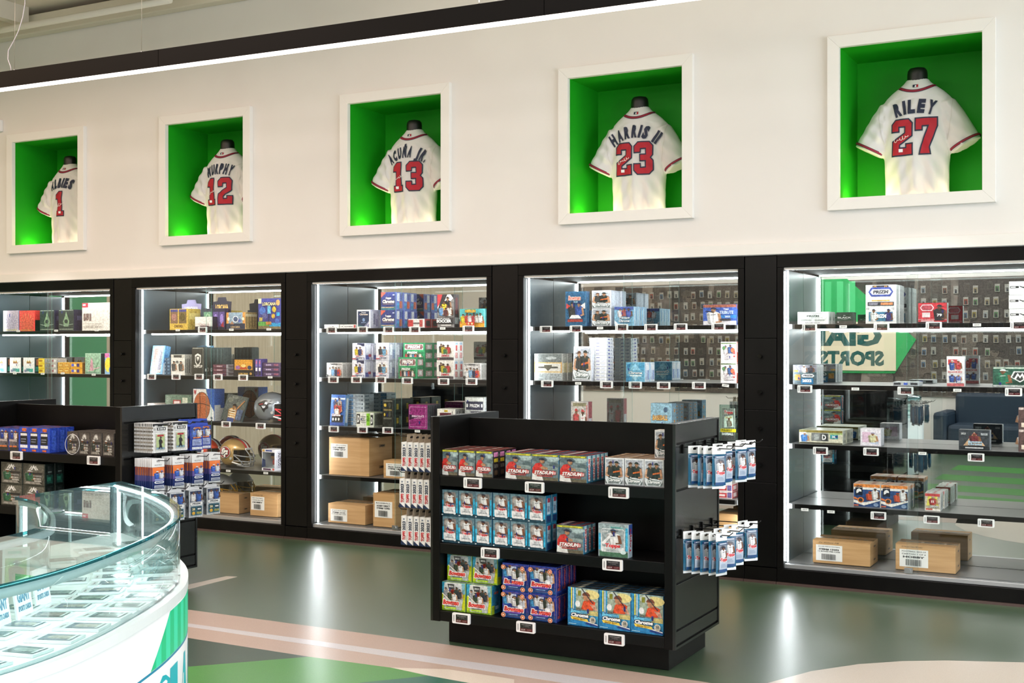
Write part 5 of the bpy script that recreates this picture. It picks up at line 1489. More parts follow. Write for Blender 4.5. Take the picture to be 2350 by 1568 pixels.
def screen_mesh(v):
    q = MB()
    a = Art().rect(0, 0, 1, 1, '2e2a2c').rect(0, 0, 1, .38, '5c2024').rect(.12, .8, .9, .87, '8f8a8a').rect(.3, .62, .7, .68, '6f6a6a')
    a.text(['$24.99', '$31.99', '$54.99', '$149'][v], .08, .1, .42, .3, 'cdbcba', .02).rect(.56, .22, .9, .27, '9a6f70').rect(.6, .1, .86, .14, '9a6f70')
    a.onto(q, planar((-.030, -.012, -.020), (.070, 0, 0), (0, 0, .040), (0, -1, 0)), .12)
    a = Art().bars(0, 0, 1, 1, 9, '4a4a4c')
    a.onto(q, planar((-.044, -.012, -.016), (.006, 0, 0), (0, 0, .032), (0, -1, 0)), .4)
    return q.mesh('price_tag_screen')


TAGM, SCRM = tag_mesh(0), [screen_mesh(v) for v in range(4)]


def price(u, v, Y, label, grp, k=0, s=1.0):
    x, z = at(u, v, Y - .006)
    t = thing('price_tag', label, 'price tag', (x, Y, z), 0, grp)
    link('housing', TAGM, t)
    link('screen', SCRM[k % 4], t)
    t.scale = (s, 1, s)
    return t


SLM = None


def small_label(u, v, Y, label, grp, rot=0):
    global SLM
    if SLM is None:
        q = MB().box(-.024, .024, -.0012, 0, -.009, .009, M('efeeea', .5))
        Art().text('$229.99', .2, .25, .8, .75, '4a4a4a').onto(q, planar((-.024, -.0012, -.009), (.048, 0, 0), (0, 0, .018), (0, -1, 0)), .5)
        SLM = q.mesh('shelf_label')
    x, z = at(u, v, Y)
    o = link('shelf_label', SLM, None, (x, Y, z))
    o.rotation_euler = (0, rot, 0)
    tag(o, label, 'label', grp)
# ------------------------------------------------------------------ black island shelves
GF, GB = 5.42, 6.06
GZ = [.882, .531, .178]
GN = ['top shelf', 'middle shelf', 'bottom shelf']
wire = M('101010', .3, .4)
gloss_black = noisy('121212', '191918', 3.1, .24, spec=.6)


def island(X0, X1, f, b, label):
    g = thing('island_shelf', label, 'shelving unit', ((X0 + X1) / 2, (f + b) / 2, 0))
    T_ = .055
    m_ = (f + b) / 2
    lam, dull = black_lam, black
    wb(MB().box(X0 + .06, X1 - .065, f + .085, b - .03, 0, .125, dull), 'plinth', g, bevel=.003)
    wb(MB().box(X0 + T_, X1 - T_, m_ - .012, m_ + .012, .126, 1.168, dull), 'back_panel', g, bevel=.002)
    grooves = [1.1855] + [ZV(1551, v, GF) for v in (1020.8, 1128.5, 1236.5, 1343.6, 1452)] + [.138]
    for s, xa in ((-1, X0), (1, X1)):
        xi = xa - s * T_
        lo_, hi_ = min(xi, xa - s * .014), max(xi, xa - s * .014)
        p = wb(MB().box(lo_, hi_, f, b, .122, 1.1875, dull), 'end_panel', g, bevel=.002)
        q0, q1 = min(xa - s * .0138, xa), max(xa - s * .0138, xa)
        for bx in ((q0, q1, f, f + .014, .122, 1.1875), (q0, q1, b - .014, b, .122, 1.1875), (q0, q1, f + .014, b - .014, .122, .134), (q0, q1, f + .014, b - .014, 1.18, 1.1875)):
            e = wb(MB().box(*bx, gloss_black), 'edge_strip', g)
            e.parent = p
            e.location = (0, 0, 0)
        for k in range(6):
            r0, r1 = min(xa - s * .0138, xa - s * .004), max(xa - s * .0138, xa - s * .004)
            e = wb(MB().box(r0, r1, f + .0145, b - .0145, grooves[k + 1] + .005, grooves[k] - .006, gloss_black), 'slat_board', g, bevel=.001)
            e.parent = p
            e.location = (0, 0, 0)
    for z in GZ:
        for y0_, y1_, fr in ((f + .006, m_ - .0125, f + .006), (m_ + .0125, b - .006, b - .006)):
            sh = wb(MB().box(X0 + T_ + .0005, X1 - T_ - .0005, y0_, y1_, z - .02, z, dull), 'shelf', g)
            ya, yb = (fr - .004, fr + .012) if fr < m_ else (fr - .012, fr + .004)
            e = wb(MB().box(X0 + T_ + .0006, X1 - T_ - .0006, ya, yb, z - .053, z - .0005, lam), 'fascia', g, bevel=.002)
            e.parent = sh
            e.location = (0, 0, 0)
    return g


G1 = island(-3.387, -2.033, GF, GB, 'black island shelf in the middle with red-shirt and teal boxes')
G2X1 = -5.545
G2 = island(-6.9, G2X1, GF - .05, GB - .04, 'black island shelf behind the glass counter with quarterback boxes')


def hook(g, x, y, z, s, ln):
    q = MB().tube([(x - s * .004, y, z), (x + s * ln, y, z), (x + s * (ln + .018), y, z + .016)], .0026, wire, 6)
    q.box(min(x - s * .002, x + s * .006), max(x - s * .002, x + s * .006), y - .012, y + .012, z - .03, z + .014, wire)
    return wb(q, 'peg_hook', g)


def grow(isl, si, k, u0, u1, vt, n=1, high=1, deep=1, d=.06, Y=None, ext='', zadd=0, first=0, gap=.0015, wname=None):
    p = K[k]
    f = GF if isl == 'black island in the middle' else GF - .05
    Y = Y or f + .028
    xa, xb = XU(u0, Y), XU(u1, Y)
    w = (xb - xa) / n
    zb = GZ[si] + zadd
    ht = (ZV((u0 + u1) / 2, vt, Y) - zb) / high
    r = random.Random(int(u0 * 3 + si))
    where = '%s, %s' % (GN[si], isl)
    grp = '%s on the %s' % (p['desc'], where)
    for b in range(deep):
        for j in range(high):
            for i in range(n):
                bits = []
                if n > 1:
                    bits.append(ORD[i])
                if high > 1:
                    bits.append('lower' if j == 0 else 'upper')
                if deep > 1:
                    bits.append('front row' if b == 0 else ORD[b] + ' row')
                lab = (ext or p['desc']) + (', ' + ' '.join(bits) if bits else '') + ', ' + where
                if len(lab.split()) > 15:
                    lab = lab.replace(p['desc'], p['desc'].split(' with ')[0].split(' picturing')[0])
                if len(lab.split()) > 16:
                    lab = lab.replace('black island in the middle', 'middle island').replace('island behind the counter', 'rear island')
                x = xa + w * (i + .5) + r.uniform(-.002, .002)
                y = Y + d / 2 + b * (d + .0025) + r.uniform(-.0015, .0015)
                put(k, x, y, zb + .0006 + j * (ht + .0004), w - gap, ht - .0006, d, lab, grp if n * high * deep > 1 else None, r.uniform(-.015, .015), 0, (i + b + j) % 2)


I1, I2 = 'black island in the middle', 'island behind the counter'
grow(I1, 0, 'stadium', 1013, 1131, 1034, 3, 1, 4, .064)
grow(I1, 0, 'stadium_mega', 1159, 1348, 1043, 3, 1, 5, .048)
grow(I1, 0, 'chrome', 1388, 1523.5, 1053, 3, 1, 4, .066)
zc = ZV(1456, 1053, GF + .028)
put('chrome', XU(1515, GF + .05) , GF + .135, zc + .001, .098, .135, .066, 'silver card box standing alone on top of the dark-uniformed player boxes', None)
grow(I1, 1, 'update', 1013, 1253, 1131, 6, 2, 2, .062)
grow(I1, 1, 'stadium_mega', 1277, 1340, 1206, 1, 1, 3, .045, ext='single stack of wide red-shirt box')
grow(I1, 1, 'series', 1373, 1443, 1203, 1, 1, 1, .05)
grow(I1, 2, 'bowman_yellow', 1013, 1127, 1340, 2, 1, 1, .10, ext='yellow and blue crowd box, bottom tier')
hy = ZV(1068, 1340, GF + .028) - GZ[2]
grow(I1, 2, 'bowman_yellow', 1026, 1142, 1277, 2, 1, 1, .10, Y=GF + .062, ext='yellow and blue crowd box, top tier', zadd=hy + .001)
grow(I1, 2, 'bowman_blue', 1152, 1277, 1297, 2, 2, 4, .056)
grow(I1, 2, 'bowman_mega', 1302, 1523.5, 1358, 3, 1, 4, .05)
# the island's other face, seen in the case mirrors
for i in range(5):
    for j in range(2):
        put('stadium_mega', -3.2 + i * .16, GB - .09, GZ[0] + .001 + j * .124, .15, .122, .09, 'red-shirt box on the far side, %s %s, middle island' % (ORD[i], 'lower tier' if j == 0 else 'upper tier'), 'boxes on the far side of the island', PI)
for i in range(6):
    put('update', -3.2 + i * .12, GB - .09, GZ[1] + .001, .11, .14, .09, 'teal box on the far side, %s along, middle island' % ORD[i], 'boxes on the far side of the island', PI)

grow(I2, 0, 'prizm_front', -22, 43, 983, 3, 1, 3, .065)
grow(I2, 0, 'prizm_side', 44, 113, 982, 3, 1, 3, .065)
grow(I2, 0, 'mosaic_dark', 154, 262, 993, 4, 1, 4, .06)
grow(I2, 1, 'mosaic_green', 2, 104, 1063, 2, 2, 2, .075)
q = MB()
xr, zr = at(170, 1008, GF - .02)
q.tube([(.062 * math.cos(t), 0, .062 * math.sin(t)) for t in [2 * PI * i / 32 for i in range(33)]], .0018, M('d8d8da', .3), 6)
o = q.build('cable_loop', None, (xr, GF - .034, GZ[0] + .0645))
tag(o, 'thin white cable ring leaning on the brown-black boxes, rear island', 'cable')
o.rotation_euler = (-.05, 0, 0)

for i, (u, v) in enumerate([(1085, 1109), (1227, 1119), (1420, 1131), (1125, 1270), (1406, 1297), (1059, 1420), (1207, 1440), (1410, 1468)]):
    si = 0 if i < 3 else 1 if i < 5 else 2
    price(u, v, GF - .0005, 'white electronic price tag, %s on the %s edge of the middle island' % (ORD[i if i < 3 else i - 3 if i < 5 else i - 5], GN[si].split()[0]), 'price tags on the middle island', i)
for i, (u, v) in enumerate([(38, 1046), (215, 1057)]):
    price(u, v, GF - .0505, 'white electronic price tag on the rear island below the %s boxes' % ('royal blue', 'brown-black')[i], 'price tags on the rear island', i + 1)


# hanging goods --------------------------------------------------------
def pillow(w, h, t, header, col, art, hcol='f6f6f6', top_art=None, crimp='dfe3e6'):
    """foil pack hanging from its header card; the hook passes through the origin; faces -Y"""
    q = MB()
    nx_, nz_ = 6, 8
    z1, z0 = -header + .012, -header + .012 - h

    def bulge(a, b):
        return t / 2 * (max(0, math.sin(PI * a)) ** .6) * (max(0, math.sin(PI * b)) ** .5) + .0006
    mcol = M(col, .22)
    for s in (-1, 1):
        for i in range(nx_):
            for j in range(nz_):
                P = []
                for a, b in ((i, j), (i + 1, j), (i + 1, j + 1), (i, j + 1)):
                    a, b = a / nx_, b / nz_
                    P.append((-w / 2 + a * w, s * bulge(a, b), z0 + b * h))
                q.face(P if s < 0 else P[::-1], mcol, True)
    q.box(-w / 2, w / 2, -.0009, .0009, z0 - .010, z0 + .004, M(crimp, .3, .3))
    a = Art()
    art(a)

    def PP(x, y, off):
        return (-w / 2 + x * w, -bulge(x, y) - off - .0006, z0 + y * h)
    for k, (v, f, c) in enumerate(a.it):
        # dense enough for the pillow: split wide faces on a grid through bmesh
        bm = bmesh.new()
        vs = [bm.verts.new((p[0], p[1], 0)) for p in v]
        for ff in f:
            try:
                bm.faces.new([vs[i] for i in ff])
            except ValueError:
                pass
        bmesh.ops.triangulate(bm, faces=bm.faces)
        for _ in range(2):
            e = [e for e in bm.edges if e.calc_length() > .22]
            if e:
                bmesh.ops.subdivide_edges(bm, edges=e, cuts=1)
                bmesh.ops.triangulate(bm, faces=bm.faces)
        b0 = len(q.v)
        bm.verts.index_update()
        q.v += [PP(vv.co.x, vv.co.y, .0004 + .0003 * k) for vv in bm.verts]
        mi = q.mi(M(c, .25))
        for ff in bm.faces:
            q.f.append(tuple(b0 + vv.index for vv in ff.verts))
            q.m.append(mi)
            q.sm.append(True)
        bm.free()
    # header card with hanging slot
    hw = w / 2
    hm = M(hcol, .4)
    top, bot = .014, -header + .014
    q.box(-hw, -.010, -.0008, .0008, bot, top, hm)
    q.box(.010, hw, -.0008, .0008, bot, top, hm)
    q.box(-.010, .010, -.0008, .0008, .004, top, hm)
    q.box(-.010, .010, -.0008, .0008, bot, -.006, hm)
    if top_art:
        a = Art()
        top_art(a)
        a.onto(q, planar((-hw, -.0008, bot), (w, 0, 0), (0, 0, -.008 - bot), (0, -1, 0)), .4)
    return q.mesh('hanging_pack')


def art_teal(a):
    a.poly([(.16, .06), (.84, .06), (.88, .9), (.12, .9)], '7f8c9c').ell(.5, .75, .3, .12, '5a5660').fig(.5, .44, .42, .6, 'f0eef0', '2a2a3a', '7a4c34')
    a.poly([(.16, .06), (.84, .06), (.86, .42), (.14, .42)], 'b4c0d2').text('Topps', .2, .36, .8, .5, 'cf2c38', .06, .1, 'f4eef0', .09).lines(.26, .2, .74, .32, 3, '8fa0b8').rect(.14, .05, .86, .14, '1f4f86').rect(.1, .9, .9, .97, '2a3a6a').rect(.2, .92, .8, .95, 'c8d4e4')


def art_orange(a):
    a.rect(.03, .62, .97, 1, 'e87a34').rect(.03, .36, .97, .62, '6a5aa0').rect(.03, 0, .97, .36, '22336e')
    a.fig(.36, .48, .36, .5, '3a6ad0', 'e0e4ea', SKN[1]).fig(.7, .48, .38, .5, 'e4e6ee', '4a78d0', SKN[3]).rect(.14, .4, .86, .46, '8fa4d8').poly([(.1, .31), (.2, .37), (.8, .37), (.9, .31), (.8, .25), (.2, .25)], 'e4e8f0').text('PRIZM', .22, .275, .78, .345, '4a5a8a', .06, .1).rect(.12, .04, .88, .17, 'c8cfe0').lines(.16, .06, .84, .16, 2, '2a3a6a')


def hbox(k, w, h, t, front, side, tab='f2f2f2', tabh=.045, bodyc='d8d8dc', nm='hanger_box'):
    """hanging carton box: hook through the origin, faces -Y, body below a folded tab"""
    q = MB()
    zt = -.024
    q.box(-w / 2, w / 2, -t / 2, t / 2, zt - h, zt, M(bodyc, .3))
    tm = M(tab, .4)
    yb = t / 2 - .001
    q.prism([(-w / 2, zt), (w / 2, zt), (w / 2 - .008, .018), (-w / 2 + .008, .018)], 1, yb - .0012, yb, tm)
    q.box(-.014, .014, yb - .0016, yb + .0004, -.005, .004, M('1a1a1a', .5))
    r = random.Random(1)
    a = Art()
    front(a)
    a.onto(q, planar((-w / 2, -t / 2, zt - h), (w, 0, 0), (0, 0, h), (0, -1, 0)), .3)
    for s in (-1, 1):
        a = Art()
        side(a)
        a.onto(q, planar((s * w / 2, -s * t / 2 * -1 * -1, zt - h), (0, s * t, 0), (0, 0, h), (s, 0, 0)), .3)
    return q.mesh(nm)


def art_score(a):
    a.rect(0, 0, 1, 1, 'eeedec').rect(.04, .9, .16, .98, '1c1c1e').lines(.2, .05, .95, .5, 9, 'e2e1e0').rect(.3, .76, .86, .86, '2a2a2c').rect(.36, .78, .44, .84, 'eeeeee').rect(.48, .78, .68, .84, 'c8c8c8').rect(.72, .78, .8, .84, 'eeeeee').ell(.15, .8, .07, .045, 'b8b8b8', 10).rect(.06, .70, .94, .706, '5a5a5c').rect(.22, .1, .8, .64, 'd8d6c8').rect(.24, .12, .78, .62, 'c9d49a').rect(.3, .55, .72, .61, 'd03844').rect(.24, .12, .78, .18, '9fc0dc')
    a.fig(.5, .18, .38, .24, '26262c', '26262c', SKN[3], '2c2c34')
    a.poly([(.36, .14), (.44, .14), (.5, .28), (.46, .3)], '26262c').poly([(.62, .14), (.56, .14), (.5, .28), (.54, .3)], '26262c')


def blister_mesh():
    q = MB()
    w, h = .108, .178
    q.box(-w / 2, w / 2, -.0012, .0012, .016 - h, .016, M('ecebea', .4))
    q.box(-w / 2 + .025, w / 2 - .025, -.0105, -.0012, .016 - h * .9, .016 - h * .36, glass('f0f4f4', 1.25))
    a = Art()
    art_score(a)
    a.onto(q, planar((-w / 2, -.0012, .016 - h), (w, 0, 0), (0, 0, h), (0, -1, 0)), .35)
    q.box(-.016, .016, -.0018, -.0013, -.004, .005, M('101010', .4))
    q.box(.028, .050, -.0019, -.0013, -.002, .010, M('c8c02c', .4))
    # printed rim that shows between the cards of a stack
    for z in range(7):
        q.box(-w / 2 - .0002, -w / 2 + .0001, -.0105, -.0002, .0 - .022 * z - .016, .0 - .022 * z - .006, M(('8a8478', '5a564e')[z % 2], .5))
    q.box(-w / 2 - .0002, w / 2, -.0105, -.0085, .004, .0145, M('2a2a2c', .4))
    return q.mesh('blister_pack')


def hang(me, nm, g, side, y, z, xs, label, cat, group, phi=90, jy=.004, jp=3.0, order='out from the panel'):
    """packs on one hook, facing along side*X, from the panel outwards"""
    r = random.Random(int(abs(y * 1000 + z * 77)))
    n = len(xs)
    for i, x in enumerate(xs):
        o = link(nm, me, None, (x, y + r.uniform(-jy, jy), z - .0045), math.radians(side * (phi + r.uniform(-jp, jp))))
        pos = 'frontmost' if i == n - 1 else 'one behind the front' if i == n - 2 else ORD[n - 1 - i] + ' behind the front'
        tag(o, label + (', ' + pos if n > 1 else ''), cat, group)


TEAL = pillow(.076, .150, .024, .036, '155f82', art_teal)
ORNG = pillow(.086, .128, .012, .050, '2c3a72', art_orange, 'efeff0', lambda a: a.text('VALUE PACK', .2, .3, .8, .6, '8a8a90'))
BLIS = blister_mesh()


def art_bluehang(a):
    a.rect(0, 0, 1, 1, '2a44ae').fig(.32, .56, .4, .5, '5a80d8', 'e0e4ea', SKN[1]).fig(.72, .56, .4, .5, 'e0e2ec', 'd8804a', SKN[3]).rect(.2, .5, .8, .56, 'd87a44').rect(.14, .2, .86, .46, 'b0bce0').lines(.2, .22, .8, .44, 4, '5a6ab0').rect(.1, .04, .9, .14, 'd8dcec').rect(.3, .92, .7, .97, 'd87a44')


def art_prizmhang(a):
    a.rect(0, 0, 1, 1, 'c4cad0').rect(.08, .56, .92, .96, '3a4668').fig(.32, .58, .38, .5, 'e4e4e6', '4a4a54', SKN[1]).fig(.7, .58, .38, .5, '3a62b4', '2c3a6a', SKN[3]).poly([(.04, .5), (.14, .56), (.86, .56), (.96, .5), (.86, .44), (.14, .44)], 'eef0f2').text('PRIZM', .2, .47, .8, .535, '5a5f68', .05, .1)
    a.rect(.1, .08, .9, .40, '1f5f74').rect(.14, .24, .44, .37, '2a3a44').text('20', .18, .26, .4, .35, 'd8d0a8', .05).rect(.54, .24, .86, .37, '2a3a44').rect(.58, .28, .82, .33, 'd0d4d8').ell(.28, .16, .13, .06, 'd8a83c', 10).rect(.5, .12, .86, .2, 'a8a45c')


def art_thang(a):
    a.rect(0, 0, 1, 1, 'ebe9e4').rect(.1, .3, .9, .86, 'c8c4bc').fig(.5, .34, .44, .6, '5a80a8', '2c3a5a', SKN[1]).text('TOPPS', .1, .14, .9, .27, 'c8383c', .06).rect(0, 0, 1, .1, '1f2f52')


def art_tside(a):
    a.rect(0, 0, 1, 1, 'eceae6').poly([(0, 0), (1, 0), (0, .16)], '1f3358').text('2023', .22, .50, .8, .82, '23304a', .05, 0, None, .05, True).text('TOPPS', .22, .17, .8, .48, 'cc343c', .06, 0, None, .05, True).rect(.34, .87, .66, .92, '7a8494')


BLUEH = hbox('b', .092, .15, .034, art_bluehang, lambda a: a.rect(0, 0, 1, 1, '24399c').rect(.3, .6, .7, .86, '8fa0d8').rect(.35, .1, .65, .5, 'c8683c'), '3350b8', .04, '24399c')
PRZH = hbox('p', .098, .17, .036, art_prizmhang, lambda a: a.rect(0, 0, 1, 1, '8a9098').rect(.2, .3, .8, .8, '3a4450').rect(.3, .4, .7, .7, 'b8bcc4'), 'f0f0f2', .04, 'b8bec6')
TOPH = hbox('t', .100, .155, .034, art_thang, art_tside, 'b0a18e', .045, 'e8e6e0')

# middle island, end nearest the window
zu, zl = 1.072, .668
for nm, z, sets in (('upper', zu, ((5.525, (-1.975, -1.935, -1.90, -1.855)), (5.70, (-1.92, -1.872)), (5.85, (-1.885, -1.850)), (5.975, (-1.89, -1.842)))),
                    ('lower', zl, ((5.505, (-1.992, -1.952, -1.912, -1.874, -1.836)), (5.66, (-1.90, -1.850)), (5.80, (-1.89, -1.852)), (5.95, (-1.875, -1.832))))):
    for k, (y, xs) in enumerate(sets):
        hook(G1, -2.033, y, z, 1, .235)
        hang(TEAL, 'foil_pack', G1, 1, y, z, xs, 'teal foil pack, %s %s hook of the island end' % (ORD[k], nm), 'card pack', 'teal foil packs on the island end', 60, .004, 17)
# middle island, other end: slim boxes showing their spines
for k, (z, n) in enumerate(((1.068, 5), (.872, 5), (.672, 5))):
    hook(G1, -3.387, 5.55, z, -1, .27)
    hang(TOPH, 'hanger_box', G1, -1, 5.55, z, [-3.452 - .0385 * i - (.012 if k == 1 else 0) for i in range(n)], 'slim white box with red vertical lettering, %s hook' % ('top', 'middle', 'bottom')[k], 'card box', 'slim white hanger boxes on the island end', 90, .003, 2)
# rear island
zA, zB, zC = 1.078, .868, .686
for k, (y, n, x1) in enumerate(((5.50, 13, -5.365), (5.68, 7, -5.375))):
    hook(G2, G2X1, y, zA, 1, .26)
    hang(BLIS, 'blister_pack', G2, 1, y, zA, [x1 - .0122 * (n - 1 - i) for i in range(n)], 'white blister card pack, %s top hook' % ORD[k], 'card pack', 'white blister packs on the rear island', 78, .001, 1.0)
for y in (5.85, 5.95):
    hook(G2, G2X1, y, zA, 1, .26)
    hang(BLUEH, 'hanger_box', G2, 1, y, zA, [-5.49, -5.45, -5.41] if y < 5.9 else [-5.47, -5.43], 'royal blue hanging box, %s blue hook in the top row' % ('first' if y < 5.9 else 'second'), 'card box', 'blue hanger boxes on the rear island', 76, .002, 2)
for k, (y, n) in enumerate(((5.47, 11), (5.64, 7), (5.81, 8), (5.965, 6))):
    hook(G2, G2X1, y, zB, 1, .27)
    hang(ORNG, 'foil_pack', G2, 1, y, zB, [-5.35 - .0142 * (n - 1 - i) for i in range(n)], 'orange and navy value pack, %s middle hook' % ORD[k], 'card pack', 'orange and navy packs on the rear island', 78, .002, 2)
for k, (y, n) in enumerate(((5.48, 3), (5.63, 3), (5.79, 3), (5.95, 2))):
    hook(G2, G2X1, y, zC, 1, .27)
    hang(PRZH, 'hanger_box', G2, 1, y, zC, [-5.36 - .038 * (n - 1 - i) for i in range(n)], 'silver hanging box with two players, %s bottom hook' % ORD[k], 'card box', 'silver hanger boxes on the rear island', 74, .002, 3)
# ------------------------------------------------------------------ case contents
R = row
# case under jersey one
R(0, 0, 'c_gold', 7, 43, 713, d=.13)
R(0, 0, 'c_red', 44, 80, 713, d=.14)
R(0, 0, 'c_black', 91, 125, 712, d=.12, ext='black trainer box with pale green crest, paler one')
R(0, 0, 'c_black', 134, 170, 711, d=.18, ext='black trainer box with pale green crest, beside cream box')
R(0, 0, 'c_151', 188, 258, 695, d=.14)
R(0, 1, 'c_white', -12, 15, 821, d=.1, ext='white booster box with crown emblem, at the case edge')
R(0, 1, 'c_white', 22, 48, 821, d=.1, ext='white booster box with crown emblem, middle one')
R(0, 1, 'c_white', 53, 79, 821, d=.1, ext='white booster box with crown emblem, beside yellow boxes')
R(0, 1, 'c_yellow', 88, 102, 823, high=3, d=.16)
R(0, 1, 'c_silver', 116, 130, 823, high=3, d=.12)
R(0, 1, 'c_amber', 132, 160, 832, high=2, n=2, d=.12)
R(0, 1, 'c_ambers', 161, 189, 832, high=2, d=.12)
R(0, 1, 'c_pink', 195, 231, 811, d=.12)
R(0, 1, 'c_sky', 240, 262, 811, d=.12)

# case under jersey twelve
R(1, 0, 'lor_tray', 389, 431, 709, d=.16)
R(1, 0, 'lor_white', 447, 488, 727, Y=7.98, d=.06)
R(1, 0, 'lor_pack', 467, 487, 708, Y=8.05, d=.03)
R(1, 0, 'lor_packv', 488, 516, 708, Y=8.05, d=.05, n=2, ext='violet booster pack in the black display tray')
R(1, 0, 'lor_orange', 519, 563, 717, d=.15)
R(1, 0, 'lor_gift', 592, 645, 685, d=.11)


def header(ci, u0, u1, v0, v1, Y, bg, txt, label, tc='e8dfc0', low=None):
    """display header: trapezoid card with a notched top standing behind its tray"""
    (xa, zt), (xb, _) = at(u0, v0, Y), at(u1, v0, Y)
    zb = low if low else ZV(u0, v1, Y)
    w, h = xb - xa, zt - zb
    q = MB()
    pts = [(-w * .42, 0), (w * .42, 0), (w / 2, h * .86), (w * .25, h * .88), (w * .2, h), (-w * .2, h), (-w * .25, h * .88), (-w / 2, h * .86)]
    q.prism(pts, 1, 0, .003, M(bg, .4))
    a = Art()
    if txt:
        a.text(txt, .16, .62, .84, .78, tc, .05).rect(.3, .52, .7, .56, tc)
        a.onto(q, planar((-w / 2, 0, 0), (w, 0, 0), (0, 0, h), (0, -1, 0)), .4)
    q.box(-w * .42, w * .42, 0, .06, 0, .004, M(bg, .4))
    o = q.build('display_header', None, ((xa + xb) / 2, Y, zb), fix=False)
    tag(o, label, 'sign')
    return o


header(1, 417, 462, 689, 755, 8.16, '9c97c4', 'LORCANA', 'lavender notched header card behind the yellow deck tray', 'f0ece4', low=1.7006)
header(1, 488, 531, 683, 755, 8.11, '2a2838', 'LORCANA', 'black notched header card with gold lettering, top shelf', 'd8b060', low=1.7006)
R(1, 1, 'plane_blue', 343, 372, 795, Y=8.0, d=.07, lean=.16, ext='light blue clear-wrapped card box leaning back')
R(1, 1, 'blue_flat', 374, 391, 822, high=5, Y=8.03, d=.12)
R(1, 1, 'white_two', 392, 424, 814, d=.08, deep=2)
R(1, 1, 'shield', 440, 468, 797, d=.05, deep=1)
R(1, 1, 'dark_spine', 473, 514, 798, n=5, Y=8.12, d=.1)
R(1, 1, 'maroon_flat', 488, 519, 837, high=3, Y=7.99, d=.12)
R(1, 1, 'lor_black', 535, 583, 824, Y=7.99, d=.05)
R(1, 1, 'violet_thin', 585, 600, 824, n=2, Y=7.99, d=.08)
R(1, 1, 'plum_flat', 602, 643, 833, high=3, Y=8.0, d=.12)
R(1, 2, 'green_box', 379, 440, 907, high=2, d=.14, Y=8.02)
R(1, 2, 'grey_low', 333, 378, 926, d=.16, Y=8.0)
R(1, 2, 'ball_box', 443, 492, 893, Y=8.0, d=.13)
# acrylic photo leaning back
(xa, zt), (xb, _) = at(513, 908, 8.0), at(560, 908, 8.0)
w, h = xb - xa, (zt - .915) / math.cos(.25)
pf = thing('framed_photo', 'clear upright photo block of a pointing player in a striped shirt', 'photo', ((xa + xb) / 2 - .03, 8.0, .9165))
pf.rotation_euler = (-.25, .14, 0)
q = MB().box(-w / 2, w / 2, 0, .012, 0, h, M('8a9098', .1))
a = Art().rect(0, 0, 1, 1, '4c5452').rect(0, .45, 1, 1, '5c625e').ell(.2, .8, .14, .1, '74786e').ell(.7, .7, .2, .1, '6a7068').ell(.4, .92, .16, .06, '7c8078')
a.fig(.46, .02, .66, .5, 'd8a868', '2a2420', 'a87850')
for i in range(4):
    a.rect(.30, .16 + i * .085, .62, .19 + i * .085, 'e6ddc8')
a.poly([(.56, .46), (.62, .42), (.92, .84), (.87, .86)], 'a87850').rect(.3, 0, .62, .14, '3a4c84').rect(.66, .1, .94, .5, '4a5a78').rect(.70, .14, .76, .46, '6a7a94')
a.onto(q, planar((-w / 2, 0, 0), (w, 0, 0), (0, 0, h), (0, -1, 0)), .08)
q.build('print', pf, fix=False)
for s in (-1, 1):
    MB().box(s * w / 2 - .003, s * w / 2 + .003, -.004, .016, 0, h, glass('e4eeee', 1.3)).build('acrylic_edge', pf)
q = MB().tube([(-.03, -.02, .0), (-.03, .02, .0), (-.03, .05, .09)], .003, wire).tube([(.03, -.02, .0), (.03, .02, .0), (.03, .05, .09)], .003, wire)


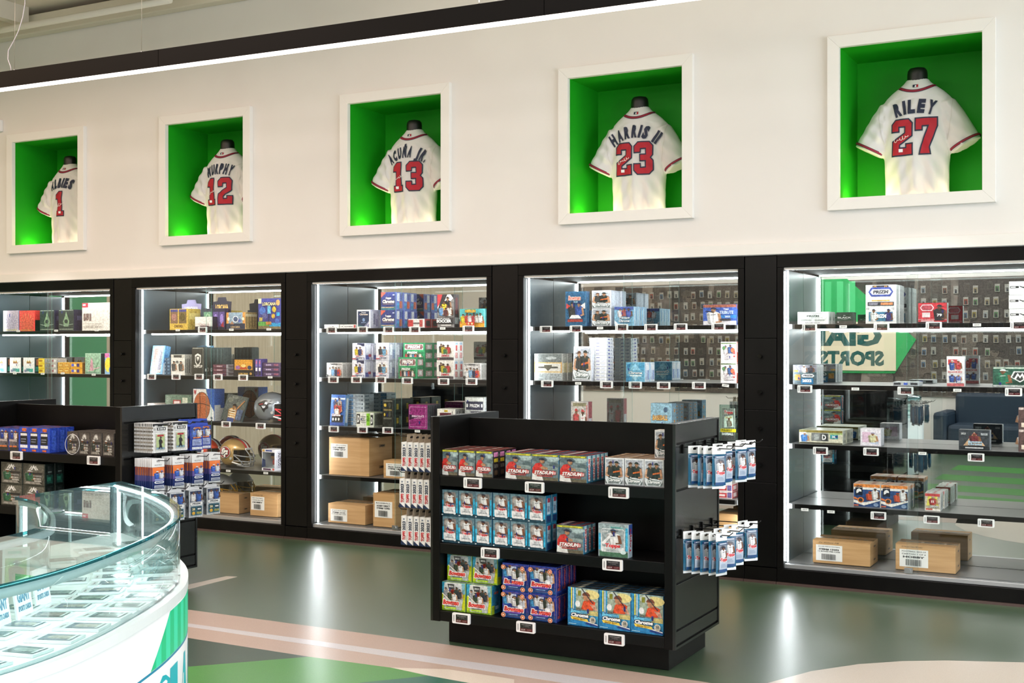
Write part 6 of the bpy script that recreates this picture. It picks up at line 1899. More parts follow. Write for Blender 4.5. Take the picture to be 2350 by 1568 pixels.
def helmet(u, v, sh, Y, R_, shell, rz, label, stripes=(), logo=None, mask='a9a9a8', metal=.0, zb=None):
    """football helmet facing local +X"""
    x, _ = at(u, v, Y)
    t = thing('football_helmet', label, 'helmet', (x, Y, zb or SZ[sh]), rz)
    a, b, c = R_ * 1.16, R_ * .92, R_ * 1.0
    zc_ = c * .93
    sm = M(shell, .22, metal)
    q = MB()
    N, Mz = 40, 22
    pt = lambda th, ph, k=1.0: (a * k * math.cos(th) * math.sin(ph), b * k * math.sin(th) * math.sin(ph), zc_ + c * k * math.cos(ph))

    def inside(th, ph):
        X, Y_, Z = math.cos(th) * math.sin(ph), math.sin(th) * math.sin(ph), math.cos(ph)
        if Z < -.80:
            return False
        if Z < .30 and X > .40 + .28 * max(0, -Z) * 0 and not (Z < -.35 and X < .58):
            return False
        if Z < -.62 and X > .15:
            return False
        return True
    for i in range(N):
        for j in range(Mz):
            t0, t1 = 2 * PI * i / N, 2 * PI * (i + 1) / N
            p0, p1 = PI * j / Mz, PI * (j + 1) / Mz
            if inside((t0 + t1) / 2, (p0 + p1) / 2):
                if j == 0:
                    q.face([pt(t0, p0), pt(t0, p1), pt(t1, p1)], sm, True)
                else:
                    q.face([pt(t0, p0), pt(t0, p1), pt(t1, p1), pt(t1, p0)], sm, True)
    me = q.mesh('helmet_shell')
    bm = bmesh.new()
    bm.from_mesh(me)
    bmesh.ops.remove_doubles(bm, verts=bm.verts, dist=1e-5)
    bmesh.ops.recalc_face_normals(bm, faces=bm.faces)
    bm.to_mesh(me)
    bm.free()
    o = link('shell', me, t)
    so = o.modifiers.new('s', 'SOLIDIFY')
    so.thickness, so.offset = R_ * .06, -1
    # padding inside
    q = MB()
    for th in (PI * .5, PI * .75, PI, PI * 1.25, PI * 1.5):
        q.loft([[(a * .86 * math.cos(th + d_) * r_, b * .86 * math.sin(th + d_) * r_, z_) for d_ in (-.25, .25)] + [(a * .70 * math.cos(th + d_) * r_, b * .70 * math.sin(th + d_) * r_, z_) for d_ in (.25, -.25)] for z_, r_ in ((zc_ - c * .5, .88), (zc_ + c * .1, 1.0), (zc_ + c * .45, .88))], M('4a4644', .8), False)
    q.build('padding', t)
    for y0_, y1_, col in stripes:
        q = MB()
        rings = []
        for i in range(26):
            ph = -PI * .40 + (PI * .40 + PI * .62) * i / 25   # from the brow over the crown to the nape
            row_ = []
            for yy in (y0_, y1_):
                s = math.sqrt(max(0, 1 - (yy / b) ** 2)) * 1.008
                row_.append((a * s * math.sin(-ph), yy, zc_ + c * s * math.cos(ph)))
            rings.append(row_)
        q.loft(rings, M(col, .25), True, False, False)
        q.build('stripe', t, fix=False)
    for k in (-1, 1):
        if logo:
            L = Art()
            logo(L)
            q = MB()

            def PL(xx, yy, off):
                X = (xx - .5) * R_ * 1.15 * (1 if k < 0 else 1) - R_ * .18
                Z = (yy - .5) * R_ * .9 + R_ * .12
                s = 1 - (X / a) ** 2 - (Z / c) ** 2
                return (X, k * (b * math.sqrt(max(0.01, s)) + .0015 + off * 2), zc_ + Z)
            for n_, (v_, f_, c_) in enumerate(L.it):
                bm = bmesh.new()
                vs = [bm.verts.new((p[0], p[1], 0)) for p in v_]
                for ff in f_:
                    try:
                        bm.faces.new([vs[i] for i in ff])
                    except ValueError:
                        pass
                bmesh.ops.triangulate(bm, faces=bm.faces)
                for _ in range(3):
                    e = [e for e in bm.edges if e.calc_length() > .16]
                    if not e:
                        break
                    bmesh.ops.subdivide_edges(bm, edges=e, cuts=1)
                    bmesh.ops.triangulate(bm, faces=bm.faces)
                b0 = len(q.v)
                bm.verts.index_update()
                q.v += [PL(vv.co.x, vv.co.y, .0004 * (n_ + 1)) for vv in bm.verts]
                mi = q.mi(M(c_, .3))
                for ff in bm.faces:
                    q.f.append(tuple(b0 + vv.index for vv in ff.verts))
                    q.m.append(mi)
                    q.sm.append(True)
                bm.free()
            q.build('logo', t, fix=False)
    # face mask: bent bars
    mm = M(mask, .3, .1)
    r = R_ * .036
    sd = lambda f_, y_, z_: (f_ * a, y_ * b, zc_ + z_ * c)
    bars = [
        [(.42, .86, -.02), (.85, .72, -.10), (1.16, .40, -.16), (1.24, 0, -.18), (1.16, -.40, -.16), (.85, -.72, -.10), (.42, -.86, -.02)],
        [(.40, .84, -.42), (.86, .70, -.44), (1.16, .38, -.48), (1.24, 0, -.50), (1.16, -.38, -.48), (.86, -.70, -.44), (.40, -.84, -.42)],
        [(.56, .66, -.72), (.96, .46, -.78), (1.16, .2, -.80), (1.16, -.2, -.80), (.96, -.46, -.78), (.56, -.66, -.72)],
        [(.94, .30, .32), (1.14, .26, .02), (1.23, .18, -.17), (1.22, .17, -.5), (1.15, .2, -.80)],
        [(.94, -.30, .32), (1.14, -.26, .02), (1.23, -.18, -.17), (1.22, -.17, -.5), (1.15, -.2, -.80)],
        [(.42, .86, -.02), (.70, .80, -.24), (.86, .70, -.44), (.96, .46, -.78)],
        [(.42, -.86, -.02), (.70, -.80, -.24), (.86, -.70, -.44), (.96, -.46, -.78)],
    ]
    q = MB()
    for bar in bars:
        P = [sd(*p) for p in bar]
        q.tube(P, r, mm, 6)
    q.build('face_mask', t)
    q = MB()
    q.box(a * .93, a * 1.0, -b * .36, b * .36, zc_ + c * .26, zc_ + c * .40, M('e9e7e2', .35))
    q.build('front_bumper', t, bevel=.004)
    for k in (-1, 1):
        q = MB().tube([(a * .30, k * b * .90, zc_ - c * .26), (a * .30, k * b * .97, zc_ - c * .26)], R_ * .09, M('c9c6bf', .3, .4), 10)
        q.build('ear_hole_plug', t)
        q = MB().tube([(a * .36, k * b * .90, zc_ - c * .5), (a * .70, k * b * .62, zc_ - c * .66), (a * .92, 0, zc_ - c * .70)], R_ * .05, M('e6e2da', .5), 6)
        q.build('chin_strap', t)
    return t


def logo_sf(a):
    a.ell(.5, .5, .46, .44, '1c1a1a', 26).ell(.5, .5, .44, .42, 'e4e0da', 26).ell(.5, .5, .42, .39, 'a3262c', 26)
    a.text('S', .28, .26, .58, .82, 'ece8e2', .07, 0, '1c1a1a', .06).text('F', .5, .16, .8, .66, 'ece8e2', .07, 0, '1c1a1a', .06)


def logo_pat(a):
    a.poly([(.1, .72), (.5, .96), (.96, .9), (.8, .8), (.94, .72), (.74, .64), (.78, .4), (.6, .3), (.52, .08), (.4, .3), (.3, .5), (.16, .56)], '1f2024').poly([(.55, .78), (.62, .84), (.68, .78), (.76, .76), (.69, .71), (.68, .63), (.61, .68), (.53, .66), (.56, .72)], 'dfe2e4').poly([(.36, .56), (.62, .56), (.58, .42), (.46, .38)], 'c6c8cc').poly([(.2, .66), (.46, .72), (.44, .66), (.22, .62)], 'b02a34')


def logo_bolt(a):
    a.poly([(.02, .3), (.3, .66), (.7, .74), (1, .6), (.98, .56), (.7, .64), (.4, .54), (.5, .5), (.2, .3), (.28, .28)], '2b62a8').poly([(.06, .34), (.32, .62), (.7, .71), (.96, .6), (.7, .67), (.36, .56), (.44, .5)], 'e8b02c')


def logo_b(a):
    a.poly([(.2, .3), (.8, .3), (.9, .5), (.7, .8), (.4, .8), (.3, .6)], 'e8e6e2').poly([(.3, .38), (.7, .38), (.76, .5), (.62, .68), (.45, .68)], '1f2f5a')


helmet(624, 960, 2, 8.10, .133, '8e9397', .30, 'silver football helmet with red face mask on the third shelf', (), logo_pat, 'd8343c', .45)
helmet(541, 1060, 3, 8.10, .130, 'b8965e', -.02, 'gold football helmet with grey face mask and red crown stripes', ((-.030, -.012, 'b83a3c'), (-.008, .008, 'efe9e0'), (.012, .030, 'b83a3c')), logo_sf, '9a9b9c', .3)
helmet(478, 1040, 3, 8.2, .122, 'd84a2c', .1, 'orange-red football helmet with white mask and navy crown stripe', ((-.030, -.014, 'efece6'), (-.011, .011, '26345e'), (.014, .030, 'efece6')), logo_b, 'e6e2dc')
helmet(506, 1100, 4, 8.225, .115, 'e2e4e4', .1, 'white football helmet with yellow mask and blue bolt, on a low carton', (), logo_bolt, 'e2ac2c', zb=.217)
# window box with a figure
(xa, zt), (xb, _) = at(600, 1031, 8.0), at(633, 1031, 8.0)
w, h = xb - xa, zt - .52
fb = thing('figure_box', 'white window box holding a small big-headed figure', 'toy box', ((xa + xb) / 2, 8.0 + w * .45, .5205), -.12)
wm = M('e8e6ea', .35)
d2 = w * .42
for bx in ((-w / 2, w / 2, -d2, d2, 0, h * .12), (-w / 2, w / 2, -d2, d2, h * .86, h), (-w / 2, -w / 2 + .008, -d2, d2, h * .12, h * .86), (w / 2 - .003, w / 2, -d2, d2, h * .12, h * .86), (-w / 2, w / 2, d2 - .003, d2, h * .12, h * .86)):
    MB().box(*bx, wm).build('carton_panel', fb)
MB().box(-w / 2 + .008, w / 2 - .003, -d2, -d2 + .0015, h * .12, h * .86, glass('eef2f2', 1.25)).build('window', fb)
q = MB()
a = Art().rect(0, 0, 1, .12, 'e8e6ea').rect(.1, .02, .7, .1, '5a3a5a').rect(.3, .9, .8, .97, '4a5a9a').rect(.04, .88, .22, .98, 'd8a850').poly([(0, .12), (.3, .2), (.28, .5), (.04, .56)], '2a3a64').ell(.9, .07, .08, .05, 'c84a44', 10)
a.onto(q, planar((-w / 2, -d2, 0), (w, 0, 0), (0, 0, h), (0, -1, 0)))
a = Art().rect(.1, .1, .9, .9, 'd8d4dc').text('LEGENDS', .3, .16, .7, .84, '3a3a4a', .03, 0, None, .05, True)
a.onto(q, planar((w / 2, -d2, 0), (0, 2 * d2, 0), (0, 0, h), (1, 0, 0)))
q.build('box_print', fb, fix=False)
q = MB().loft([ring(.01, 0, z_ * h, r1 * w, r1 * w * .9, 12) for z_, r1 in ((.50, .05), (.53, .17), (.62, .22), (.72, .2), (.78, .1))], M('b98a68', .5))
q.loft([ring(.01, 0, z_ * h, r1 * w, r1 * w * .8, 12) for z_, r1 in ((.26, .12), (.4, .14), (.5, .08))], M('c8484a', .5))
q.loft([ring(.01, 0, z_ * h, r1 * w, r1 * w, 12) for z_, r1 in ((.68, .23), (.76, .2), (.80, .08))], M('2c3a6a', .5))
for s in (-1, 1):
    q.tube([(.01 + s * .06 * w, 0, .13 * h), (.01 + s * .06 * w, 0, .28 * h)], .06 * w, M('e0dcd8', .5), 8)
q.build('figure', fb)


def C_(ci, u0, u1, vt, Y, d, lines, label, **k):
    return carton(XU(u0, Y), XU(u1, Y), k.pop('zb', SZ[4] + .001), ZV((u0 + u1) / 2, vt, Y), Y, d, lines, label, **k)


C_(1, 484, 548, 1133, 8.0, .16, ['FOOTBALL', 'ITEM# 12454', '12 BOXES PER CASE'], 'shipping carton under the white helmet, beside a labelled carton', lab=(.04, .22, .26, .84))
C_(1, 574, 637, 1133, 7.99, .30, ['2023 FOOTBALL', '12 BOXES PER CASE', 'HOBBY'], 'shipping carton with square white label, case of jersey twelve', lab=(.04, .26, .52, .84), scrawl='23 Prizm FB')
carton(XU(470, 8.18), XU(530, 8.18), .138, .215, 8.18, .16, None, 'low plain carton carrying the white football helmet')

# case under jersey thirteen
R(2, 0, 'flat_white', 744, 778, 745, d=.12)
R(2, 0, 'flat_finalissima', 779, 817, 745, d=.12)
R(2, 0, 'navy_chrome', 818, 850, 711, deep=2, d=.11)
R(2, 0, 'chrome_blue', 874, 909, 671, high=2, deep=3, d=.10)
R(2, 0, 'redwhite_flat', 937, 975, 732, deep=2, d=.1)
R(2, 0, 'soccer', 1003, 1043, 676, d=.07)
R(2, 0, 'merlin', 1055, 1113, 709, deep=2, d=.1)
R(2, 1, 'team_grey', 749, 786, 833, deep=4, d=.05)
R(2, 1, 'navy_corner', 808, 837, 788, high=2, deep=2, d=.1)
R(2, 1, 'globe_pl', 862, 893, 787, high=2, deep=3, d=.09)
R(2, 1, 'prizm_green', 914, 957, 820, deep=1, d=.1, ext='bright green card box standing in front')
R(2, 1, 'prizm_green', 925, 975, 787, Y=8.12, high=2, deep=2, d=.12, ext='bright green card box, taller stack')
R(2, 1, 'group_white', 1002, 1042, 784, high=2, deep=2, d=.07)
R(2, 1, 'team_grey', 1063, 1104, 834, deep=3, d=.06, ext='silver four-player card box near the jamb')
R(2, 2, 'blue_kids', 756, 790, 907, Y=7.99, d=.05, lean=.1, ext='blue baseball box with pyramid of players, leaning')
R(2, 2, 'bluewhite_flat', 797, 836, 906, Y=8.12, high=8, d=.14)
R(2, 2, 'donruss', 817, 858, 947, Y=7.985, d=.14)
R(2, 2, 'black_gold', 877, 902, 917, deep=2, d=.15)
R(2, 2, 'magenta', 937, 981, 929, Y=7.98, deep=2, d=.1)
R(2, 2, 'maroon_label', 1003, 1045, 939, deep=2, d=.09)
R(2, 2, 'prizm_black', 1066, 1112, 912, high=2, d=.12)
C_(2, 755, 847, 1005, 8.0, .33, ['5TH COMPLEX FOOTBALL', 'HOBBY', 'ITEM# 12717'], 'large shipping carton on the fourth shelf below jersey thirteen', zb=.521, lab=(.05, .46, .47, .83))
C_(2, 880, 940, 1058, 7.99, .30, ['2023 SOCCER', 'PRIZE CHOICE', 'ITEM# 12843'], 'small shipping carton on the fourth shelf beside hanging white boxes', zb=.521, lab=(.1, .12, .82, .84))
C_(2, 753, 838, 1158, 7.97, .28, ['SPORTS 23-24 CASES', 'ITEM# 15163', '12 BOXES PER CASE'], 'low shipping carton at the corner of the case floor, jersey thirteen', lab=(.07, .1, .52, .72))
C_(2, 856, 908, 1133, 7.96, .30, ['BASEBALL', 'HOBBY DIRECT', 'ITEM# 12782'], 'taller shipping carton on the case floor below jersey thirteen', lab=(.08, .28, .85, .76))

# case under jersey twenty-three
R(3, 0, 'bow_navy', 1297, 1346, 669, Y=7.985, d=.06)
R(3, 0, 'blue_flat', 1348, 1362, 713, high=1, Y=8.05, d=.1, ext='small dark blue card box behind the steel blue one')
R(3, 0, 'tall_orioles', 1358, 1403, 667, high=2, deep=3, d=.085, ext='white card box with two dark-jersey players')
R(3, 0, 'pastel_chrome', 1409, 1455, 704, deep=3, d=.075)
R(3, 0, 'tribute', 1613, 1691, 699, deep=1, d=.11)
R(3, 1, 'gold_diamond', 1225, 1290, 812, deep=2, d=.08)
R(3, 1, 'tall_orioles', 1313, 1357, 796, Y=7.985, d=.04, lean=.1)
R(3, 1, 'slim_white', 1352, 1392, 777, Y=8.06, high=12, d=.13)
R(3, 1, 'sky_chrome', 1436, 1480, 832, deep=2, d=.09)
R(3, 1, 'confetti_chrome', 1653, 1690, 785, high=2, deep=1, d=.1)
R(3, 2, 'duo_red', 1310, 1350, 922, deep=1, d=.07)
R(3, 2, 'low_strip', 1362, 1425, 1000 - 12, deep=2, d=.1)
R(3, 2, 'low_strip', 1430, 1487, 1000 - 11, deep=2, d=.1, ext='low multicoloured card box beside the pale blue ones')
R(3, 2, 'blue_baseball', 1493, 1542, 926, high=1, deep=1, d=.09)
R(3, 2, 'blue_baseball', 1500, 1548, 928, Y=8.11, high=3, deep=2, d=.095, ext='pale blue stacked box')
# pack in a clear holder
(xa, zt), (xb, _) = at(1651, 929, 7.99), at(1692, 929, 7.99)
w, h = xb - xa, zt - .915
ph = thing('pack_holder', 'old striped wax pack in a clear holder with yellow band, third shelf', 'card pack', ((xa + xb) / 2, 8.0, .9155))
q = MB().box(-w * .36, w * .36, -.004, .004, h * .02, h * .9, M('4a4644', .4))
a = Art().rect(0, 0, 1, 1, 'cfc8c0')
for i in range(12):
    a.rect(i / 12, 0, i / 12 + .04, 1, '6a6460')
a.text('Topps', .16, .80, .84, .93, 'c8383c', .06, .1, 'f0e8e0', .1).poly([(.14, .38), (.9, .42), (.86, .78), (.2, .74)], 'e8e2d8').text('GALLERY', .24, .68, .82, .75, 'c8a03c', .04).fig(.54, .42, .28, .4, 'b8a898', '8a3a34', SKN[1])
a.rect(-.1, .25, 1.1, .35, 'e0c81c').text('FINEST', 0, .27, .8, .335, '3a3a20', .03).rect(0, 0, 1, .25, '4c4846').text('BASEBALL', .02, .15, .9, .23, 'e6e4e0', .05)
a.onto(q, planar((-w * .36, -.004, h * .02), (w * .72, 0, 0), (0, 0, h * .88), (0, -1, 0)))
q.build('wax_pack', ph, fix=False)
for bx in ((-w / 2, w / 2, -.014, -.011, 0, h), (-w / 2, w / 2, .011, .014, 0, h), (-w / 2, -w / 2 + .003, -.011, .011, 0, h), (w / 2 - .003, w / 2, -.011, .011, 0, h)):
    MB().box(*bx, glass('eaf2f0', 1.25)).build('clear_wall', ph)
R(3, 3, 'red_stripe', 1640, 1680, 1112, high=2, deep=2, d=.12)
R(3, 3, 'duo_red', 1560, 1600, 1080, d=.08, ext='card box on the fourth shelf half hidden by the island')
C_(3, 1640, 1692, 1180, 8.0, .3, None, 'shipping carton at the case floor seen beside the teal packs')

# case under jersey twenty-seven
R(4, 0, 'prizm_value', 1830, 1902, 716, deep=2, d=.08)
R(4, 0, 'black_box', 1919, 1958, 717, deep=1, d=.09)
R(4, 0, 'prizm_tall', 1986, 2057, 654, deep=3, d=.09)
R(4, 0, 'red_player', 2106, 2174, 695, d=.05)
R(4, 0, 'bw_value', 2315, 2390, 646, high=3, d=.1)
R(4, 1, 'prizm_22', 1820, 1876, 838, deep=3, d=.06)
R(4, 1, 'flat_dark', 2049, 2108, 877, d=.16)
R(4, 1, 'rookies', 2172, 2214, 818, d=.05)
R(4, 1, 'mosaic_top', 2278, 2372, 843, d=.1)
R(4, 2, 'optic_wide', 1834, 1935, 988, deep=3, d=.09)
R(4, 2, 'pink_glare', 1974, 2022, 984, d=.1)
R(4, 2, 'bow_uni', 2200, 2272, 987, d=.07)
R(4, 2, 'brown_stack', 2336, 2400, 936, high=2, d=.1)
R(4, 3, 'optic', 1958, 2085, 1113, n=2, deep=4, d=.045)
R(4, 3, 'red_2020', 2121, 2158, 1133, deep=4, d=.075)
C_(4, 1865, 1997, 1243, 7.985, .24, ['(20139B) 2022-23 FOOTBALL', 'ITEM# 13252', '12 BOXES PER CASE'], 'shipping carton with a barcode label reading football, case floor', lab=(.06, .12, .52, .80), scrawl='2x Select FB')
C_(4, 2055, 2193, 1252, 7.985, .2, ['FOOTBALL 2022-23', 'CARTON 1 OF 6', 'HOBBY'], 'shipping carton with boxed barcode label, near the door lock', lab=(.07, .14, .55, .80), scrawl='23 Panini 1 box FB color')

# tags -----------------------------------------------------------------
TG = {1: {0: [(465, 757)], 1: [(348, 865), (404, 865), (457, 865), (500, 866), (558, 867)], 2: [(519, 974), (598, 978)]},
      2: {0: [(761, 758), (832, 757), (892, 757), (952, 757), (1075, 755)], 1: [(765, 872), (818, 872), (874, 872), (935, 874), (1018, 876), (1082, 876)], 2: [(766, 985), (832, 987), (890, 988)]},
      3: {0: [(1253, 756), (1322, 755), (1427, 752), (1494, 752), (1562, 751), (1649, 750)], 1: [(1256, 881), (1392, 883), (1458, 884), (1523, 885), (1604, 885)]},
      4: {0: [(1858, 752), (2023, 751), (2143, 748), (2338, 747)], 1: [(1847, 893), (2078, 897), (2326, 900)], 2: [(1883, 1035), (1999, 1037), (2240, 1050)], 3: [(2016, 1184), (2138, 1193), (2263, 1201)]}}
SLB = {0: {0: [(42, 760), (129, 759), (222, 758)], 1: [(34, 857), (98, 858), (144, 857), (215, 860)]},
       1: {0: [(408, 758), (531, 757), (617, 756)], 1: [(620, 866)], 3: [(524, 1081), (610, 1086)]},
       2: {0: [(1016, 754)], 2: [(958, 990)]}, 3: {0: [(1377, 753)], 1: [(1327, 880), (1665, 885)]},
       4: {0: [(1935, 750), (2242, 746)], 1: [(1963, 893), (2197, 896)], 2: [(2117, 1041)], 3: [(1847, 1170), (1907, 1175)]}}
kk = 0
for ci, shs in TG.items():
    for si, L in shs.items():
        for i, (u, v) in enumerate(L):
            price(u, v, 7.9435, 'white electronic price tag, %s from left on the %s under jersey %s' % (ORD[i], SNAME[si], JW[ci]), 'price tags in the wall cases', kk, .92)
            kk += 1
for ci, shs in SLB.items():
    for si, L in shs.items():
        for i, (u, v) in enumerate(L):
            small_label(u, v, 7.9435, 'tiny white paper label, %s on the %s under jersey %s' % (ORD[i], SNAME[si], JW[ci]), 'paper labels in the wall cases', .12 if (ci, si, i) == (3, 1, 1) else 0)
# ------------------------------------------------------------------ curved glass counter
def spline(P, n):
    out = []
    P = [Vector(p) for p in P]
    m = len(P) - 1
    for i in range(n + 1):
        t = m * i / n
        k = min(int(t), m - 1)
        f = t - k
        p0, p1, p2, p3 = P[max(k - 1, 0)], P[k], P[k + 1], P[min(k + 2, m)]
        out.append(.5 * ((2 * p1) + (p2 - p0) * f + (2 * p0 - 5 * p1 + 4 * p2 - p3) * f * f + (3 * p1 - p0 - 3 * p2 + p3) * f ** 3))
    # even spacing
    L = [0]
    for a, b in zip(out, out[1:]):
        L.append(L[-1] + (b - a).length)
    res, k = [], 0
    for i in range(n + 1):
        s = L[-1] * i / n
        while k < len(L) - 2 and L[k + 1] < s:
            k += 1
        f = (s - L[k]) / max(1e-9, L[k + 1] - L[k])
        res.append(out[k].lerp(out[k + 1], f))
    return res, L[-1]


OUT, OL = spline([(-3.75, .25), (-3.2, .62), (-2.82, 1.05), (-2.6, 1.5), (-2.52, 1.9), (-2.533, 2.18), (-2.60, 2.42), (-2.70, 2.66), (-2.82, 2.90), (-2.985, 3.15), (-3.245, 3.41), (-3.624, 3.672), (-3.984, 3.85)], 96)
INN, IL = spline([(-4.05, .80), (-3.65, 1.05), (-3.36, 1.38), (-3.18, 1.75), (-3.11, 2.1), (-3.11, 2.4), (-3.15, 2.62), (-3.22, 2.78), (-3.335, 2.90), (-3.47, 3.015), (-3.62, 3.12), (-3.76, 3.21), (-3.935, 3.265)], 96)
NS = len(OUT)


def normals(P):
    out = []
    for i in range(len(P)):
        d = (P[min(i + 1, len(P) - 1)] - P[max(i - 1, 0)]).normalized()
        out.append(Vector((d.y, -d.x)))
    return out


ON, IN_ = normals(OUT), normals(INN)
ZT, ZB = .97, .745
ctr = thing('glass_counter', 'curved glass showcase counter with white base and green striped front', 'counter', (-3.1, 2.6, 0))


def off(P, N, d):
    return [p + n * d for p, n in zip(P, N)]


def strip(name, A, B, m, par=ctr, closed=False, sm=True):
    """loft of closed cross sections: A, B lists of rings"""
    q = MB()
    q.loft(A, m, sm, True)
    return wb(q, name, par)


def wall(name, P, N, d0, d1, z0, z1, m, edge=None, i0=0, i1=None):
    a, b = off(P, N, d0), off(P, N, d1)
    i1 = i1 or len(P)
    rings = [[(a[i].x, a[i].y, z0), (b[i].x, b[i].y, z0), (b[i].x, b[i].y, z1), (a[i].x, a[i].y, z1)] for i in range(i0, i1)]
    q = MB()
    q.loft(rings, m, True, True)
    if edge:
        k = q.mi(edge)
        for f_ in range(len(q.f)):
            if f_ % 4 in (0, 2) and len(q.f[f_]) == 4 and f_ < (i1 - i0 - 1) * 4:
                q.m[f_] = k
    o = wb(q, name, ctr)
    return o


def slab(name, do, di, z0, z1, m, edge=None):
    a, b = off(OUT, ON, do), off(INN, IN_, -di)
    rings = [[(a[i].x, a[i].y, z0), (b[i].x, b[i].y, z0), (b[i].x, b[i].y, z1), (a[i].x, a[i].y, z1)] for i in range(NS)]
    q = MB()
    q.loft(rings, m, False, True)
    if edge:
        k = q.mi(edge)
        for f_ in range((NS - 1) * 4):
            if f_ % 4 in (1, 3):
                q.m[f_] = k
        q.m[-1] = q.m[-2] = k
    return wb(q, name, ctr)


cg = glass('eef8f6', 1.34, dens=.06, dcol='a9cbd6')  # pale blue diffuse mixed in to imitate the haze of LED light
cedge = glass('3f8488', 1.35, dens=.5, dcol='2a5f68')
wgl = M('f4f6f8', .25)
slab('base_top', .028, .028, ZB - .03, ZB, wgl)
slab('deck', -.012, -.012, ZB + .0005, ZB + .008, M('f6f7f8', .3))
wall('base_front', OUT, ON, .0, .026, .10, ZB - .0305, wgl)
wall('base_back', INN, IN_, -.026, .0, .10, ZB - .0305, wgl)
wall('plinth', OUT, ON, -.05, -.03, 0, .0995, black)
e0, e1 = OUT[-1], INN[-1]
q = MB()
q.loft([[(p.x, p.y, z) for p in (e0 + ON[-1] * .02, e1 + IN_[-1] * -.02)] + [(p.x - .02, p.y + .001, z) for p in (e1 + IN_[-1] * -.02, e0 + ON[-1] * .02)] for z in (.1, ZB - .0305)], wgl, False)
wb(q, 'base_end', ctr)
slab('glass_top', .004, .004, ZT - .012, ZT, cg, cedge)
wall('front_glass', OUT, ON, -.006, 0, ZB + .001, ZT - .0125, cg, cedge)
wall('back_glass', INN, IN_, 0, .006, ZB + .001, ZT - .0125, cg, cedge)
q = MB()
q.loft([[(e0.x + .004, e0.y - .012, z), (e1.x + .004, e1.y + .012, z), (e1.x + .010, e1.y + .012, z), (e0.x + .010, e0.y - .012, z)] for z in (ZB + .009, ZT - .013)], cg, False)
wb(q, 'end_glass', ctr)
wall('top_profile', OUT, ON, -.022, -.0065, ZT - .040, ZT - .0127, M('dfe6ee', .35))
wall('top_profile', INN, IN_, .0065, .022, ZT - .034, ZT - .0127, M('dfe6ee', .35))
wall('light_strip', OUT, ON, -.029, -.0225, ZT - .020, ZT - .014, M('f7fbff', .5, 0, 60.0))
for p, s in ((e0, .03), (e1, .03)):
    d = (e1 - e0).normalized() * (1 if p is e0 else -1)
    c0 = p + d * .03
    wb(MB().box(c0.x + .014, c0.x + .024, c0.y - .006, c0.y + .006, ZB + .009, ZT - .014, M('fbfdff', .5, 0, 14.0)), 'light_strip', ctr)
mid = e0.lerp(e1, .55)
wb(MB().box(mid.x + .02, mid.x + .028, mid.y - .005, mid.y + .005, ZB + .009, ZT - .014, M('d8e2e6', .3, .4)), 'glass_post', ctr)

# printed front: find the place along the outline that stands under a given column of the photo
def s_of(u):
    best = None
    for i in range(30, NS - 1):
        p = OUT[i] + ON[i] * .026
        d = -math.sin(YAW) * p.x + math.cos(YAW) * p.y
        l = math.cos(YAW) * p.x + math.sin(YAW) * p.y
        uu = CX + FPX * l / d
        if best is None and uu >= u:
            return i + 0.0
    return 60.0


def onbase(s, z, o=0.0):
    i = max(0, min(NS - 2, int(s)))
    f = s - i
    p = (OUT[i] + ON[i] * .026).lerp(OUT[i + 1] + ON[i + 1] * .026, f)
    n = ON[i].lerp(ON[i + 1], f)
    return (p.x + n.x * (o + .0006), p.y + n.y * (o + .0006), z)


sA, sB = s_of(381), s_of(339)
q = MB()
zt_, zb_ = .708, .566
sE = NS - 4.0
nst = int((sE - sB) * 2)
for i in range(nst):
    a, b = sB + (sE - sB) * i / nst, sB + (sE - sB) * (i + 1) / nst
    def top(s):
        return zt_ if s >= sA else zb_ + (zt_ - zb_) * (s - sB) / (sA - sB)
    col = M(('05cf8f', '36e7b6')[(i // 2) % 2], .35)
    q.face([onbase(a, zb_), onbase(b, zb_), onbase(b, top(b)), onbase(a, top(a))], col)
wb(q, 'green_stripe_print', ctr, fix=False)
q = MB()
for i in range(nst + 8):
    a, b = sB - 3 + (sE - sB + 3) * i / (nst + 8), sB - 3 + (sE - sB + 3) * (i + 1) / (nst + 8)
    q.face([onbase(a, .557), onbase(b, .557), onbase(b, .565), onbase(a, .565)], M('1b8fb4', .35))
wb(q, 'blue_line_print', ctr, fix=False)
q = MB()
span = [(s_of(338), s_of(382)), (s_of(388), s_of(402)), None, None, None]
gw = span[0][1] - span[0][0]
s0 = span[1][1] + .5
for ch, sp_ in zip('GIANT', span):
    if sp_ is None:
        sp_ = (s0, s0 + gw)
        s0 += gw + .7
    v, f = glyphs(ch, .06)
    ax, bx = min(p[0] for p in v), max(p[0] for p in v)
    ay, by = min(p[1] for p in v), max(p[1] for p in v)
    b0 = len(q.v)
    q.v += [onbase(sp_[0] + (p[0] - ax) / (bx - ax) * (sp_[1] - sp_[0]), .22 + (p[1] - ay) / (by - ay) * .305, .0002) for p in v]
    k = q.mi(M('10bccb', .35))
    for t in f:
        q.f.append(tuple(b0 + i for i in t))
        q.m.append(k)
        q.sm.append(False)
wb(q, 'lettering', ctr, fix=False)

# what lies in the counter
def deck(u, v, z=ZB + .0085):
    return fl(u, v, z)


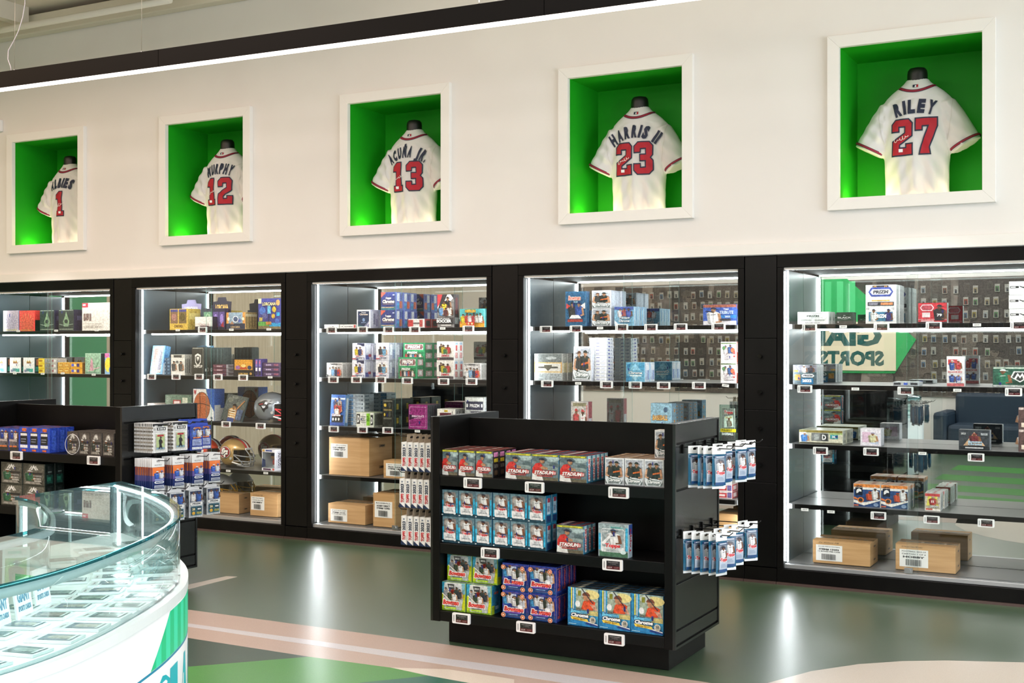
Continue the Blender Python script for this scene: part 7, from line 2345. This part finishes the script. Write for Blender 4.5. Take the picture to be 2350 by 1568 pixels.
inner = lambda i, t: OUT[i].lerp(INN[i], t)
rr = random.Random(11)
SL = []
for c, c2 in (('5a6266', '8a9490'), ('6f6660', '9a8a80'), ('46505a', 'a8b0b4'), ('8a8e88', '5c645c'), ('7a7f8c', 'b0a89c'), ('4f5a52', '8a9a8a')):
    q = MB()
    q.box(-.042, .042, -.068, .068, 0, .007, M('eef0f1', .15))
    a = Art().rect(.12, .82, .88, .94, 'e2dcdc').rect(.2, .86, .6, .9, '9a8a8a').rect(.12, .06, .88, .76, c).ell(.5, .5, .22, .14, c2).rect(.3, .1, .7, .42, c2).rect(.16, .08, .84, .14, 'd8dcdc')
    a.onto(q, planar((-.042, -.068, .007), (.084, 0, 0), (0, .136, 0), (0, 0, 1)), .12)
    SL.append(q.mesh('graded_card'))
cnt = 0
place = []
step = OL / (NS - 1)
i = 44
rowi = 0
while i < NS - 5:
    for k, t in enumerate((.16, .34, .52, .70, .86)):
        p = inner(i, t)
        if any((p - q_).length < .112 for q_ in place):
            continue
        place.append(p)
        n = ON[i]
        ang = math.atan2(n.y, n.x) + PI / 2
        o = link('graded_card', rr.choice(SL), None, (p.x, p.y, ZB + .0088), ang + rr.uniform(-.05, .05))
        far = 'far' if i > 78 else 'middle' if i > 62 else 'near'
        tag(o, 'clear slabbed card lying flat, %s card of crosswise row %s in the counter' % (ORD[k], (ORD + ['fourteenth', 'fifteenth', 'sixteenth', 'seventeenth', 'eighteenth'])[rowi]), 'trading card', 'slabbed cards on the counter deck')
        cnt += 1
    i += 3
    rowi += 1
for k, (u, v, wd) in enumerate([(8, 1442, .095), (60, 1418, .095), (102, 1390, .095)]):
    x, y = deck(u, v)
    b = thing('name_placard', 'small white placard with blue shop lettering in the counter, %s from left' % ORD[k], 'placard', (x, y, ZB + .0088), PI / 2 + .40, 'white placards in the glass counter')
    o = MB().box(-wd / 2, wd / 2, 0, .006, 0, .115, M('f3f5f7', .4)).build('board', b)
    o.rotation_euler = (-.15, 0, 0)
    q = MB()
    a = Art().text('GIANT', .12, .42, .9, .72, '4f87a4', .06).text('SPORTS CARDS', .12, .2, .9, .34, '4f87a4', .05)
    a.onto(q, planar((-wd / 2, 0, 0), (wd, 0, 0), (0, 0, .115), (0, -1, 0)), .4)
    o2 = q.build('lettering', b, fix=False)
    o2.rotation_euler = (-.15, 0, 0)
    MB().box(-.02, .02, .02, .05, 0, .003, M('f3f5f7', .4)).build('foot', b)
x, y = deck(36, 1352)
s = thing('standing_card', 'slabbed green-bordered card of a capped player standing upright in the counter', 'trading card', (x, y, ZB + .0088), .75)
q = MB().box(-.042, .042, -.004, .004, 0, .136, M('f0f2f3', .12))
o = q.build('slab', s)
o.rotation_euler = (-.12, 0, 0)
q = MB()
a = Art().rect(.1, .80, .9, .95, 'e6d8d8').rect(.2, .84, .7, .91, '6fc0b0').rect(.1, .05, .9, .74, '6fae4a').fig(.5, .08, .62, .6, '4a6a5a', '2f4a44', '6a6a5c')
a.onto(q, planar((-.042, -.004, 0), (.084, 0, 0), (0, 0, .136), (0, -1, 0)), .12)
o = q.build('card_print', s, fix=False)
o.rotation_euler = (-.12, 0, 0)
for k, (u, v, h) in enumerate([(72, 1322, .13), (132, 1290, .15)]):
    x, y = deck(u, v)
    t = thing('acrylic_stand', 'empty clear acrylic card stand in the counter, %s' % ('next to green card' if k == 0 else 'standing further back'), 'stand', (x, y, ZB + .0088), .6 + .3 * k)
    ag = glass('f0f6f5', 1.3)
    o = MB().box(-.045, .045, 0, .004, 0, h, ag).build('back_plate', t)
    o.rotation_euler = (-.2, 0, 0)
    MB().box(-.045, .045, -.05, .01, 0, .004, ag).build('foot_plate', t)
    MB().box(-.045, .045, -.05, -.046, .004, .03, ag).build('lip', t)
# small stacked trays at the far end of the deck
for k, (u, v) in enumerate([(228, 1300), (338, 1292), (346, 1318), (352, 1268)]):
    x, y = deck(u, v)
    o = MB().box(-.07, .07, -.04, .04, 0, .03, glass('e6eeee', 1.3, dens=.15, dcol='c8d8d4')).build('clear_tray', None, (x, y, ZB + .017))
    o.rotation_euler = (0, 0, .5 + .2 * k)
    tag(o, 'shallow clear tray on the cards, %s from left in the counter' % ORD[k], 'tray', 'clear trays in the counter')
print('cards in counter', cnt)
dups = {}
for o in COL.objects:
    if o.get('label') and len(o['label'].split()) > 16:
        print('LONG', o['label'])
